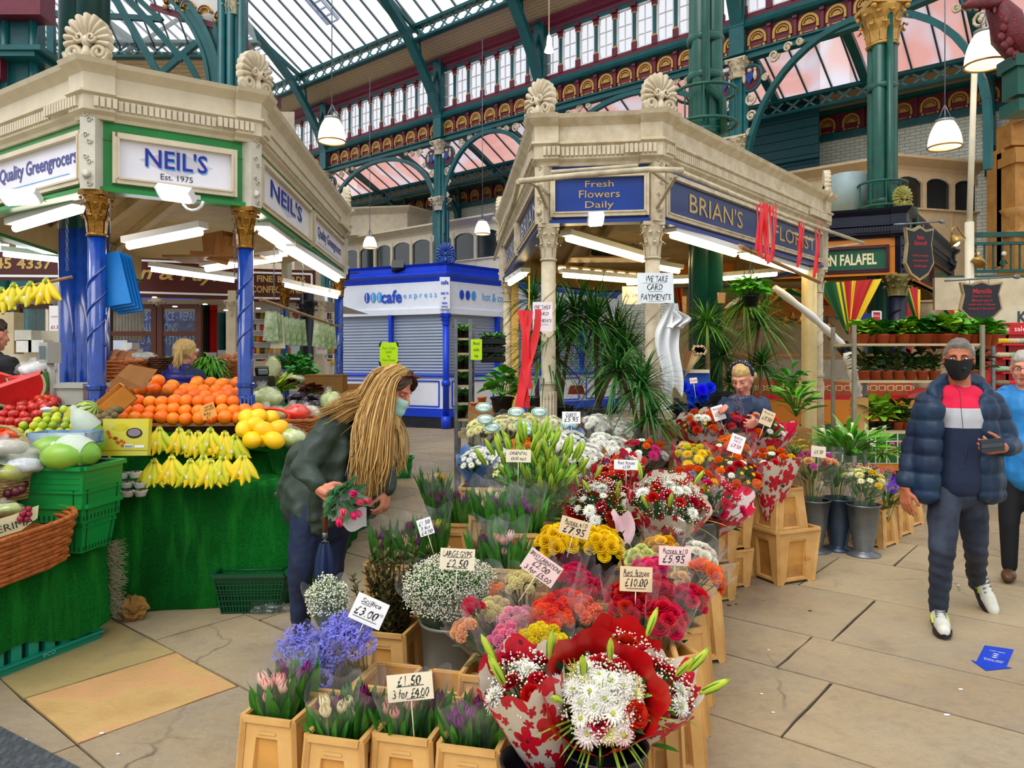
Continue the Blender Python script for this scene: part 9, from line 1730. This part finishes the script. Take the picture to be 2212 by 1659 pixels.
# --- walking man
def walker():
 D=4.5;Q=lambda x,y,dz=0:P(x,y,D+dz);sk=skinm('skin_olive','#b87050','#a8603f');root=RT('person','man walking in a navy puffer jacket, black face mask and red, white and navy sweater','person',V(Q(2065,0).x,D,0));root['_sk']=sk.name
 hc=Q(2071,775,0);f=V(-.50,-.86,-.05);hd,g,X=headcaps(hc,f,V(0,0,1),1.0,neck=Q(2073,838,.03),nr=.058)
 sr=Q(2003,872,.02);er=Q(1972,968,.06);wr=Q(1955,1052,.0);sl=Q(2142,872,.02);el=Q(2172,965,.04);wl=Q(2162,978,-.20)
 el=Q(2180,962,-.02);wl=Q(2166,968,-.24);hr=Q(2040,1065,0);hl=Q(2095,1065,.02);kr=Q(2035,1190,-.12);kl=Q(2108,1180,.06);ar=Q(2027,1315,-.02);al=Q(2110,1262,.36)
 torso=[(Q(2068,1060),Q(2070,990),.135,.125),(Q(2070,990),Q(2072,900),.125,.14),(Q(2048,895,.02),Q(2098,895,.02),.09,.09)]
 caps=hd+[(a_,b_,r*.85,q*.85) for a_,b_,r,q in torso]+[(sr,er,.045,.04),(er,wr,.038,.028),(sl,el,.045,.04),(el,wl,.038,.028),(hr,kr,.075,.055),(kr,ar,.05,.035),(hl,kl,.075,.055),(kl,al,.05,.035),(ar,ar+V(-.01,-.09,-.06),.03,.025),(al,al+V(0,-.04,-.08),.03,.025),(Q(2073,838,.03),Q(2072,880),.065,.10)]
 caps+=handcaps(wr+V(0,0,-.01),V(.0,-.15,-1),V(.9,-.2,0),V(.25,-.95,0),.35,1.05,.3)+handcaps(wl,V(-.85,-.25,.02),V(.1,-.25,1),V(-.1,-.55,.65),.75,1.05,.9)
 solid(caps,'body',sk,root,.0062,2);face(root,g,X,1.0,False,browm,False,(.5,0))
 hs=t_hair('hair_greydark',['#3a342f','#77706a','#4c4640']);solid([('e',g(0,-.018,.035),(.078,.092,.096),X),('e',g(0,.03,.082),(.055,.045,.032),X),(g(-.07,-.01,.03),g(-.068,-.02,-.02),.02,.015),(g(.07,-.01,.03),g(.068,-.02,-.02),.02,.015)],'hair',hs,root,.009,3,fold(.004,60))
 bk=mt('mask_black','#0c0d10',.75,var=.05);a=MB()
 def mk(u_,v_):xx=(u_-.5)*.15*(1-.15*v_-.4*v_**3);return g(xx,.046+.092*(1-abs(2*u_-1)**1.7)-.022*v_*v_,-.004-.122*v_+.008*abs(2*u_-1))
 a.grid(mk,16,10);a.grid(lambda u_,v_:g((u_-.5)*.148*(1-.15*v_-.4*v_**3),.042+.090*(1-abs(2*u_-1)**1.7)-.022*v_*v_,-.005-.12*v_),16,10)
 for q in (0,1):a.tube([mk(q,.0),g((q-.5)*2*.088,-.01,-.005),mk(q,.5)],.003,5)
 a.lathe([(0,0),(.012,0),(.012,.004),(0,.005)],12,g(-.028,.124,-.055),X=Matrix((X.col[0],X.col[2],X.col[1])).transposed(),m=1);OB(a,'face_mask',[bk,mt('valve_grey','#1c2622',.5)],root,world=True)
 # sweater (three colour bands) and jeans
 t=NT('sweater_bands');s=t.n('ShaderNodeSeparateXYZ');t.l(t.n('ShaderNodeTexCoord').outputs['Object'],s.inputs[0]);z=t.math('MULTIPLY',s.outputs[2],.5);t.bsdf(t.ramp(z,[(0,'#14223f'),((Q(0,922).z)/2,'#b4b6bc'),((Q(0,881).z)/2,'#d20a3c')],'CONSTANT'),.85,bump=t.noise(t.coord(),160,2),bs=.15);
 solid([(Q(2068,1035),Q(2068,990),.150,.140),(Q(2068,990),Q(2072,900),.14,.150),(Q(2034,890,.02),Q(2110,890,.02),.105,.105),(Q(2050,860,.01),Q(2094,860,.01),.085,.085)],'sweater',t.m,root,.010,5,fold(.003,9))
 solid([(Q(2068,1045),Q(2068,1060),.135,.12),(hr,kr,.098,.075),(kr,ar,.072,.052),(hl,kl,.098,.072),(kl,al,.070,.050)],'jeans',mt('denim_grey','#1a2130',.75,var=.4,vs=7,c2='#343e50',bump=.2,bsc=140),root,.011,3,lambda v,n:v+n*(.007*noise.noise(V(v.x*8,v.y*8,v.z*16))+(.0025*sin(v.z*95+v.x*30) if .12<v.z<.5 else 0)))
 pf=NT('puffer_navy');pf.bsdf(pf.ramp(pf.noise(pf.coord(),2.5,3),[(.35,'#0f1c38'),(.6,'#12304a'),(.75,'#1a2a56')]),.5,0,.35,bump=pf.noise(pf.coord(),18,3),bs=.35);pf=pf.m
 def puff(v,n):q=abs(sin(v.z*PI/.105+.4));return v+n*(.016*(q**.4)-.012+.006*noise.noise(v*14))
 jc=[(Q(2010,878,-.04),Q(2000,1062,-.04),.072,.078),(Q(2128,876,-.05),Q(2134,1062,-.05),.070,.080),(Q(2022,880,-.08),Q(2012,1065,-.08),.045,.05),(Q(2120,880,-.09),Q(2124,1065,-.09),.045,.05),(Q(2040,900,.12),Q(2045,1060,.12),.09,.09),(Q(2105,900,.12),Q(2100,1060,.12),.09,.09),(Q(2070,890,.13),Q(2070,1060,.13),.10,.10),(sr,er,.074,.066),(er,wr+(er-wr)*.12,.064,.054),(sl,el,.075,.068),(el,wl+(el-wl)*.25,.064,.056),(sr,Q(2030,870,.05),.075,.075),(sl,Q(2118,868,.05),.075,.075),(Q(1998,960),Q(1993,1062),.06,.07),(Q(2140,960),Q(2146,1062),.06,.07)]
 solid(jc,'jacket',pf,root,.011,3,puff)
 solid([(Q(2020,872,-.06),Q(2018,845,.0),.030,.048),(Q(2018,845,0),Q(2040,828,.10),.048,.055),(Q(2040,828,.10),Q(2105,828,.10),.06,.06),(Q(2105,828,.10),Q(2130,848,.0),.055,.048),(Q(2130,848,0),Q(2124,874,-.06),.048,.030)],'hood',pf,root,.009,3,fold(.014,16))
 a=MB()
 for x,y0,y1,s_ in ((2032,880,1065,1),(2107,880,1065,-1)):a.tube([Q(x+s_*(-.5)+(-16 if s_>0 else 4)*(t/8),y0+(y1-y0)*t/8,-.105) for t in range(9)],.006,5)
 OB(a,'zip_edges',mt('zip_teal','#1f5060',.4),root,world=True)
 # earphone wire, phone, trainers
 a=MB();a.tube([Q(2060,832,-.10),Q(2073,845,-.12),Q(2076,880,-.16),Q(2080,925,-.165)],.0017,5);a.tube([Q(2086,960,-.17),Q(2086,1000,-.17)]+[Q(2080+9*cos(t),1008+9*sin(t),-.17) for t in (0,1.2,2.4,3.6,4.8,6.0)]+[Q(2090,975,-.19),Q(2120,962,-.27)],.0014,5);OB(a,'earphone_wire',black,origin=Q(2080,930,-.15),label='thin earphone wire hanging down the striped sweater to the phone',cat='wire')
 a=MB();a.box(Q(2143,962,-.305),(.142,.012,.072),X=Matrix.Rotation(-.08,3,'Y')@Matrix.Rotation(.1,3,'Z'));a.box(Q(2143,962,-.315),(.13,.003,.022),1,X=Matrix.Rotation(-.08,3,'Y')@Matrix.Rotation(.1,3,'Z'));OB(a,'phone_case',[mt('phone_slate','#2c343c',.4),mt('phone_line','#3c464e',.4)],origin=Q(2143,962,-.3),label='dark slate phone wallet held by the walking man',cat='phone')
 tw=mt('trainer_white','#d8d8cc',.5,var=.1,vs=20);tg=mt('trainer_lime','#b8cc3a',.5);ts=mt('trainer_sole','#1a1828',.5)
 def shoe(tc,hd_,up,nm):
  fw=(tc-hd_).normalized();upv=(Vector(up)-fw*fw.dot(Vector(up))).normalized();sd=fw.cross(upv);o=hd_;g2=lambda a_,b_,c_:o+fw*a_+sd*b_+upv*c_;Y=Matrix((fw,sd,upv)).transposed()
  r=RT('trainer',None,None,(0,0,0)) if False else None
  s_=solid([(g2(.02,0,.05),g2(.0,0,.085),.042,.045),(g2(.04,0,.05),g2(.16,0,.042),.043,.038),(g2(.16,0,.038),g2(.235,0,.032),.045,.036),(g2(-.02,0,.035),g2(.24,0,.028),.038,.034)],nm,tw,root,.006,3);a=MB()
  sp=[g2(-.062+.0,0,.0)];ol=[(-.06,.03),(-.02,.042),(.10,.040),(.19,.052),(.25,.035),(.275,0),(.25,-.035),(.19,-.05),(.10,-.038),(-.02,-.040),(-.06,-.03)];a.prism(ol,g2(0,0,-.004),fw,sd,upv,.022,0)
  OB(a,'sole',ts,s_) ;a.v=[mw(s_).inverted()@v if False else v for v in a.v];q=s_.children[0];q.data.transform(mw(root).inverted());a=MB()
  for k in range(5):a.bar(g2(.03+.024*k,-.028,.097-.006*k),g2(.045+.024*k,.028,.097-.006*k),.009,.008,0)
  [a.bar(g2(.03+.03*j,q*.039,.06),g2(.06+.03*j,q*.043,.03),.010,.005,1) for j in range(3) for q in (-1,1)];q=OB(a,'laces',[steel,tg],s_);q.data.transform(mw(root).inverted())
 shoe(V(Q(2022,0,-.17).x,D-.25,.02),V(ar.x,D-.02,.02),(0,0,1),'left_trainer'[5:]);shoe(V(al.x+.005,al.y-.10,.035),V(al.x,al.y+.03,.17),(0,-.8,.5),'left_trainer'[5:])
walker()
# --- simpler background people, built the same way
def bystander(label,cx,cyh,D,f,skin,hair,jm,facing=1,hs=1.0,zf=0.0,wid=.165,armsdown=True,extra=None,closed=False,legm=black,name='person',eyes=True,arms=None,voxel=.009,hairfn=None,drop=.17):
 Q=lambda x,y,dz=0:P(x,y,D+dz);c=Q(cx,cyh);root=RT(name,label,'person',V(c.x,D,zf));root['_sk']=skin.name;f=Vector(f).normalized();sd=f.cross(Z).normalized();fl=V(f.x,f.y,0).normalized()
 hd,g,X=headcaps(c,f,V(0,0,1) if abs(f.z)<.2 else V(f.x*.4,f.y*.4,.9),hs,neck=c+V(-fl.x*.02,-fl.y*.02,-drop),nr=.05);b=c+V(0,0,-drop)-fl*.03;S=b.z-.04;hz=max(.85*S/1.42,.5)
 L=lambda s,d_,z:V(b.x,b.y,0)+sd*s+fl*d_+V(0,0,z)
 caps=hd+[(L(0,0,S-.05),L(0,0,hz+.1),.12,.12)];jc=[(L(0,0,S-.06),L(0,0,hz),.135,.15),(L(-.13,0,S-.03),L(.13,0,S-.03),.085,.085),(L(-.05,0,S+.03),L(.05,0,S+.03),.06,.06)];lg=[]
 ar=arms or ((L(-wid-.03,.0,S-.02),L(-wid-.09,.02,S-.30),L(-wid-.05,.16,S-.46)),(L(wid+.03,0,S-.02),L(wid+.09,.02,S-.30),L(wid+.05,.16,S-.46)))
 for s_,e_,w_ in ar:caps+=[(s_,e_,.042,.038),(e_,w_,.036,.028)]+handcaps(w_,(w_-e_).normalized()+V(0,0,-.2),-sd if s_ is ar[0][0] else sd,fl,.5,.95);jc+=[(s_,e_,.062,.056),(e_,w_+(e_-w_)*.12,.054,.044)]
 for s in (-1,1):caps+=[(L(s*.08,0,hz),L(s*.09,.02,hz*.52),.07,.05),(L(s*.09,.02,hz*.52),L(s*.09,0,.09+zf),.045,.035),(L(s*.09,0,.06+zf),L(s*.09,.13,.04+zf),.035,.03)];lg+=[(L(s*.08,0,hz),L(s*.09,.02,hz*.52),.09,.068),(L(s*.09,.02,hz*.52),L(s*.09,0,.1+zf),.066,.052)]
 solid(caps,'body',skin,root,voxel,2);solid(jc,'jacket',jm,root,.014,3,fold(.012,10));solid(lg,'trousers',legm,root,.016,2);a=MB()
 for s in (-1,1):a.ball(L(s*.09,.06,.045+zf),(.05,.13,.045),10,6,X=Matrix((sd,fl,Z)).transposed())
 OB(a,'shoes',mt('shoe_brown','#5a3a24',.4),root,world=True)
 if eyes:face(root,g,X,hs,closed,brow2,True)
 if hair:solid([('e',g(0,-.025,.035),(.082*hs,.092*hs,.098*hs),X),('e',g(0,.003,.064),(.072*hs,.080*hs,.064*hs),X)]+(hairfn(g) if hairfn else []),'hair',hair,root,.009,3,fold(.006,40))
 if extra:extra(root,g,X,Q,L,S,sd,fl)
 return root
fair=skinm('skin_pink','#dc9a80','#cc7c66');blond=t_hair('hair_fair',['#a8864e','#d0b070','#8a6a3a'])
def florist_x(root,g,X,Q,L,S,sd,fl):
 a=MB();sc_=mt('scarf_navy','#141c3c',.6,var=0);a.tube([g(.083*cos(t),-.012+.0*t,.045+.088*sin(t)) for t in [-.35+PI*1.2*k/16 for k in range(17)]],.019,8,flat=.5)
 R_.seed(3)
 for k in range(26):t=-.3+PI*1.15*rnd();a.ball(g(.098*cos(t),-.012+ru(-.015,.02),.045+.104*sin(t)),.003,5,3,1)
 OB(a,'headscarf',[sc_,white],root,world=True)
 solid([(L(-.03,.09,S+.03),L(-.02,.12,S-.42),.055,.06),(L(.04,.09,S+.03),L(.03,.12,S-.42),.055,.06)],'blouse',mt('blouse_floral','#141a34',.7,c2='#6a6478',vs=60,var=.3),root,.012,2);a=MB();[a.ball(L(.0,.185,S-.1-.07*k),.009,7,5) for k in range(5)];OB(a,'buttons',white,root,world=True)
 a=MB();a.prism([(0,0),(.09,.02),(.13,-.07),(.03,-.16)],L(.03,.13,S+.05),sd,Z,fl,.012);a.prism([(0,0),(-.08,.02),(-.10,-.07),(-.03,-.14)],L(-.03,.13,S+.05),sd,Z,fl,.012);OB(a,'collar',MC['wool_blue'],root,world=True)
mt('wool_blue','#2a3a58',.85,var=.3,vs=30,c2='#3c4a5c',bump=.3,bsc=120)
FQ=lambda x,y,d:P(x,y,d)
bystander('florist in a blue-grey wool jacket and spotted headscarf looking down at her work',1603,818,5.95,(-.55,-.74,-.38),fair,blond,MC['wool_blue'],closed=True,extra=florist_x,arms=((P(1578,872,5.95),P(1568,915,5.80),P(1562,885,5.55)),(P(1648,872,6.0),P(1662,915,5.85),P(1632,912,5.6))),hairfn=lambda g:[('e',g(.04,-.07,-.03),(.05,.05,.05)),(g(-.05,-.09,-.01),g(-.01,-.1,-.05),.04,.04)],hs=1.02)
gil=mt('gilet_purple','#24207a',.4,var=.15,c2='#1a1860',bump=.2,bsc=20);nvs=mt('sleeve_navy','#18304c',.75)
def gilet_x(root,g,X,Q,L,S,sd,fl):
 solid([(L(0,0,S-.07),L(0,0,S-.55),.15,.165),(L(-.14,0,S-.05),L(.14,0,S-.05),.09,.09),(L(-.05,-.04,S+.04),L(.05,-.04,S+.04),.05,.05)],'gilet',gil,root,.012,3,lambda v,n:v+n*(.016*abs(sin(v.z*PI/.075))**.5-.004))
 strands('ponytail',blond,root,[[g(.02,-.09,.03),g(.06,-.12,.0),g(.075,-.125,-.06),g(.06,-.12,-.11)]],60,.007,5,.012);a=MB();a.tube([g(.045+.02*cos(t),-.11+.005,.0+.022*sin(t)) for t in [PI*2*k/10 for k in range(11)]],.006,5,0,False);OB(a,'hair_tie',black,root,world=True)
bystander('stallholder seen from behind in a purple quilted gilet with a fair ponytail',401,765,6.5,(.45,.88,-.12),fair,blond,nvs,extra=gilet_x,eyes=False,zf=.10,hs=1.04,drop=.13,hairfn=lambda g:[('e',g(0,-.05,.0),(.065,.06,.06))])
def glasses_x(root,g,X,Q,L,S,sd,fl):
 a=MB();[a.tube([g(q*.032+.022*cos(t),.098,.004+.017*sin(t)) for t in [PI*2*k/14 for k in range(15)]],.0018,5,0,False) for q in (-1,1)];a.tube([g(-.01,.1,.006),g(.01,.1,.006)],.0018,5);[a.tube([g(q*.054,.095,.006),g(q*.08,.0,.0)],.0018,5) for q in (-1,1)];OB(a,'glasses',black,root,world=True)
 solid([(L(-.12,-.03,S+.03),L(0,-.10,S+.05),.05,.06),(L(.12,-.03,S+.03),L(0,-.10,S+.05),.05,.06)],'hood',MC['jacket_sky'],root,.012,3,fold(.015,18))
sk_b=mt('jacket_sky','#2a8fd8',.5,var=.2,vs=4,c2='#1a6aa8',bump=.1)
bystander('older man in a bright blue waterproof jacket and glasses cut off by the right edge',2212,795,5.35,(-.62,-.78,-.08),fair,t_hair('hair_grey',['#8a847c','#b8b2a8']),sk_b,extra=glasses_x,legm=mt('trouser_dark','#14161c',.8),hs=1.02)
bystander('person in a dark hooded top cut off by the left edge behind the melons',-12,722,5.6,(.3,.9,-.1),fair,t_hair('hair_dark',['#2a2018','#3a2c20']),mt('hood_top_black','#14181e',.8,bump=.2),eyes=False,hs=1.0,zf=.0)
# ---------------------------------------------------------------- camera, sky, light
sc=bpy.context.scene
cam=bpy.data.cameras.new('camera');co=bpy.data.objects.new('camera',cam);COL.objects.link(co)
co.location=(0,0,CH);co.rotation_euler=(PI/2,0,0);cam.sensor_fit='HORIZONTAL';cam.sensor_width=36;cam.lens=36*F/2212;cam.shift_y=-(829.5-HZ)/2212;cam.clip_start=.05;cam.clip_end=200
sc.camera=co
w=bpy.data.worlds.new('World');sc.world=w;w.use_nodes=True;nt=w.node_tree;bg=nt.nodes['Background']
bg.inputs[0].default_value=(.93,.96,1,1);bg.inputs[1].default_value=.95
def sun(rot,e,ang,c=(1,.97,.92)):
 l=bpy.data.lights.new('daylight','SUN');l.energy=e;l.angle=ang;l.color=c;o=bpy.data.objects.new('daylight',l);COL.objects.link(o);o.rotation_euler=rot
sun((math.radians(38),0,math.radians(-35)),1.5,math.radians(40))
sc.view_settings.view_transform='Standard';sc.view_settings.look='None';sc.view_settings.exposure=0.38;sc.view_settings.gamma=1.0
try:sc.view_settings.use_curve_mapping=False
except Exception:pass
cy=sc.cycles;cy.max_bounces=6;cy.diffuse_bounces=3;cy.glossy_bounces=2;cy.transmission_bounces=3;cy.transparent_max_bounces=24;cy.use_denoising=True;cy.sample_clamp_indirect=6
cy.caustics_reflective=False;cy.caustics_refractive=False
try:cy.use_light_tree=True
except Exception:pass
